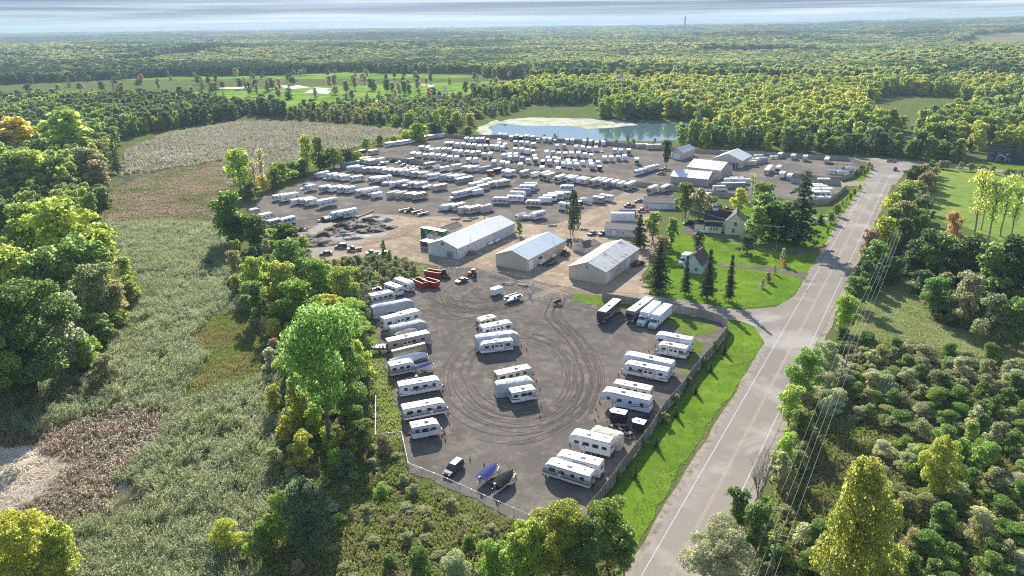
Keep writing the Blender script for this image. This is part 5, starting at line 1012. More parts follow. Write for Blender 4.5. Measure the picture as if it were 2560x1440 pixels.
g = G(1903, 722); b = MB(); [b.box(x, 0, .7, .1, .1, 1.4) for x in (-.9, .9)]; b.box(0, 0, 1.2, 1.8, .06, .12); b.box(0, 0, .7, 1.8, .06, .12); tag(obj('garden_frame', b.mesh('garden_frame', [M['trimw']]), loc=g), 'white rail frame standing on the corner lawn', 'garden frame')
for k, (x, y) in enumerate([(2163, 466), (2010, 733 - 30)]): g = G(x, y); tag(obj('mailbox', MB().box(0, 0, .5, .1, .1, 1).box(0, 0, 1.1, .25, .5, .3).mesh('mailbox', [M['trim']]), loc=g), ['mailbox at the yard drive by the junction', 'mailbox at the lawn edge by the road'][k], 'mailbox')
# ============================================================ THE NEAR LOT
def near(kind_, a, b, front, look, cat='travel trailer', name='travel_trailer', W_=2.5, minL=0, **k):
    c, r, Ln = ends(*a, *b, front, W_); return V_(kind_, c, r, max(Ln, minL), look, cat, name, **k)
TT, FW, MH = ('travel trailer', 'travel_trailer'), ('fifth wheel', 'fifth_wheel_trailer'), ('motorhome', 'motorhome')
near('square', (934, 741), (959, 736), 'R', 'low folded white camper half hidden behind the second trailer in the left row', 'popup camper', 'popup_camper', H=1.9, p=PT[4], slide=False, seed=1)
near('trailer', (930, 766), (990, 753), 'R', 'white travel trailer with dark windows just above the long blue-grey covered one', *TT, p=PT[4], seed=2, slide=False)
c, r, Ln = byc(985, 735, 6.4, -42); V_('square', c, r, Ln, 'short grey sided trailer nosed toward the gravel beside the red containers', 'travel trailer', 'travel_trailer', p=PT[1], seed=3, slide=False)
c, r, Ln = byc(1012, 724, 7.4, -42); V_('trailer', c, r, Ln, 'white trailer with dark swoosh on its nose touching the red containers', 'travel trailer', 'travel_trailer', p=PT[0], seed=4)
near('covered', (934, 800), (1036, 780), 'R', 'long trailer shrouded in a blue-grey cover, tallest in the left row', 'covered trailer', 'covered_trailer', m=M['tarp_grey'], H=3.7, seed=5)
near('flatbed', (962, 797), (1020, 785), 'R', 'black open trailer wedged beside the blue-grey covered trailer', 'utility trailer', 'utility_trailer', load='tarp_black')
near('fifth', (962, 831), (1057, 806), 'R', 'white fifth wheel with black rounded nose in the left row', *FW, p=PT[0], seed=6)
near('covered', (980, 848), (1068, 829), 'R', 'grey wrapped trailer below the black nosed fifth wheel', 'covered trailer', 'covered_trailer', m=M['tarp_grey'], H=3.0, seed=7)
near('boat', (995, 858), (1050, 843), 'R', 'boat under a pale peaked tarp between two long trailers in the left row', 'boat', 'boat', cover=M['tarp_beige'], wrap=True)
near('square', (974, 885), (1078, 862), 'R', 'long white roofed trailer with brown sides above the copper tube', *TT, p=PT[5], seed=8, H=3.3)
def tube_trailer():
    c, r, Ln = ends(985, 909, 1068, 888, 'R'); t = thing('covered_trailer', 'shiny copper brown half tube shaped trailer in the left row', 'covered trailer', c, r)
    pr = [(-1.3, .35)] + [(-1.3 * math.cos(math.pi * i / 12), 1.5 + 1.45 * math.sin(math.pi * i / 12)) for i in range(13)] + [(1.3, .35)]
    obj('shell', MB().prismx(pr, -Ln / 2, Ln / 2).mesh('shell', [M['copper']], bevel=.05), t)
    obj('frame', MB().box(0, 0, .3, Ln + .1, 2.5, .12).mesh('frame', [M['steel']]), t)
    for x in (-.5, .5):
        for s in (-1, 1): obj('wheel', wheel_mesh(.34), t, (x, s * 1.15, .34))
tube_trailer()
near('boat', (980, 925), (1072, 905), 'R', 'large boat shrink wrapped in pale blue, sharp bow pointing to the gravel', 'boat', 'boat', cover=M['tarp_blue'], wrap=True)
near('boat', (928, 888), (966, 884), 'L', 'small grey open boat on the grass left of the copper tube', 'boat', 'boat', hull=M['grey_plastic'])
near('trailer', (978, 946), (1041, 933), 'R', 'short white trailer with grey lower band beside the navy covered boat', *TT, p=PT[4], seed=9, slide=False)
near('boat', (1046, 938), (1087, 928), 'R', 'small white boat with navy cover at the end of the left row', 'boat', 'boat', cover=M['tarp_navy'])
near('flatbed', (1004, 962), (1048, 952), 'R', 'black trailer frame in the shade above the white and black trailer', 'utility trailer', 'utility_trailer')
near('trailer', (1000, 998), (1106, 979), 'R', 'long white trailer with black windows and door, third from the bottom on the left', *TT, p=PT[0], seed=10, slide=False, flip=-1)
near('trailer', (1010, 1058), (1119, 1037), 'R', 'long white trailer with a full length grey band, second from the bottom left', *TT, p=PT[4], seed=11, slide=False, flip=-1)
near('trailer', (1032, 1105), (1104, 1091), 'R', 'short white trailer with gas bottles, lowest of the left row', *TT, p=PT[1], seed=12, slide=False, flip=-1)
near('retro', (1199, 825), (1248, 813), 'R', 'old rounded white camper at the top of the centre block', *TT, p=PT[3], seed=13, slide=False)
near('trailer', (1208, 848), (1286, 832), 'R', 'white trailer with a framed side panel, second in the upper centre block', *TT, p=PT[0], seed=14, flip=1)
near('covered', (1192, 880), (1298, 866), 'R', 'long tall trailer in a white and lavender cover in the upper centre block', 'covered trailer', 'covered_trailer', m=mat('white lavender cover', (.58, .58, .64), rough=.8, noise=.3, nscale=.5, bump=.06, bscale=1.5), H=3.8, seed=15)
near('trailer', (1200, 890), (1283, 879), 'L', 'white trailer with a dark framed slide out facing us, bottom of upper centre block', *TT, p=PT[1], seed=16, flip=-1)
near('square', (1245, 968), (1331, 949), 'R', 'white roofed dark sided trailer, first of the lower centre block', *TT, p=PT[5], seed=17, slide=False)
near('covered', (1243, 998), (1336, 983), 'R', 'trailer in a sagging pale grey-green cover in the lower centre block', 'covered trailer', 'covered_trailer', m=mat('pale green grey cover', (.50, .55, .53), rough=.85, noise=.2, nscale=.8, bump=.06, bscale=1.5), H=3.4, seed=18)
near('square', (1281, 1014), (1341, 1003), 'R', 'small white caravan with black trim lines, lowest of the centre blocks', *TT, p=PT[0], seed=19, slide=False, flip=-1)
# right hand group
def diag(fx, fy, rx_, ry_, W_=2.5): # front near corner and rear near corner, body lying to the left of that line
    A, B = G(rx_, ry_), G(fx, fy); d = (B - A); Ln = d.length; d.normalize(); n = Vector((d.y, -d.x, 0)); c = (A + B) / 2 + n * W_ / 2; return Vector((c.x, c.y, .09)), math.atan2(d.y, d.x), Ln
c, r, Ln = diag(1512, 814, 1553, 778); V_('coach', c, r, Ln, 'black and silver motorhome parked alone left of the box trucks', *MH, p=paint('black coach', (.05, .05, .06), (.5, .5, .52), (.2, .2, .22), 1.4, .5, .35, .14), seed=20, H=3.6, slide=False)
c, r, Ln = diag(1583, 812, 1632, 775); V_('coach', c, r, Ln, 'dark nosed motorhome tight against the left box truck', *MH, p=paint('grey coach', (.16, .16, .18), (.6, .6, .62), (.05, .05, .06), 1.4, .5, .35, .14), seed=21, H=3.6, slide=False)
c, r, Ln = diag(1611, 822, 1652, 785); V_('boxtruck', c, r, Ln, 'white box truck with pale blue cab, left of the pair', 'box truck', 'box_truck', group='white box trucks')
c, r, Ln = diag(1640, 829, 1680, 792); V_('boxtruck', c, r, Ln, 'white box truck with pale blue cab, right of the pair', 'box truck', 'box_truck', group='white box trucks')
near('fifth', (1634, 868), (1727, 886), 'L', 'white fifth wheel below the box trucks', *FW, p=PT[2], seed=22)
near('trailer', (1640, 888), (1714, 903), 'L', 'short white trailer with black slide frame in front of the fifth wheel', *TT, p=PT[0], seed=23, flip=-1)
near('fifth', (1555, 920), (1678, 947), 'L', 'long white fifth wheel with dark grey nose behind the black trimmed trailer', *FW, p=PT[1], seed=24)
near('trailer', (1556, 938), (1667, 961), 'L', 'long white trailer with black trim and four windows facing the gravel', *TT, p=PT[0], seed=25, flip=-1)
near('square', (1530, 988), (1624, 1008), 'L', 'beige roofed trailer hidden behind the blue swoosh fifth wheel', *TT, p=PT[5], seed=26, roofm=M['roof_tan'], slide=False)
near('fifth', (1500, 1014), (1622, 1041), 'L', 'big rounded fifth wheel with blue-grey swooshes on white', *FW, p=PT[2], seed=27, slide=False)
near('cargo', (1518, 1058), (1562, 1067), 'L', 'black enclosed trailer with white roof below the big fifth wheel', 'cargo trailer', 'cargo_trailer', m=M['black_steel'], W_=2.2)
near('cargo', (1573, 1080), (1608, 1089), 'L', 'black enclosed trailer with pointed white roof against the board fence', 'cargo trailer', 'cargo_trailer', m=M['black_steel'], W_=2.2, H=2.3)
c, r, Ln = byc(1609, 1055, 3, 200); V_('jetski', c, r, Ln, 'blue and white jet ski on a trailer beside the board fence', 'jet ski', 'jet_ski', m=M['tarp_navy'])
c, r, Ln = byc(1552, 1082, 5, -50); V_('flatbed', c, r, Ln, 'black trailer loaded with dark frames between the two black enclosed trailers', 'utility trailer', 'utility_trailer', load='tarp_black')
c, r, Ln = byc(1556, 1092, 3, -50); V_('jetski', c, r, Ln, 'black motor sled on a low trailer beside the beige covered trailer', 'jet ski', 'jet_ski', m=M['black_steel'])
near('covered', (1472, 1110), (1548, 1131), 'L', 'long trailer under a beige box shaped cover', 'covered trailer', 'covered_trailer', m=M['tarp_beige'], H=3.2, seed=28)
near('fifth', (1420, 1125), (1524, 1151), 'L', 'plain white fifth wheel with two small windows above the bottom pair', *FW, p=paint('plain white', (.74, .77, .75), (.5, .5, .5), (.66, .66, .66), 1.3, 0, .4, .04, False), seed=29, slide=False)
near('trailer', (1385, 1172), (1498, 1203), 'L', 'white trailer with wide black framed slide out, second from the bottom right', *TT, p=PT[1], seed=30, flip=-1)
near('trailer', (1357, 1192), (1473, 1229), 'L', 'white trailer with broad dark grey band, lowest of the right row', *TT, p=PT[4], seed=31, H=3.0, slide=False)
A, B = G(1152, 1163), G(1116, 1195); d = B - A; c = (A + B) / 2; V_('minivan', Vector((c.x, c.y, .09)), math.atan2(d.y, d.x), 4.9, 'dark slate minivan parked by the chain link fence at the bottom', 'minivan', 'minivan', c='slate')
A, B = G(1203, 1213), G(1240, 1180); d = B - A; c = (A + B) / 2; V_('boat', Vector((c.x, c.y, .09)), math.atan2(d.y, d.x), 5.4, 'white boat with navy canvas right of the minivan', 'boat', 'boat', cover=M['tarp_navy'])
A, B = G(1238, 1233), G(1284, 1195); d = B - A; c = (A + B) / 2; V_('boat', Vector((c.x, c.y, .09)), math.atan2(d.y, d.x), 5.4, 'boat under a black cover beside the lower chain link fence', 'boat', 'boat', hull=M['black_steel'], cover=M['tarp_black'])
c, r, Ln = byc(1240, 738, 4.2, 222); V_('cargo', c, r, Ln, 'small plain white enclosed trailer near the open gate', 'cargo trailer', 'cargo_trailer', m=M['white_steel'], H=2.3)
c, r, Ln = byc(1283, 753, 6.5, 222); t = thing('pontoon_boat', 'dark pontoon boat with rails on a trailer by the gate', 'pontoon boat', c, r)
obj('pontoon', MB().cyl((-3, -.9, .8), (3, -.9, .8), .28, n=8).mesh('pontoon', [M['steel']]), t); obj('pontoon', MB().cyl((-3, .9, .8), (3, .9, .8), .28, n=8).mesh('pontoon', [M['steel']]), t)
b = MB().box(0, 0, 1.12, 6, 2.3, .1)
for s in (-1, 1): b.box(0, s * 1.1, 1.8, 5.6, .05, .08, 1); [b.box(-2.8 + k * 1.4, s * 1.1, 1.5, .05, .05, .7, 1) for k in range(5)]
obj('deck', b.mesh('deck', [M['shade_g'], M['steel']]), t); obj('seat', MB().box(-1.8, .6, 1.45, 1.6, .6, .6).box(1.8, -.6, 1.45, 1.4, .6, .6).box(0, .7, 1.5, .6, .5, .8).mesh('seat', [M['trim']], bevel=.06), t)
for x in (-.4, .4):
    for s in (-1, 1): obj('wheel', wheel_mesh(.3, .2), t, (x, s * .5, .3))
c, r, Ln = byc(1154, 706, 4.6, 225); V_('sedan', c, r, Ln, 'dull green car parked alone at the top of the gravel lot', 'car', 'parked_car', c='green')
c, r, Ln = byc(1392, 762, 3, 200); V_('jetski', c, r, Ln, 'small black machine on a light trailer beside the gate fence', 'snowmobile', 'snowmobile', m=M['black_steel'])
for px, py, Ln, rz, lb in ((1052, 716, 5.6, -50, 'front'), (1078, 716, 5.2, -40, 'middle'), (1085, 692, 5.8, -28, 'rear')):
    c, r, Ln = byc(px, py, Ln, rz); V_('dumpster', c, r, Ln, 'red open roll-off container, %s one of the three' % dict(front='leftmost', middle='lower right', rear='topmost')[lb], 'dumpster', 'red_dumpster', group='red roll-off containers', m=M['red'])
c, r, Ln = byc(1112, 694, 3, -60); V_('tractor', c, r, Ln, 'black loader tractor right of the red containers', 'tractor', 'loader_tractor', m=M['black_steel'])
c, r, Ln = byc(1180, 692, 3, 160); V_('tractor', c, r, Ln, 'orange tractor near the dull green car', 'tractor', 'small_tractor', m=M['orange'], loader=False)
CN = [(1123, 1061), (1112, 1085), (1113, 1101), (1175, 1150), (1210, 1163), (1288, 1190), (1349, 975), (1353, 1019), (1350, 1044), (1490, 1025), (1487, 1052), (1424, 1113), (1303, 868), (1316, 876), (1312, 921), (1333, 935), (1341, 955), (1108, 980), (1100, 968), (1545, 937), (1545, 945), (1499, 1008), (1495, 1042), (1638, 866), (1622, 880), (1085, 945)]
for i, (x, y) in enumerate(CN): cone(x, y, i, 'orange traffic cone, ' + ordn(i, 99))
cn = sorted([o for o in C.objects if o.name.startswith('traffic_cone')], key=lambda o: P(*o.location)[0])
for i, o in enumerate(cn): o['label'] = 'orange traffic cone on the gravel lot, ' + ordn(i, len(cn))

# ============================================================ ROWS OF THE FAR YARDS
g_ = random.Random(42)
LOOK = ['white trailer with black swoosh', 'white trailer with grey swoosh', 'white trailer with blue swoosh', 'cream trailer with brown stripe', 'white trailer with grey band', 'beige trailer']
def rowitem(spec, x, y, ang, rowname, detail, z=.06):
    """x, y: the near corner on the ground at the left; the body lies up and to the right of it"""
    kd, p_, look, Ln, extra = spec; W_ = 2.5; A = G(x, y); a = rad(ang); d = Vector((math.cos(a), math.sin(a), 0)); n = Vector((-d.y, d.x, 0))
    c = A + d * Ln / 2 + n * W_ / 2; c.z = z; fl = extra.get('back', False); r = a + (math.pi if fl else 0)
    nm = dict(trailer='travel_trailer', square='travel_trailer', retro='travel_trailer', fifth='fifth_wheel_trailer', coach='motorhome', covered='covered_trailer', cargo='cargo_trailer', boat='boat', suv='parked_car', sedan='parked_car', pickup='pickup_truck', container='shipping_container', flatbed='utility_trailer')[kd]
    cat = nm.replace('_', ' ') if nm not in ('parked_car', 'fifth_wheel_trailer') else dict(parked_car='car', fifth_wheel_trailer='fifth wheel')[nm]
    k = dict(extra); k.pop('back', 0); k.pop('p', 0)
    V_(kd, c, r, Ln, look, cat, nm, row=rowname, group=None, detail=detail, seed=g_.randrange(9999), p=PT[p_] if p_ is not None else None, **k)
def S(t, back=None):
    """letter -> what stands there"""
    f = g_.random() < .5 if back is None else back; p_ = g_.choice([0, 0, 1, 1, 2, 3, 4, 4, 5]); L_ = LOOK[p_]
    if t == 't': return ('trailer', p_, L_, g_.uniform(6.2, 8.8), dict(back=f, slide=g_.random() < .4, H=g_.choice([2.9, 3.1, 3.2])))
    if t == 's': return ('square', p_, L_.replace('trailer with', 'square trailer with').replace('beige trailer', 'beige square trailer'), g_.uniform(5.5, 8.5), dict(back=f, slide=False, H=g_.choice([2.8, 3.0])))
    if t == 'r': return ('retro', 3 if p_ > 2 else 4, 'small rounded old camper', g_.uniform(4.5, 5.5), dict(back=f))
    if t == 'f': return ('fifth', g_.choice([0, 1, 2, 4]), 'tall white fifth wheel', g_.uniform(8.5, 10.5), dict(back=f, slide=g_.random() < .5))
    if t == 'm': return ('coach', g_.choice([0, 1, 3, 4, 5]), 'flat fronted motorhome', g_.uniform(8.5, 10.5), dict(back=True if back is None else back, slide=False))
    if t == 'c': return ('covered', None, 'trailer under a grey cover', g_.uniform(6.5, 8.5), dict(back=f, m=M['tarp_grey'], H=3.1))
    if t == 'e': return ('covered', None, 'trailer under a beige cover', g_.uniform(6, 8), dict(back=f, m=M['tarp_beige'], H=3.0))
    if t == 'v': return ('covered', None, 'long trailer under a lavender cover', 8.5, dict(back=f, m=M['tarp_purple'], H=3.0))
    if t == 'w': return ('cargo', None, 'plain white cargo trailer', g_.uniform(5.5, 7), dict(back=f, m=M['white_steel']))
    if t == 'k': return ('cargo', None, 'dark cargo trailer', g_.uniform(5, 6.5), dict(back=f, m=M['black_steel']))
    if t == 'b': return ('boat', None, 'white boat on a trailer', g_.uniform(5.5, 7), dict(back=f))
    if t == 'B': return ('boat', None, 'boat under a white wrap', g_.uniform(5.5, 7), dict(back=f, cover=M['roof'], wrap=True))
    if t == 'n': return ('boat', None, 'boat under a bright blue cover', 6, dict(back=f, cover=M['blue'], wrap=True))
    if t == 'l': return ('flatbed', None, 'low black flat trailer', 6, dict(back=f))
    if t == 'L': return ('flatbed', None, 'flat trailer with a dark load', 6, dict(back=f, load='rust'))
    if t == 'p': return ('pickup', None, 'dark pickup truck', 5.6, dict(c=g_.choice(['black', 'navy', 'grey']), back=f))
    if t == 'a': c_ = g_.choice(['grey', 'silver', 'white', 'black']); return ('sedan', None, c_ + ' car', 4.6, dict(c=c_, back=f))
    if t == 'R': return ('sedan', None, 'red car', 4.6, dict(c='red', back=f))
    if t == 'G': return ('container', None, 'long grey container', 10.5, dict(m=M['shade_g'], back=f))
    if t == 'T': return ('container', None, 'teal green shipping container', 12.2, dict(m=M['teal'], back=f))
    if t == 'Q': return ('cargo', None, 'bright red box trailer', 4, dict(m=M['red'], back=f))
def hd(x0, y0, x1, y1): d = G(x1, y1) - G(x0, y0); return math.degrees(math.atan2(d.y, d.x))
MIDH = hd(797, 523, 835, 515.5)
rows = {
 'the lowest left row of middle yard': [(687, 505, 's'), (705, 508, 'f'), (733, 515, 'w'), (752, 514, 's'), (766, 518, 't'), (797, 523, 'f')],
 'the second row of middle yard': [(757, 475, 'n'), (769, 481, 't'), (804, 483, 't'), (826, 483, 's'), (849, 485, 't'), (866, 486, 't'), (894, 492, 's'), (909, 494, 'f'), (935, 499, 'w'), (974, 498, 'e'), (994, 499, 'e'), (1019, 500, 's'), (1036, 503, 't')],
 'the third row of middle yard': [(792, 448, 't'), (811, 452, 'p'), (824, 451, 't'), (838, 453, 't'), (855, 455, 's'), (881, 457, 't'), (919, 455, 'L'), (929, 460, 't'), (945, 462, 'f'), (960, 466, 'b'), (978, 471, 'w'), (996, 470, 't'), (1010, 472, 'b'), (1026, 473, 's'), (1041, 474, 't'), (1060, 476, 'b'), (1086, 480, 't')],
 'the fourth row of middle yard': [(871, 431, 't'), (891, 432, 'c'), (911, 434, 't'), (928, 434, 's'), (944, 436, 't'), (959, 438, 't'), (975, 439, 's'), (987, 440, 't'), (1000, 441, 't'), (1018, 443, 'f'), (1033, 446, 't'), (1050, 446, 's'), (1061, 448, 'B'), (1075, 452, 't'), (1104, 454, 'c'), (1124, 455, 's'), (1139, 456, 't'), (1145, 461, 'G')],
 'the fifth row of middle yard': [(857, 421, 'T'), (901, 410, 't'), (913, 412, 's'), (923, 414, 't'), (935, 412, 't'), (952, 414, 'b'), (972, 408, 'L'), (993, 411, 'a'), (1006, 417, 'R'), (1014, 423, 'a'), (1022, 409, 'k'), (1028, 424, 'a'), (1042, 425, 'R'), (1065, 421, 's'), (1086, 426, 'B'), (1104, 431, 'w'), (1134, 427, 't'), (1160, 431, 's'), (1174, 433, 't'), (1203, 433, 'c'), (1222, 440, 'Q'), (1240, 435, 'k')],
 'the rising row left of centre': [(1128, 504, 'b'), (1136, 500, 't'), (1155, 495, 's'), (1172, 490, 't'), (1185, 491, 'w'), (1178, 478, 'f'), (1197, 480, 't'), (1211, 465, 't'), (1225, 471, 's'), (1240, 470, 't'), (1249, 469, 's')],
 'the short row above green container': [(1098, 529, 'B'), (1113, 530, 'w'), (1133, 530, 't'), (1153, 537, 'e'), (1172, 538, 's'), (1205, 534, 'e')],
 'the flat trailers by the soil heaps': [(1001, 531, 'l'), (1016, 534, 'L'), (1034, 536, 'l'), (1049, 541, 'l')],
 'the group left of the soil heaps': [(800, 556, 'L'), (815, 555, 'b'), (832, 551, 't'), (848, 552, 'f')],
}
dets = {}
for rn, it in rows.items():
    for x, y, t in it: rowitem(S(t), x, y, MIDH + g_.uniform(-3, 3), rn, 1)
H8 = hd(1315, 518, 1361, 519)
rows2 = {
 'the centre block of middle yard': [(1310, 473, 't'), (1296, 479, 't'), (1283, 487, 'v'), (1274, 496, 't'), (1266, 505, 's'), (1229, 511, 't')],
 'the stepped block by the lone pine': [(1398, 480, 't'), (1386, 495, 's'), (1366, 500, 't'), (1356, 504, 's'), (1344, 509, 'w'), (1312, 518, 't')],
}
for rn, it in rows2.items():
    for x, y, t in it: rowitem(S(t), x, y, H8 + g_.uniform(-2, 2), rn, 1)
for x, y, t in [(1393, 525, 'm'), (1422, 515, 'k'), (1447, 508, 'B'), (1475, 506, 't'), (1492, 501, 't')]: rowitem(S(t), x, y, H8 - 28, 'the group right of lone pine', 1)
for x, y, t in [(1296, 552, 'B'), (1312, 552, 'b'), (1336, 553, 't')]: rowitem(S(t), x, y, MIDH, 'the group behind the middle shed', 1)
MH6 = hd(1559, 477, 1597, 461)
for x, y, t in [(1252, 440, 's'), (1263, 443, 's'), (1298, 443, 't'), (1324, 445, 'w'), (1347, 449, 'm'), (1358, 453, 'm'), (1373, 455, 'a'), (1386, 458, 'm'), (1410, 455, 's'), (1419, 461, 'm'), (1441, 461, 't'), (1452, 463, 's'), (1473, 467, 'm'), (1491, 465, 's'), (1505, 471, 'm'), (1525, 469, 't'), (1542, 472, 't'), (1560, 477, 'm'), (1618, 487, 'm'), (1650, 484, 't')]:
    rowitem(S(t, back=True), x + 9, y + 1, MH6 + g_.uniform(-2, 2), 'the slanting row along dividing fence', 1)
# left edge of the middle yard, partly behind trees
for x, y, t in [(628, 540, 'r'), (655, 556, 't'), (676, 570, 's'), (706, 566, 's'), (740, 585, 'L')]: rowitem(S(t), x, y, MIDH + 8, 'the tree line left of middle yard', 1)
# north yard, seen end on: long axis away from us; the letter gives the kind, order left to right
NH = {
 'the top row by pond fence': 's1249,345 t1262,347 s1277,352 t1290,349 k1302,351 s1316,350 s1331,352 r1345,357 t1360,357 t1374,359 b1388,357 s1417,360 s1431,361 s1461,363 t1476,364 s1492,366 t1509,366',
 'the upper cluster of pond yard': 't1164,356 s1178,357 t1192,357 s1205,356 k1218,358 s1247,361 t1246,370 s1261,372',
 'the left second row of pond yard': 's1116,368 m1128,370 t1142,371 s1157,371 t1170,373 s1183,373 t1198,376 m1213,378 t1228,376 s1241,377 t1255,380',
 'the second row from the pond': 't1287,365 s1303,366 t1317,368 s1333,370 t1393,375 c1410,375 f1440,380 t1457,380 s1472,382 t1489,381 a1505,382 s1537,386 t1553,387 m1572,389',
 'the third row of pond yard': 's1051,378 t1067,380 s1078,384 t1093,384 s1108,384 t1122,384 s1135,388 t1150,391 s1166,390 t1180,394 s1195,391 t1209,398 f1224,399 s1287,383 f1303,386 t1317,388 s1332,389 t1366,392 c1381,393 s1397,395 s1413,395 t1429,395 f1445,397 t1462,398 s1478,400 t1511,407 s1528,406 t1546,404 t1562,404 m1592,413',
 'the double row above dividing fence': 't1258,400 s1272,398 t1274,406 s1288,397 c1289,405 v1305,407 s1320,411 t1335,402 m1338,412 k1356,415 s1369,406 t1373,416 s1385,407 t1391,418 t1396,411 w1407,420 s1419,414 t1423,423 s1437,416 t1441,425 w1457,416 t1475,418 f1479,427 s1495,418 k1499,429',
 'the line against the dividing fence': 's1031,395 t1045,396 s1062,398 t1078,400 s1093,400 t1109,402 s1123,404 t1140,406 s1170,410 t1187,411 s1234,416 t1254,419 s1268,421 s1300,424 t1355,432 s1395,434',
}
for rn, st in NH.items():
    for it in st.split():
        x, y = map(float, it[1:].split(',')); sp_ = S(it[0], back=True)
        sp_ = (sp_[0], sp_[1], sp_[2], min(sp_[3], 7.5) * .9, sp_[4]); A = G(x, y); W0 = 2.5 / mpp(x, y) / 2
        # the near end stands at (x, y); the body goes away from us, turned a little to the right
        rowitem(sp_, x + W0, y, 84 + g_.uniform(-3, 3), rn, 0, z=.05)
for x, y, t in [(967, 368, 's'), (985, 366, 't'), (1005, 363, 't'), (1022, 360, 'b'), (1052, 353, 's'), (1072, 350, 't'), (1090, 347, 't'), (900, 387, 'k'), (925, 388, 't')]: rowitem(S(t), x, y, MIDH, 'the tree line left of pond yard', 0)
for x, y, t in [(1592, 441, 's'), (1605, 437, 's'), (1617, 433, 't'), (1632, 428, 's')]: rowitem(S(t), x, y, MIDH + 4, 'the group left of joined buildings', 0)
for x, y, t in [(1617, 375, 'm'), (1590, 371, 's')]: rowitem(S(t), x, y, 2, 'the pair along the pond fence', 0)
for x, y, t in [(1945, 397, 's'), (1978, 401, 's'), (2008, 405, 't'), (2062, 411, 't'), (1918, 432, 's'), (1940, 435, 'm'), (1950, 449, 't'), (1969, 453, 't'), (1912, 439, 's')]: rowitem(S(t, back=True), x + 8, y, 62, 'the corner yard', 1)
for x, y, t in [(1862, 416, 's'), (1872, 411, 't'), (1890, 408, 'c'), (1885, 395, 'b'), (1925, 398, 'b')]: rowitem(S(t), x, y, 2, 'the group beside the far hall', 0)
for x, y, t in [(2030, 470, 'l'), (2028, 477, 't'), (2026, 484, 'f'), (2030, 491, 'f'), (2035, 496, 't'), (2042, 502, 'b'), (2043, 460, 'w')]: rowitem(S(t), x, y, -3, 'the fenced pocket by the road', 1)
for x, y, t in [(2105, 424, 'a'), (2113, 428, 'B'), (2120, 433, 'a'), (2092, 438, 'B'), (2062, 436, 'B'), (2110, 421, 'a')]: rowitem(S(t), x, y, -8, 'the yard corner by the junction', 0)
for x, y, t in [(1812, 462, 's'), (1825, 460, 't'), (1838, 462, 's'), (1745, 493, 'b'), (1790, 482, 'b')]: rowitem(S(t), x, y, 0, 'the group right of joined buildings', 0)
rr = {}
for rn, t, look in LATE: rr.setdefault((rn, look), []).append(t)
rowsize = {}
for rn, t, look in LATE: rowsize.setdefault(rn, []).append(t)
for rn, ts in rowsize.items():
    for t in ts: t['group'] = 'vehicles in ' + rn
for (rn, look), ts in rr.items():
    ts.sort(key=lambda o: P(o.location.x, o.location.y)[0])
    for i, t in enumerate(ts): t['label'] = ('%s in %s' % (look, rn)) if len(ts) == 1 else '%s, %s in %s' % (look, (ordn(i, len(ts)) + ' such').replace(' from left such', ' such from left').replace(' from right such', ' such from right').replace('most such', 'most such'), rn[4:])
# single cars
for k, (x, y, rz, c_, st, lb) in enumerate([(1665, 427, 175, 'brown', 'pickup', 'brown pickup truck under the leaning pine in the far yard'), (1652, 437, 170, 'red', 'sedan', 'dark red car left of the joined buildings'), (1574, 518, 190, 'black', 'pickup', 'black pickup truck left of the grey roofed garage'),
    (1597, 506, 200, 'blue', 'sedan', 'blue car behind the black pickup by the garage'), (1608, 530, 185, 'red', 'pickup', 'red pickup truck behind the blue open container'), (1625, 520, 185, 'silver', 'sedan', 'silver car against the garage doors'), (1508, 588, 215, 'black', 'suv', 'black car at the left end of the low white building'), (1480, 587, 230, 'blue', 'sedan', 'blue-grey car left of the low white building'),
    (852, 620, 200, 'navy', 'suv', 'navy car parked at the green bank, leftmost of the four'), (886, 627, 200, 'black', 'pickup', 'dark pickup parked at the green bank, second from the left'), (932, 637, 205, 'grey', 'pickup', 'grey pickup truck at the green bank above the bushes'), (962, 638, 205, 'navy', 'sedan', 'navy car at the green bank, rightmost of the four'), (815, 637, 200, 'black', 'sedan', 'black car half buried in leaves below the soil heaps'),
    (1175, 637, 215, 'grey', 'sedan', 'dark car parked by the wall of the longest shed'), (1595, 665, 215, 'black', 'pickup', 'dark pickup in the shade behind the third shed'), (1721, 562, 185, 'black', 'suv', 'black car left of the yellow house'), (2228, 406, 170, 'brown', 'pickup', 'brown pickup turning at the road junction'), (2238, 427, 240, 'black', 'suv', 'dark car driving on the road just below the junction'),
    (1795, 530, 185, 'red', 'pickup', 'red truck behind the yellow house roof'), (1820, 528, 185, 'red', 'pickup', 'red truck right of the other red truck behind the yellow house')]):
    c, r, Ln = byc(x, y, 5.5 if st == 'pickup' else 4.7, rz, .1); V_(st, c, r, Ln, lb, 'car' if st != 'pickup' else 'pickup truck', 'parked_car' if st != 'pickup' else 'pickup_truck', c=c_)
c, r, Ln = byc(1785, 527, 6, -95); V_('boxtruck', c, r, 7.5, 'white box truck end on behind the yellow house', 'box truck', 'box_truck')
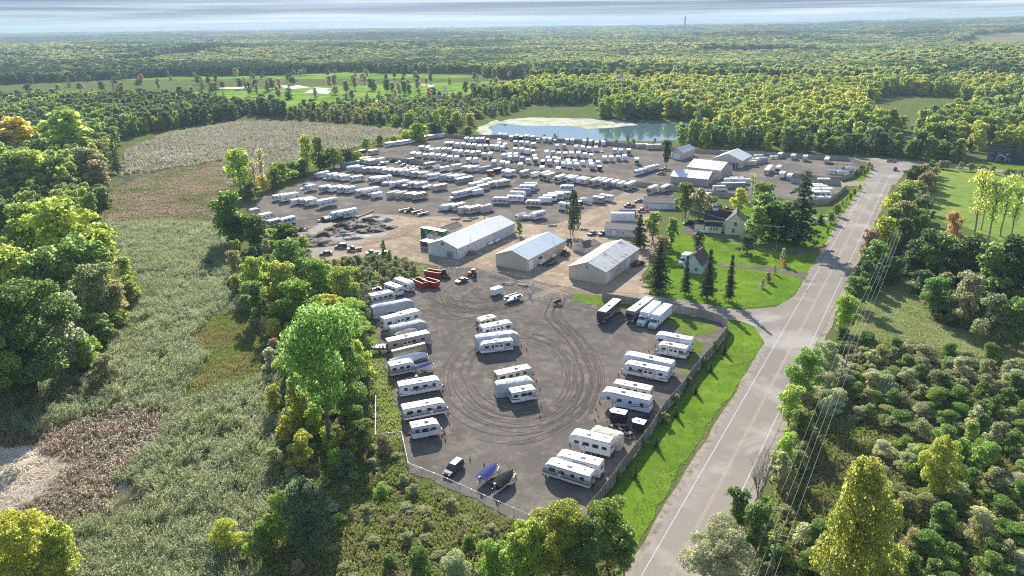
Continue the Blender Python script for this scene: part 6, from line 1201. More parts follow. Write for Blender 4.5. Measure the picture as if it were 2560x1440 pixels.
# ============================================================ PLANTS
rng = np.random.default_rng(5)
def leaf_quads(cen, nor, size, asp=1.0):
    """quads of random spin round the given normals"""
    n = len(cen); nor = nor / np.linalg.norm(nor, axis=1, keepdims=True); a = rng.normal(size=(n, 3))
    t = np.cross(nor, a); t /= np.linalg.norm(t, axis=1, keepdims=True); b = np.cross(nor, t)
    s = (size * rng.uniform(.65, 1.35, n))[:, None]
    return np.stack([cen - t * s * .5, cen + b * s * .5 * asp, cen + t * s * .5, cen - b * s * .5 * asp], 1)
def crown(name, m, n, leaf, lobes=14, lobe=(.28, .5), z0=.22, shape='round', flat=.8, sparse=0, seed=0):
    """crown in unit radius and unit tree height; lobes of leaf sprays with gaps between"""
    g = np.random.default_rng(seed + 11); L_ = []
    for i in range(lobes):
        t = (i + .5) / lobes; zz = z0 + (1 - z0) * (t ** .8 if shape != 'cone' else t)
        u = (zz - z0) / (1 - z0)
        if shape == 'round': prof = math.sqrt(max(0, 1 - (2 * u - .85) ** 2 / 1.6)) * .72
        elif shape == 'vase': prof = (.25 + .75 * u) * (1 if u < .8 else (1 - u) * 3.2 + .35) * .72
        elif shape == 'tall': prof = math.sqrt(max(0.02, 1 - (2 * u - .9) ** 2)) * .55
        elif shape == 'dome': prof = math.sqrt(max(0, 1 - u ** 2.2)) * .74
        else: prof = (1 - u) * .75
        a = i * 2.4 + g.uniform(-.5, .5); rr = prof * (g.uniform(.35, 1.0) if i % 3 else g.uniform(0, .4))
        lr = g.uniform(*lobe) * (1 - .35 * u if shape != 'vase' else 1); L_.append((rr * math.cos(a), rr * math.sin(a), min(zz, 1 - lr * .32), lr))
    L_ = np.array(L_); ar = L_[:, 3] ** 2; pick = g.choice(len(L_), n, p=ar / ar.sum())
    d = g.normal(size=(n, 3)); d /= np.linalg.norm(d, axis=1, keepdims=True); d[:, 2] = np.where(d[:, 2] < -.35, -d[:, 2] * .6, d[:, 2])
    # small scale clumping inside the lobe
    k = g.normal(size=(26, 3)); k /= np.linalg.norm(k, axis=1, keepdims=True)
    near = (d @ k.T).max(1); rad_ = (.60 + .46 * ss(.80, .97, near)) * g.uniform(.82, 1.06, n) if not sparse else g.uniform(.3, 1.1, n)
    lr = L_[pick, 3]; H_ = .42                                       # one unit of radius against one unit of height
    c = np.stack([L_[pick, 0] + d[:, 0] * lr * rad_, L_[pick, 1] + d[:, 1] * lr * rad_, L_[pick, 2] + d[:, 2] * lr * rad_ * H_ * flat], 1)
    # leave out leaves buried deep in other lobes
    q = np.ones(n, bool)
    for j in range(len(L_)):
        dd = (c - L_[j, :3]) / np.array([1, 1, H_ * flat]); q &= ~((np.linalg.norm(dd, axis=1) < L_[j, 3] * .62) & (pick != j))
    c, d = c[q], d[q]; c[:, 2] = np.maximum(c[:, 2], .01)
    nor = d * 1.0 + g.normal(size=c.shape) * .75 + np.array([0, 0, .55])
    Q = leaf_quads(c, nor, np.full(len(c), leaf)); Q[:, :, 2] = c[:, None, 2] + (Q[:, :, 2] - c[:, None, 2]) * H_
    return np_mesh(name, Q.reshape(-1, 3), np.arange(len(c) * 4).reshape(-1, 4), m), L_
def tubes(segs, name, m, n=5):
    mb = MB()
    for a, b, r0, r1 in segs: mb.cyl(a, b, r0, r1, n=n, cap=False)
    me = bpy.data.meshes.new(name); me.from_pydata(mb.v, [], mb.f); me.materials.append(m); me.polygons.foreach_set('use_smooth', [True] * len(me.polygons)); me.update(); return me
def trunk_for(L_, m, name, top=.8, r0=.055):
    segs = []; z = 0; p = Vector((0, 0, 0)); pr = r0
    st = [Vector((.02 * math.sin(i * 1.7), .02 * math.cos(i * 2.1), top * i / 6)) for i in range(7)]
    st[0] = Vector((0, 0, -.01))
    for i in range(6): segs.append((st[i], st[i + 1], r0 * (1 - i / 7), r0 * (1 - (i + 1) / 7)))
    for x, y, zz, lr in L_:
        zb = max(.12, min(top * .9, zz - .12 - .12 * math.hypot(x, y))); k = min(5, int(zb / top * 6)); base = st[k].lerp(st[k + 1], zb / top * 6 - k)
        midp = base.lerp(Vector((x, y, zz)), .5) + Vector((0, 0, .02)); segs.append((base, midp, .02, .013)); segs.append((midp, Vector((x, y, zz)), .013, .006))
    return tubes(segs, name, m)
M['bark'] = mat('bark', (.16, .13, .10), noise=.5, nscale=6, world=False); M['bark_pale'] = mat('pale bark', (.30, .27, .22), noise=.4, nscale=8, world=False)
M['leaf'] = leafmat('leaves', usecol=True, trans=.58, var=.5)
M['needle'] = leafmat('needles', usecol=True, trans=.22, var=.4)
COL = dict(g=(.120, .180, .045), dg=(.068, .108, .034), yg=(.205, .270, .045), y=(.33, .31, .05), ol=(.205, .21, .09), sil=(.30, .31, .19), bg=(.12, .17, .085), o=(.32, .21, .07), br=(.22, .175, .10),
           red=(.33, .09, .05), gr=(.225, .24, .125), lg=(.165, .235, .05), gy=(.255, .285, .05), cn=(.060, .085, .042))
for k_ in COL: COL[k_] = tuple(min(.5, v_ * 1.42 + .012) for v_ in COL[k_])
WORD = dict(g='green', dg='dark green', yg='yellow-green', y='yellow', ol='olive', sil='silvery green', bg='blue-green', o='orange', br='brown', red='red', gr='grey-green', lg='light green', gy='golden green', cn='dark green')
PROTO = {}
def proto(kind_, lod, v):
    k = (kind_, lod, v)
    if k in PROTO: return PROTO[k]
    n, leaf = {-1: (30000, .040), 0: (13000, .062), 1: (4200, .105), 2: (1300, .185)}[lod]; s = v * 7 + (lod + 1) * 100
    if kind_ == 'round': c, L_ = crown('crown', M['leaf'], n, leaf, 20, (.26, .46), .2, 'round', seed=s)
    elif kind_ == 'vase': c, L_ = crown('crown', M['leaf'], n, leaf, 18, (.24, .42), .35, 'vase', seed=s + 1)
    elif kind_ == 'tall': c, L_ = crown('crown', M['leaf'], int(n * .8), leaf * 1.15, 18, (.35, .55), .15, 'tall', flat=1.0, seed=s + 2)
    elif kind_ == 'sparse': c, L_ = crown('crown', M['leaf'], int(n * .28), leaf * .8, 22, (.2, .36), .3, 'vase', sparse=1, seed=s + 3)
    elif kind_ == 'bush': c, L_ = crown('crown', M['leaf'], int(n * .8), leaf * 1.05, 15, (.32, .5), .12, 'dome', seed=s + 4)
    t = trunk_for(L_, M['bark'] if kind_ != 'sparse' else M['bark_pale'], 'trunk')
    PROTO[k] = (c, t); return PROTO[k]
def spruce(lod, v):
    k = ('spruce', lod, v)
    if k in PROTO: return PROTO[k]
    g = np.random.default_rng(v + 60); Q = []; nw = {0: 26, 1: 18, 2: 12}[lod]; sz = {0: .085, 1: .13, 2: .22}[lod]; cs = []; ns = []
    for i in range(nw):
        z = .09 + .9 * i / nw + g.uniform(-.01, .01); rr = (1 - z) ** .75 * g.uniform(.6, 1.12) + .03; nb = max(4, int({0: 11, 1: 8, 2: 6}[lod] * (1 - z * .45)))
        for b in range(nb):
            a = 2 * math.pi * b / nb + i * 1.3 + g.uniform(-.35, .35); Lr = rr * g.uniform(.45, 1.15); m_ = max(3, int(Lr / sz * 3.6)); dz = g.uniform(.02, .06)
            for s_ in range(m_):
                t = (s_ + .6) / m_; dr = Lr * t; w_ = sz * .55 * (1.15 - t); cs.append((dr * math.cos(a) + g.normal() * w_, dr * math.sin(a) + g.normal() * w_, z - dz * t * t + .02 * t + g.normal() * .006)); ns.append((g.normal() * .6, g.normal() * .6, 1))
    c = np.array(cs); Qd = leaf_quads(c, np.array(ns), np.full(len(c), sz * 1.25)); Qd[:, :, 2] = c[:, None, 2] + (Qd[:, :, 2] - c[:, None, 2]) * .3
    Qd[:, 0, 2] -= .012; Qd[:, 2, 2] -= .012
    me = np_mesh('crown', Qd.reshape(-1, 3), np.arange(len(c) * 4).reshape(-1, 4), M['needle'])
    t = tubes([((0, 0, -.01), (0, 0, .5), .05, .03), ((0, 0, .5), (0, 0, .98), .03, .005)], 'trunk', M['bark'])
    PROTO[k] = (me, t); return PROTO[k]
def bare(v):
    k = ('bare', 0, v)
    if k in PROTO: return PROTO[k]
    g = random.Random(v + 5); segs = []
    def go(p, d, ln, r_, dep):
        q = p + d * ln; segs.append((p, q, r_, r_ * .72))
        if dep == 0: return
        for _ in range(3 if dep > 3 else 2):
            nd = (d + Vector((g.uniform(-1.1, 1.1), g.uniform(-1.1, 1.1), g.uniform(-.1, .5)))).normalized(); nd.z = max(nd.z, .35); go(q, nd, ln * g.uniform(.62, .86), r_ * .62, dep - 1)
    go(Vector((0, 0, -.02)), Vector((.05, 0, 1)), .2, .03, 6)
    for i, (x, y) in enumerate(((.7, .2), (-.8, .3), (.1, -.6))): go(Vector((0, 0, .05 + .03 * i)), Vector((x, y, 1)).normalized(), .24, .02, 5)
    t = tubes(segs, 'trunk', M['bark_pale'], 4); PROTO[k] = (None, t); return PROTO[k]

TREES = []        # every tree and shrub that is a thing: filled below, named and labelled at the end
def tree(bx, by, h, r, col='g', kd='round', place='', own=None, z=0, jitter=True):
    TREES.append(dict(p=G(bx, by) if not isinstance(bx, Vector) else bx, h=h, r=r, col=col, kd=kd, place=place, own=own))
def treepx(bx, by, ty, wd, col='g', kd='round', place='', own=None):
    h = max(1.0, hgt(bx, by, ty)); B = G(bx, by); dist = math.sqrt(B.x ** 2 + B.y ** 2 + (CH - h * .6) ** 2)
    tree(bx, by, h, wd / 2 * dist / F, col, kd, place, own)
TP = treepx
pl = 'in the wood left of the marsh'
for a in [(90, 990, 700, 250, 'g'), (10, 1030, 735, 170, 'lg'), (185, 940, 728, 120, 'sil'), (60, 1010, 860, 150, 'dg'), (225, 930, 838, 90, 'yg'), (268, 955, 882, 70, 'gr'), (255, 815, 655, 120, 'ol'), (215, 770, 590, 150, 'lg'), (130, 800, 620, 150, 'g'),
          (45, 800, 610, 160, 'yg'), (185, 700, 487, 200, 'yg'), (100, 690, 505, 130, 'yg'), (265, 690, 555, 110, 'gy'), (20, 630, 505, 90, 'dg'), (300, 800, 700, 70, 'ol'), (330, 760, 708, 50, 'gy'), (0, 900, 760, 120, 'yg')]: TP(*a, place=pl)
pl = 'beside the upper reed marsh'
for a in [(45, 500, 380, 110, 'g'), (100, 492, 372, 90, 'yg'), (165, 488, 385, 95, 'g'), (225, 470, 368, 90, 'ol'), (255, 482, 400, 80, 'br'), (15, 470, 350, 90, 'yg'), (180, 405, 275, 150, 'yg'), (60, 400, 292, 110, 'y'), (115, 430, 345, 80, 'g'), (255, 420, 350, 70, 'ol')]: TP(*a, place=pl)
TP(293, 432, 343, 42, 'dg', 'spruce', pl)
pl = 'between the marsh and the middle yard'
for a in [(578, 612, 478, 105, 'g'), (640, 622, 535, 100, 'g'), (600, 622, 540, 70, 'dg'), (715, 618, 560, 90, 'g'), (680, 606, 572, 60, 'yg'), (755, 625, 590, 50, 'yg'), (770, 426, 338, 56, 'yg', 'tall'), (800, 424, 342, 50, 'g', 'tall'), (700, 455, 405, 80, 'yg', 'bush'), (735, 445, 402, 70, 'lg', 'bush'),
          (835, 420, 368, 70, 'g'), (870, 412, 372, 60, 'dg'), (893, 404, 378, 44, 'yg', 'bush'), (660, 478, 440, 50, 'y', 'bush'), (603, 482, 371, 80, 'yg'), (660, 482, 368, 50, 'ol', 'sparse'), (640, 480, 400, 44, 'ol', 'sparse'), (690, 470, 420, 50, 'g', 'bush'), (760, 440, 400, 50, 'g', 'bush'), (810, 425, 390, 50, 'dg', 'bush'),
          (625, 500, 455, 60, 'g', 'bush'), (1045, 352, 308, 80, 'yg', 'bush'), (1090, 340, 305, 70, 'dg', 'bush'), (1130, 338, 308, 60, 'dg', 'bush'), (1170, 342, 315, 50, 'g', 'bush'), (1015, 352, 325, 40, 'gy', 'bush'), (950, 362, 338, 34, 'g', 'bush'), (985, 360, 338, 34, 'yg', 'bush'), (915, 372, 345, 40, 'yg', 'bush')]: TP(*a, place=pl)
pl = 'in the wood left of the near lot'
for a in [(735, 745, 595, 135, 'g'), (705, 800, 655, 115, 'gy'), (640, 740, 640, 90, 'yg'), (590, 690, 625, 50, 'ol'), (800, 750, 648, 100, 'lg'), (860, 762, 665, 95, 'yg'), (760, 835, 700, 130, 'yg'), (830, 830, 738, 120, 'gy'), (885, 850, 748, 95, 'yg'), (905, 915, 820, 90, 'lg'), (650, 800, 700, 80, 'g'),
          (870, 1060, 840, 120, 'g'), (905, 980, 850, 80, 'yg'), (735, 960, 850, 90, 'yg'), (690, 905, 845, 50, 'br', 'bush'), (680, 930, 868, 50, 'sil', 'bush'), (760, 1085, 930, 90, 'gy'), (735, 1060, 990, 70, 'ol', 'bush'), (795, 1110, 1010, 70, 'yg'), (760, 1180, 1080, 80, 'gy'), (780, 1420, 1195, 150, 'bg'), (710, 1360, 1235, 90, 'yg'),
          (660, 1400, 1300, 100, 'lg'), (570, 1380, 1300, 90, 'gy', 'bush'), (905, 1150, 1050, 80, 'g'), (960, 1140, 1085, 60, 'br', 'bush'), (870, 1200, 1130, 60, 'bg'), (750, 1290, 1200, 60, 'yg'), (690, 1180, 1120, 60, 'ol', 'bush'), (720, 1110, 1040, 60, 'y', 'bush'), (690, 1040, 960, 60, 'gy', 'bush'), (620, 770, 715, 50, 'yg', 'bush'), (960, 640, 600, 20, 'g', 'bush')]: TP(*a, place=pl)
TP(828, 1137, 765, 235, 'lg', 'vase', pl, 'tall yellow-green cottonwood with long bare forked trunk left of the near lot')
pl = 'below the chain link fence at the bottom'
for a in [(1400, 1450, 1262, 200, 'gy'), (1330, 1450, 1305, 120, 'yg'), (1515, 1430, 1255, 150, 'lg'), (1460, 1480, 1290, 120, 'g'), (1560, 1440, 1320, 80, 'g'), (1230, 1460, 1360, 110, 'yg'), (1290, 1480, 1330, 90, 'yg'), (1140, 1480, 1390, 110, 'gr', 'bush'), (1050, 1460, 1370, 90, 'g', 'bush')]: TP(*a, place=pl)
pl = 'at the bottom left corner'
for a in [(95, 1500, 1262, 190, 'y'), (10, 1480, 1280, 140, 'y'), (170, 1480, 1300, 110, 'gy')]: TP(*a, place=pl)
pl = 'in the hedge right of the road'
for a in [(2005, 1010, 868, 110, 'lg'), (2060, 960, 850, 90, 'gr'), (1970, 1070, 960, 70, 'yg'), (2000, 1120, 1020, 80, 'g'), (1960, 1180, 1080, 70, 'yg'), (1945, 1230, 1130, 60, 'gr'), (1790, 1460, 1310, 190, 'sil'), (1830, 1370, 1220, 80, 'g'), (1880, 1420, 1250, 90, 'g'), (1900, 1330, 1240, 60, 'yg'), (2110, 830, 735, 80, 'yg'), (2140, 770, 690, 70, 'g'),
          (2155, 720, 650, 60, 'dg'), (2180, 690, 600, 70, 'g'), (2170, 650, 570, 70, 'br'), (2205, 640, 540, 80, 'gy'), (2225, 600, 520, 80, 'g'), (2250, 590, 500, 70, 'ol'), (2225, 560, 480, 60, 'gy'), (2260, 540, 460, 70, 'g'), (2270, 500, 450, 60, 'gy'), (2285, 470, 412, 60, 'dg'), (2300, 450, 410, 40, 'o'), (2310, 490, 430, 50, 'br'), (2250, 640, 545, 70, 'dg'), (2290, 600, 520, 70, 'g'), (2300, 560, 495, 60, 'dg')]: TP(*a, place=pl)
pl = 'in the scrub right of the road'
for a in [(2110, 1500, 1140, 190, 'gy', 'tall'), (2180, 1480, 1240, 110, 'gy'), (2335, 1260, 1085, 110, 'gy'), (2300, 1210, 1110, 80, 'yg'), (2370, 640, 527, 50, 'o'), (2340, 700, 580, 100, 'g'), (2400, 720, 590, 110, 'dg'), (2460, 760, 600, 110, 'g'), (2520, 760, 585, 120, 'dg'), (2300, 690, 570, 90, 'dg'), (2400, 820, 680, 90, 'gr'), (2330, 790, 690, 80, 'g'), (2470, 860, 730, 90, 'gr'), (2540, 880, 740, 90, 'g')]: TP(*a, place=pl)
TP(2433, 592, 418, 85, 'gy', 'sparse', 'in front of the bright meadow'); TP(2470, 600, 445, 75, 'yg', 'sparse', 'in front of the bright meadow'); TP(2500, 590, 430, 70, 'gy', 'sparse', 'in front of the bright meadow')
TP(2525, 600, 450, 60, 'gy', 'sparse', 'in front of the bright meadow'); TP(2452, 575, 440, 60, 'yg', 'sparse', 'in front of the bright meadow'); TP(2566, 620, 455, 80, 'gy', 'sparse', 'in front of the bright meadow')
TP(1890, 1300, 1055, 120, 'br', 'bare', 'road', 'tall leafless tree leaning over the road edge near the bottom right')
TP(915, 790, 690, 60, 'br', 'bare', 'lot', 'leafless tree among yellow-green trees left of the near lot')
pl = 'on the lawn between the sheds and the road'
for a in [(1645, 730, 594, 90, 'cn', 'spruce'), (1713, 736, 634, 44, 'cn', 'spruce'), (1768, 746, 617, 64, 'cn', 'spruce'), (1822, 752, 630, 44, 'cn', 'spruce'), (1597, 620, 530, 66, 'cn', 'spruce'), (1678, 622, 545, 40, 'g'), (1632, 600, 530, 60, 'yg'), (1655, 640, 590, 60, 'ol'),
          (1745, 630, 578, 44, 'cn', 'tall'), (1866, 634, 588, 60, 'cn', 'bush'), (1712, 545, 458, 64, 'g'), (1748, 560, 470, 72, 'gr'), (1908, 588, 480, 105, 'g'), (1888, 606, 515, 70, 'lg'), (1846, 535, 470, 50, 'gy'), (1930, 600, 500, 110, 'g'), (1905, 530, 455, 90, 'g'), (2075, 558, 530, 30, 'g'), (2050, 560, 535, 34, 'cn', 'spruce'),
          (1879, 490, 432, 40, 'ol', 'sparse'), (2090, 540, 510, 26, 'g'), (1780, 525, 490, 60, 'g', 'bush')]: TP(*a, place=pl)
TP(1997, 612, 415, 120, 'cn', 'spruce', pl, 'huge dark spruce standing right of the yellow house')
TP(1960, 600, 500, 80, 'cn', 'spruce', pl, 'second dark spruce tucked against the huge one beside the yellow house')
TP(1432, 590, 478, 52, 'cn', 'tall', 'yard', 'dark pine with two bare trunks behind the middle shed')
TP(1664, 436, 350, 36, 'cn', 'vase', 'yard', 'leaning pine in front of the small white roofed building in the far yard')
TP(1298, 590, 553, 22, 'g', 'bush', 'yard', 'small green tree at the far right corner of the longest shed')
for k, (bx, by, ty, wd, c_) in enumerate([(1935, 685, 662, 12, 'br'), (1958, 668, 650, 14, 'red'), (1920, 705, 680, 22, 'br'), (1905, 720, 695, 16, 'br'), (1812, 838, 818, 14, 'red'), (1955, 660, 620, 16, 'gr')]):
    TP(bx, by, ty, wd, c_, 'bush', 'on the lawn by the road')
for k, (bx, by, ty) in enumerate([(1785, 878, 850), (1757, 915, 893), (1722, 965, 943), (1690, 1010, 985), (1667, 1060, 1035), (1610, 1115, 1093), (1548, 1200, 1178), (1640, 1053, 1038), (1657, 1058, 1030)]):
    TP(bx, by, ty, 20, 'gr' if k % 2 else 'ol', 'bush', 'outside the board fence of the near lot')
for k, (bx, by, ty) in enumerate([(1810, 885, 855), (1776, 930, 905), (1738, 985, 958), (1690, 1042, 1012), (1640, 1118, 1084), (1587, 1195, 1160), (1530, 1278, 1240), (1850, 1010, 985)][:7]):
    TP(bx, by, ty, 22, 'cn', 'spruce', 'in the row of young trees beside the board fence')
for k, (bx, by) in enumerate([(2140, 440), (2150, 436), (2160, 440), (2168, 432), (2172, 422), (2105, 515), (2115, 508), (2125, 498), (2135, 488), (2148, 478), (2095, 525), (2085, 533), (2178, 425), (2068, 585), (2075, 570)]):
    TP(bx, by, by - 16, 12, R.choice(['g', 'gr', 'dg']), 'bush', 'on the corner lawns by the junction')
# golf course and far single trees
for k in range(170):
    bx = R.uniform(60, 1320); by = R.uniform(186, 264)
    if k % 3 == 0: by = 200 + 12 * round((by - 200) / 12) + R.uniform(-1.5, 1.5)
    if not inside(bx, by, GOLF): continue
    B = G(bx, by); TREES.append(dict(p=B, h=R.uniform(8, 17), r=R.uniform(3.5, 7), col=R.choice(['dg', 'dg', 'g', 'dg', 'bg', 'ol', 'br']), kd=R.choice(['round', 'round', 'spruce', 'round']), place='on the golf course', own=None))

# woods whose near trees are things: polygon of ground, spacing, heights, colours
def fill(poly, spacing, hr, rr, cols, kinds, place, seed, bag, avoid=()):
    g = random.Random(seed); W = [G(*p) for p in poly]; x0, x1 = min(q.x for q in W), max(q.x for q in W); y0, y1 = min(q.y for q in W), max(q.y for q in W)
    wp = [(q.x, q.y) for q in W]; y = y0
    while y < y1:
        x = x0
        while x < x1:
            a, b = x + g.uniform(-.45, .45) * spacing, y + g.uniform(-.45, .45) * spacing
            if inside(a, b, wp):
                px = P(a, b)
                if not any(inside(px[0], px[1], q) for q in avoid):
                    cl_ = cols[min(len(cols) - 1, int(float(vnoise(a, b, spacing * 5, seed)) * len(cols) * .999))] if g.random() < .6 else g.choice(cols)
                    h = g.uniform(*hr); bag.append(dict(p=Vector((a, b, 0)), h=h, r=g.uniform(*rr), col=cl_, kd=g.choice(kinds), place=place, own=None))
            x += spacing
        y += spacing * .9
BAG = []
UW = [(-200, 560), (0, 520), (180, 500), (240, 470), (270, 430), (290, 390), (300, 352), (420, 325), (590, 300), (600, 288), (730, 296), (700, 280), (640, 276), (560, 278), (450, 262), (300, 260), (100, 262), (-300, 264)]
fill(UW, 9, (11, 17), (4.2, 6.5), ['g', 'yg', 'y', 'gy', 'gy', 'yg', 'br', 'y', 'gy'], ['round', 'round', 'tall'], 'in the yellowing wood beyond the marsh', 3, BAG)
fill([(2300, 1600), (2040, 1600), (1990, 1330), (2090, 1310), (2170, 1200), (2210, 1090), (2110, 1050), (2060, 1080), (2040, 1040), (2090, 900), (2180, 870), (2260, 870), (2350, 890), (2500, 910), (2640, 950), (2800, 1000), (2900, 1600)], 4.3, (2.6, 5.5), (1.9, 3.4), ['gr', 'lg', 'sil', 'g', 'gr', 'lg', 'ol', 'g', 'gr'], ['bush'], 'in the scrub right of the road', 4, BAG)
fill([(2150, 690), (2230, 660), (2260, 620), (2330, 600), (2450, 640), (2600, 680), (2800, 760), (2800, 860), (2600, 860), (2540, 860), (2330, 810), (2280, 700), (2200, 720), (2160, 760), (2120, 740)], 5.5, (3.5, 8), (2.4, 4.2), ['g', 'dg', 'gr', 'g', 'gr', 'bg'], ['bush', 'round'], 'in the thicket above the clearing', 5, BAG)
fill([(2060, 1000), (2090, 880), (2135, 780), (2175, 700), (2230, 600), (2290, 480), (2320, 430), (2340, 440), (2310, 560), (2230, 650), (2160, 740), (2120, 840), (2090, 920), (2070, 1010)], 5, (3, 8), (2, 3.6), ['gy', 'ol', 'g', 'br', 'dg', 'yg'], ['bush', 'round'], 'in the hedge right of the road', 6, BAG)
fill([(1880, 1440), (1920, 1290), (1950, 1180), (1990, 1050), (2010, 1010), (2050, 1010), (2030, 1100), (1990, 1200), (1960, 1320), (1930, 1480)], 2.9, (2, 4.5), (1.5, 2.6), ['g', 'gy', 'ol', 'gr'], ['bush'], 'in the hedge right of the road', 7, BAG)
fill([(800, 655), (880, 650), (960, 645), (1040, 662), (1050, 680), (960, 725), (920, 760), (925, 880), (900, 880), (870, 760), (800, 690)], 3.4, (1.5, 3.5), (1.3, 2.3), ['lg', 'g', 'yg', 'g'], ['bush'], 'in the green bank above the near lot', 8, BAG)
fill([(1180, 298), (1240, 292), (1330, 262), (1310, 238), (1210, 255), (1060, 258), (900, 268), (760, 276), (720, 300), (1000, 318), (1180, 316)], 9, (5, 12), (3, 5.5), ['ol', 'gr', 'g', 'br', 'gy', 'y'], ['bush', 'round', 'round'], 'between the golf course and the far yard', 9, BAG)
fill([(1700, 352), (1800, 342), (1900, 336), (2100, 352), (2260, 380), (2400, 396), (2410, 410), (2290, 398), (2100, 385), (1900, 377), (1780, 372), (1700, 366)], 9, (9, 17), (4, 6.5), ['gy', 'y', 'o', 'g', 'yg', 'dg', 'br'], ['round', 'tall', 'round'], 'behind the far yard fence', 10, BAG)
fill([(2250, 416), (2290, 420), (2420, 430), (2560, 448), (2700, 470), (2700, 462), (2560, 440), (2400, 424)], 6, (2.5, 5), (2, 3.4), ['g', 'gr', 'dg'], ['bush'], 'along the far edge of the bright meadow', 12, BAG)
fill([(1200, 344), (1300, 350), (1500, 356), (1640, 366), (1700, 364), (1640, 357), (1500, 353), (1300, 347)], 11, (2, 5.5), (1.8, 3), ['br', 'o', 'gr', 'ol'], ['bush'], 'on the near bank of the pond', 14, BAG)
fill([(690, 960), (760, 940), (940, 960), (935, 1100), (1000, 1110), (1015, 1190), (1200, 1275), (1340, 1335), (1500, 1330), (1540, 1460), (1500, 1560), (700, 1560), (700, 1250)], 4.6, (1.0, 2.6), (1.2, 2.3), ['g', 'ol', 'g', 'br', 'lg', 'gr', 'g'], ['bush'], 'in the weedy ground below the near lot', 13, BAG)
fill([(-150, 620), (330, 690), (340, 780), (250, 930), (-150, 1000)], 7, (5, 10), (2.8, 4.4), ['lg', 'yg', 'g', 'yg', 'gy', 'ol', 'lg'], ['round', 'round', 'bush'], 'in the wood left of the marsh', 15, BAG)
fill([(-150, 500), (180, 500), (240, 475), (270, 520), (230, 600), (-150, 620)], 8, (7, 14), (3.4, 5.4), ['g', 'yg', 'dg', 'lg'], ['round'], 'in the wood left of the marsh', 16, BAG)
fill([(560, 640), (640, 620), (760, 640), (800, 680), (900, 760), (915, 880), (930, 1000), (930, 1120), (840, 1180), (760, 1140), (700, 960), (660, 830), (590, 730)], 6.4, (3.5, 7.5), (2.2, 3.6), ['lg', 'yg', 'g', 'yg', 'gy', 'g'], ['round', 'round', 'bush'], 'in the wood left of the near lot', 17, BAG)
# far woods: sampled on the ground, thinning with distance
NOWOOD = [GOLF, POND, NORTH, [(1240, 300), (1300, 272), (1480, 268), (1500, 290)], [(2150, 262), (2230, 240), (2400, 250), (2420, 290), (2300, 330), (2180, 320)], [(2400, 380), (2700, 385), (2700, 440), (2400, 415)]] + FIELDS
far_pts = []
def farzone(r0, r1, sp, seed):
    g = np.random.default_rng(seed); A = (r1 * r1 - r0 * r0) / 2 * 1.56; n = int(A / sp ** 2 * 1.0)
    r = np.sqrt(g.uniform(r0 * r0, r1 * r1, n)); a = g.uniform(-.78, .78, n); x, y = r * np.sin(a), r * np.cos(a); z = T(x, y)
    return x, y, z, g
def wood_ok(x, y):
    p = P(x, y, 0)
    if inside(p[0], p[1], MARSH) or inside(p[0], p[1], UW): return False
    if p[1] > 300 + 40 * (p[0] > 1750) + 60 * (p[0] > 2300): return False
    if p[0] < 1500 and p[1] > 262 - .05 * p[0] * (p[0] < 1200) * .0: return p[0] < 1185 and False
    if p[0] < 1185 and p[1] > 236: return False
    if 1180 < p[0] < 1500 and p[1] > 268: return False
    return not any(inside(p[0], p[1], q) for q in NOWOOD)
x, y, z, g = farzone(430, 1000, 8.2, 21)
for a, b, c in zip(x, y, z):
    if wood_ok(a, b):
        v = float(vnoise(a, b, 60, 4)); side = P(a, b)[0]
        near = math.hypot(a, b) < 760
        cols = ['gy', 'yg', 'y', 'g', 'gy', 'lg', 'o', 'yg', 'gy'] if near else ['dg', 'g', 'g', 'dg', 'ol', 'gy']
        BAG.append(dict(p=Vector((a, b, float(c))), h=g.uniform(11, 19), r=g.uniform(4.5, 7), col=cols[int(v * (len(cols) - .01))] if g.random() < .6 else cols[int(g.integers(len(cols)))], kd=['round', 'round', 'tall'][int(g.integers(3))], place='in the wood behind the pond', own=None))
# which of the bag are things: those that show largest
def show(t):
    q = t['p']; px = P(q.x, q.y, t['h'] * .5 + q.z)
    if not (-40 < px[0] < 2600 and 0 < px[1] < 1480): return 0
    d = math.sqrt(q.x ** 2 + q.y ** 2 + (CH - t['h'] * .6) ** 2); return t['r'] * t['h'] / d ** 2
BAG = [t for t in BAG if show(t) > 0 or t['p'].y < 300]
tr = sorted([t for t in BAG if t['kd'] != 'bush'], key=show, reverse=True); bu = sorted([t for t in BAG if t['kd'] == 'bush'], key=show, reverse=True)
ntree = sum(t['kd'] not in ('bush',) for t in TREES); nbush = len(TREES) - ntree
TREES += tr[:max(0, 300 - ntree)] + bu[:max(0, 300 - nbush)]
REST = tr[max(0, 300 - ntree):] + bu[max(0, 300 - nbush):]
def lod_of(t):
    d = math.hypot(t['p'].x, t['p'].y)
    if t['r'] > 4.2 and d < 190 and t['kd'] in ('round', 'vase', 'tall'): return -1
    return 0 if d < 230 and t['r'] > 2.6 else 1 if d < 520 else 2
NAMEK = dict(round='broadleaf_tree', vase='cottonwood_tree', tall='slender_tree', sparse='poplar_tree', bush='shrub', spruce='spruce_tree', bare='bare_tree')
KW = dict(round='broadleaf tree', vase='tall tree', tall='slender tree', sparse='thin airy poplar', bush='bushy shrub', spruce='spruce', bare='bare tree')
groups = {}
for t in TREES: groups.setdefault((t['col'], t['kd'], t['place']), []).append(t)
def depth_word(t, L_):
    if len(L_) < 2: return ''
    return ''
for key, Ls in groups.items():
    Ls.sort(key=lambda t: P(t['p'].x, t['p'].y, t['p'].z)[0]); n = len(Ls)
    for i, t in enumerate(Ls):
        base = WORD[t['col']] + ' ' + KW[t['kd']]
        t['label'] = t['own'] or (base + ' standing ' + t['place'] if n == 1 else '%s %s, %s' % (base, t['place'], ordn(i, n))).replace(' ,', ',')
gsize = {}
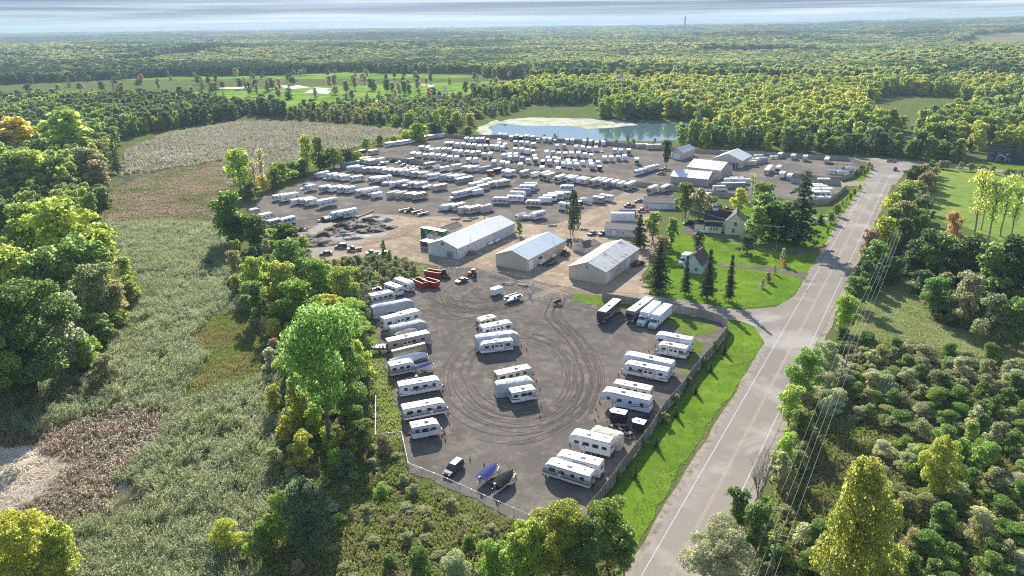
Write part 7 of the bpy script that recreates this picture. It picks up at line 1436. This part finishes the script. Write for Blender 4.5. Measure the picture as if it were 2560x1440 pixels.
for t in TREES: gsize[(KW[t['kd']], t['place'])] = gsize.get((KW[t['kd']], t['place']), 0) + 1
for i, t in enumerate(TREES):
    lod = lod_of(t); v = R.randrange(4 if t['kd'] in ('round', 'bush') else 2); kd = t['kd']
    c, tk = spruce(lod, v) if kd == 'spruce' else bare(v) if kd == 'bare' else proto(kd, lod, v)
    col = COL[t['col']]; k = R.uniform(.8, 1.2); col = (col[0] * k * R.uniform(.93, 1.07), col[1] * k, col[2] * k, 1)
    grp = '%ss %s' % (KW[kd], t['place']) if gsize[(KW[kd], t['place'])] > 1 else None
    rz = R.uniform(0, 6.28); q = t['p']
    if kd == 'bush' and t['h'] < 3.2:
        o = obj(NAMEK[kd], c, None, q, rz, col, (t['r'], t['r'], t['h'])); tag(o, t['label'], 'shrub', grp); continue
    root = thing(NAMEK[kd], t['label'], 'shrub' if kd == 'bush' else 'tree', q, rz, grp)
    if c: obj('crown', c, root, color=col, sc_=(t['r'], t['r'], t['h']))
    tt = obj('trunk', tk, root, sc_=(t['r'], t['r'], t['h']))
# ------------------------------------------------------------ the rest of the woods, scattered as masses
def ramp(*c): n = len(c); return [(i / (n - 1), v) for i, v in enumerate(c)]
wood_near = leafmat('wood leaves', ramp=ramp(COL['dg'], COL['g'], COL['lg'], COL['g'], COL['gy'], COL['yg'], COL['y'], COL['g']), wscale=.012, trans=.45, var=.35)
wood_far = leafmat('far wood leaves', ramp=ramp((.07, .12, .05), (.13, .21, .07), (.09, .155, .055), (.20, .28, .08), (.30, .33, .10), (.13, .20, .07)), wscale=.009, trans=.35, var=.3)
bushm = leafmat('scrub leaves', ramp=ramp(COL['g'], COL['gr'], COL['ol'], COL['gr'], COL['lg'], COL['br']), wscale=.05, trans=.4, var=.35)
wood_dark = leafmat('dark wood leaves', ramp=ramp(COL['dg'], COL['g'], COL['dg'], COL['bg']), trans=.4, var=.4); wood_gold = leafmat('golden wood leaves', ramp=ramp(COL['gy'], COL['yg'], COL['y'], COL['lg']), trans=.5, var=.4)
protoN = [crown('wood_tree', (wood_near, wood_near, wood_dark, wood_dark, wood_gold, wood_gold)[k], 1500, .19, 18, (.3, .5), .05, 'round', seed=300 + k)[0] for k in range(6)]
protoB = [crown('scrub_bush', bushm, 1500, .16, 14, (.34, .5), .1, 'dome', seed=320 + k)[0] for k in range(3)]
far_dark = leafmat('far dark leaves', ramp=ramp((.06, .10, .045), (.085, .14, .055), (.07, .115, .06)), trans=.3, var=.3); far_gold = leafmat('far golden leaves', ramp=ramp((.28, .33, .10), (.22, .30, .09), (.34, .32, .12), (.20, .27, .08)), trans=.45, var=.3)
protoF = [crown('far_tree', (wood_far, wood_far, far_dark, far_dark, far_gold, far_gold)[k], 420, .34, 12, (.38, .6), .0, 'round', seed=340 + k)[0] for k in range(6)]
def stand_idx(pts, g, n0=110, n1=420):
    P_ = np.array([(p[0], p[1]) for p in pts]); v = .5 * vnoise(P_[:, 0], P_[:, 1], n0, 31) + .5 * vnoise(P_[:, 0] * .6, P_[:, 1], n1, 32) + g.normal(size=len(P_)) * .10
    return np.where(v < .42, 2, np.where(v > .62, 4, 0)) + g.integers(2, size=len(P_))
def place_mass(name, L_, protos, label, cat):
    n = len(L_); g = np.random.default_rng(1)
    ii = stand_idx([t['p'] for t in L_], g) if name == 'woodland' else g.integers(len(protos), size=n)
    scatter(name, [tuple(t['p']) for t in L_], [(0, 0, g.uniform(0, 6.28)) for _ in L_], [(t['r'], t['r'], t['h']) for t in L_], ii, protos, label, cat)
place_mass('woodland', [t for t in REST if t['kd'] != 'bush'], protoN, 'mass of green and yellow woodland behind the pond and the yards', 'woodland')
place_mass('scrub', [t for t in REST if t['kd'] == 'bush'], protoB, 'mass of low green and brown scrub between the larger shrubs', 'scrub')
fp, fs = [], []
for r0, r1, sp, hh, rr in ((1000, 1700, 9.5, (12, 19), (6, 9)), (1700, 3200, 15, (13, 20), (10, 15)), (3200, 6000, 27, (14, 21), (18, 26)), (6000, 14000, 56, (15, 24), (38, 60))):
    x, y, z, g = farzone(r0, r1, sp, int(r0))
    hn = vnoise(x, y, 300, 8); gapn = vnoise(x, y, 260, 12)

    for a, b, c, k, gp in zip(x, y, z, hn, gapn):
        if gp < .2: continue
        if r0 < 3500:
            p = P(a, b, float(c))
            if any(inside(p[0], p[1], q) for q in NOWOOD) : continue
        fp.append((a, b, c)); h = g.uniform(*hh) * (.5 + .9 * float(k)); q = g.uniform(*rr); fs.append((q, q, h))
g = np.random.default_rng(2)
scatter('forest', fp, [(0, 0, g.uniform(0, 6.28)) for _ in fp], fs, stand_idx(fp, g, 160, 700), protoF, 'endless hazy green forest reaching to the horizon', 'forest')

# ------------------------------------------------------------ reeds and weeds
def tuft(name, m, n, h, spread, lean, wd, seed, curl=.5, leafy=0):
    g = np.random.default_rng(seed); V = []; Fc = []
    for i in range(n):
        a = g.uniform(0, 6.28); r_ = spread * math.sqrt(g.uniform()); x, y = r_ * math.cos(a), r_ * math.sin(a); hh = h * g.uniform(.55, 1.12)
        lx, ly = lean * hh * g.uniform(.4, 1.2) + g.normal() * .25 * hh, g.normal() * .28 * hh; t = g.uniform(0, 6.28); dx, dy = math.cos(t) * wd / 2, math.sin(t) * wd / 2
        b = len(V); V += [(x - dx, y - dy, 0), (x + dx, y + dy, 0), (x + lx * .4 + dx, y + ly * .4 + dy, hh * .62), (x + lx * .4 - dx, y + ly * .4 - dy, hh * .62)]; Fc.append((b, b + 1, b + 2, b + 3))
        b = len(V); k = 1.5; V += [(x + lx * .4 - dx * k, y + ly * .4 - dy * k, hh * .6), (x + lx * .4 + dx * k, y + ly * .4 + dy * k, hh * .6), (x + lx + dx * .3, y + ly + dy * .3, hh * (1 - curl * .2)), (x + lx - dx * .3, y + ly - dy * .3, hh * (1 - curl * .2))]; Fc.append((b, b + 1, b + 2, b + 3))
        for j in range(leafy):                       # short arching leaves and plumes near the top
            u = g.uniform(.45, 1); px_, py_, pz_ = x + lx * u * .8, y + ly * u * .8, hh * u * .95; q = g.uniform(0, 6.28); ll = g.uniform(.25, .5); ex, ey = math.cos(q) * ll, math.sin(q) * ll; sx, sy = -math.sin(q) * wd * .8, math.cos(q) * wd * .8
            b = len(V); V += [(px_, py_, pz_), (px_ + ex * .5 + sx, py_ + ey * .5 + sy, pz_ + .12), (px_ + ex, py_ + ey, pz_ + g.uniform(-.15, .1)), (px_ + ex * .5 - sx, py_ + ey * .5 - sy, pz_ + .08)]; Fc.append((b, b + 1, b + 2, b + 3))
    return np_mesh(name, V, Fc, m)
reed_m = leafmat('reed blades', wcols=(.11, ramp((.11, .155, .05), (.18, .23, .08), (.28, .31, .15), (.15, .21, .06), (.38, .38, .24))), trans=.4, var=.6, gloss=.02)
brown_m = leafmat('brown reed blades', wcols=(.12, ramp((.25, .17, .095), (.20, .165, .08), (.30, .21, .13), (.19, .20, .08))), trans=.4, var=.4, gloss=.05)
pale_m = leafmat('flattened pale reeds', col=(.60, .53, .42), trans=.3, var=.3, gloss=.05)
far_m = leafmat('far reed blades', wcols=(.03, ramp((.22, .20, .12), (.25, .25, .15), (.31, .27, .20), (.23, .22, .13))), trans=.35, var=.45, gloss=.06)
weed_m = leafmat('weed leaves', wcols=(.22, ramp((.11, .17, .04), (.17, .24, .05), (.24, .26, .08), (.24, .20, .12), (.14, .20, .05))), trans=.45, var=.4)
def ground_fill(poly, sp, avoid, seed, jit=.5):
    W = [G(*p) for p in poly]; wp = [(q.x, q.y) for q in W]; AV = [[(G(*p).x, G(*p).y) for p in a] for a in avoid]
    x0, x1 = max(-420, min(q[0] for q in wp)), max(q[0] for q in wp); y0, y1 = min(q[1] for q in wp), max(q[1] for q in wp); g = random.Random(seed); o = []; y = y0
    while y < y1:
        x = x0
        while x < x1:
            a, b = x + g.uniform(-jit, jit) * sp, y + g.uniform(-jit, jit) * sp; x += sp
            if abs(a) > .82 * b * .9 + 12: continue
            if inside(a, b, wp) and not any(inside(a, b, q) for q in AV): o.append((a, b, 0))
        y += sp
    return o
def blades(name, poly, sp, avoid, protos, seed, label, cat, zs=(.7, 1.25), thin=0, s0=1.0, swirl=26, skip=0):
    pts = ground_fill(poly, sp, avoid, seed); print(name, len(pts)); g = np.random.default_rng(seed)
    if skip: pts = [p for p in pts if vnoise(p[0], p[1], 3.2, seed + 7) * .6 + vnoise(p[0], p[1], 9, seed + 8) * .4 > skip]
    if thin: pts = [p for p in pts if vnoise(p[0], p[1], 6, seed) > thin * g.uniform(.3, 1)]
    P_ = np.array(pts); th = vnoise(P_[:, 0], P_[:, 1], swirl, seed + 1) * 9 + vnoise(P_[:, 0], P_[:, 1], swirl / 4, seed + 2) * 2.5 + g.normal(size=len(P_)) * .8
    hz = (.40 + .60 * vnoise(P_[:, 0], P_[:, 1], swirl / 5, seed + 3) + .45 * vnoise(P_[:, 0], P_[:, 1], 2.6, seed + 5)) * g.uniform(*zs, len(P_))
    sx = g.uniform(.85, 1.2, len(P_)) * s0
    scatter(name, P_, np.stack([th * 0, th * 0, th], 1), np.stack([sx, sx, hz * s0], 1), g.integers(len(protos), size=len(P_)), protos, label, cat)
NEARM = [(-300, 1560), (-300, 1010), (0, 1000), (190, 930), (260, 900), (330, 780), (310, 700), (300, 620), (560, 590), (600, 690), (640, 760), (680, 850), (700, 930), (720, 1000), (700, 1100), (690, 1250), (680, 1330), (640, 1560)]
MIDM = [(300, 620), (270, 560), (545, 560), (560, 590)]
blades('reed_bed', NEARM, 1.05, [SEDGE, BROWN], [tuft('reeds', reed_m, 12, 2.3, .7, .62, .08, k, leafy=3) for k in range(5)], 31, 'grey green reed bed swept by the wind across the marsh', 'reeds', skip=.3)
blades('reed_bed', MIDM, 1.5, [], [tuft('reeds', reed_m, 14, 2.2, 1.0, .4, .11, k + 9, leafy=3) for k in range(3)], 32, 'narrow reed bed joining the near and upper parts of the marsh', 'reeds')
blades('far_reed_bed', [(300, 440), (310, 380), (420, 335), (590, 305), (760, 308), (1000, 325), (990, 345), (880, 372), (800, 400), (700, 430), (570, 470), (560, 400), (420, 425)], 2.6, [], [tuft('reeds', far_m, 14, 2.2, 1.7, .5, .32, k + 20) for k in range(3)], 33, 'grey brown reed bed filling the upper marsh', 'reeds', swirl=50)
blades('brown_reeds', BROWN, .95, [PALE], [tuft('reeds', brown_m, 12, 1.5, .7, .2, .07, k + 40, leafy=3) for k in range(3)], 34, 'rusty brown reeds in the lower left of the marsh', 'reeds')
blades('flattened_reeds', PALE, .8, [], [tuft('reeds', pale_m, 24, .7, .9, 2.6, .10, k + 50) for k in range(3)], 35, 'pale flattened reeds lying in swirls at the left edge', 'reeds', swirl=14)
sed_m = leafmat('sedge blades', wcols=(.08, ramp((.12, .19, .03), (.16, .22, .04), (.22, .20, .07), (.13, .20, .03))), trans=.4, var=.35)
sb_m = leafmat('brown sedge blades', wcols=(.05, ramp((.22, .17, .11), (.16, .17, .07), (.26, .20, .14), (.17, .18, .07))), trans=.4, var=.35)
blades('sedge_grass', SEDGE, .8, [], [tuft('sedge', sed_m, 18, .9, .7, .2, .08, k + 60) for k in range(3)], 36, 'low olive green sedge beside the dark creek', 'sedge')
blades('brown_sedge_grass', SEDGE2, 1.6, [], [tuft('sedge', sb_m, 18, .9, 1.2, .2, .2, k + 70) for k in range(3)], 37, 'brownish sedge patch in the middle of the marsh', 'sedge')
WEEDS = [(690, 960), (760, 940), (940, 960), (935, 1100), (1000, 1110), (1015, 1190), (1200, 1275), (1340, 1335), (1490, 1310), (1540, 1460), (1500, 1560), (640, 1560), (690, 1250)]
blades('weeds', WEEDS, .9, [], [tuft('weed', weed_m, 10, 1.2, .7, .3, .12, k + 80, leafy=5) for k in range(4)], 38, 'tall tangled weeds below the near lot fence', 'weeds')
blades('weeds', [(780, 655), (880, 648), (960, 642), (1050, 660), (1060, 672), (960, 728), (925, 765), (930, 900), (935, 1000), (940, 1105), (1003, 1100), (985, 1000), (960, 900), (900, 850), (700, 830), (650, 780), (700, 700)], 1.3, [], [tuft('weed', weed_m, 14, .7, .9, .2, .2, k + 90) for k in range(3)], 39, 'rank green weeds on the bank left of the near lot', 'weeds')
SCR = [(1880, 1600), (1950, 1180), (2010, 1010), (2090, 880), (2135, 780), (2180, 700), (2250, 640), (2560, 700), (2800, 760), (2900, 1600)]
CLEAR = [(2150, 745), (2200, 700), (2280, 690), (2330, 800), (2560, 850), (2640, 940), (2500, 900), (2350, 880), (2250, 860), (2150, 850), (2120, 900), (2090, 880)]
blades('undergrowth', SCR, 1.25, [CLEAR], [tuft('weed', weed_m, 12, 1.3, 1.2, .3, .14, k + 100, leafy=5) for k in range(4)], 40, 'green and tan undergrowth between the shrubs right of the road', 'undergrowth')
blades('meadow_grass', CLEAR, 1.5, [], [tuft('grass', leafmat('meadow blades', col=(.24, .27, .10), trans=.4, var=.3), 12, .5, 1.1, .5, .12, k + 110) for k in range(2)], 41, 'short pale grass of the clearing right of the road', 'grass')
blades('bank_grass', [(1822, 806), (1845, 806), (1880, 820), (1900, 850), (1870, 905), (1795, 1020), (1705, 1160), (1640, 1275), (1585, 1380), (1540, 1380), (1600, 1240), (1700, 1090), (1790, 960), (1830, 880)], 1.1, [], [tuft('grass', leafmat('verge blades', wcols=(.3, ramp((.14, .21, .04), (.24, .24, .09), (.16, .22, .04), (.27, .22, .14))), trans=.4, var=.3), 9, .28, .8, .5, .1, k + 120) for k in range(3)], 42, 'tufts of rough grass on the bank beside the road', 'grass', thin=.5)
# ------------------------------------------------------------ the air
hz = MB().box(0, 6800, 70.5, 24000, 15600, 143).mesh('haze', None) if False else None
me = bpy.data.meshes.new('haze'); b = MB().box(0, 6800, 69.5, 26000, 15600, 141); me.from_pydata(b.v, [], b.f); me.update()
hm = bpy.data.materials.new('pale haze'); hm.use_nodes = True; n = hm.node_tree; n.nodes.clear()
o_ = n.nodes.new('ShaderNodeOutputMaterial'); pv = n.nodes.new('ShaderNodeVolumePrincipled')
pv.inputs['Color'].default_value = (.6, .78, .92, 1); pv.inputs['Density'].default_value = 1.0e-4; pv.inputs['Anisotropy'].default_value = 0.0
n.links.new(pv.outputs[0], o_.inputs['Volume']); me.materials.append(hm)
kind(obj('haze', me), 'stuff')
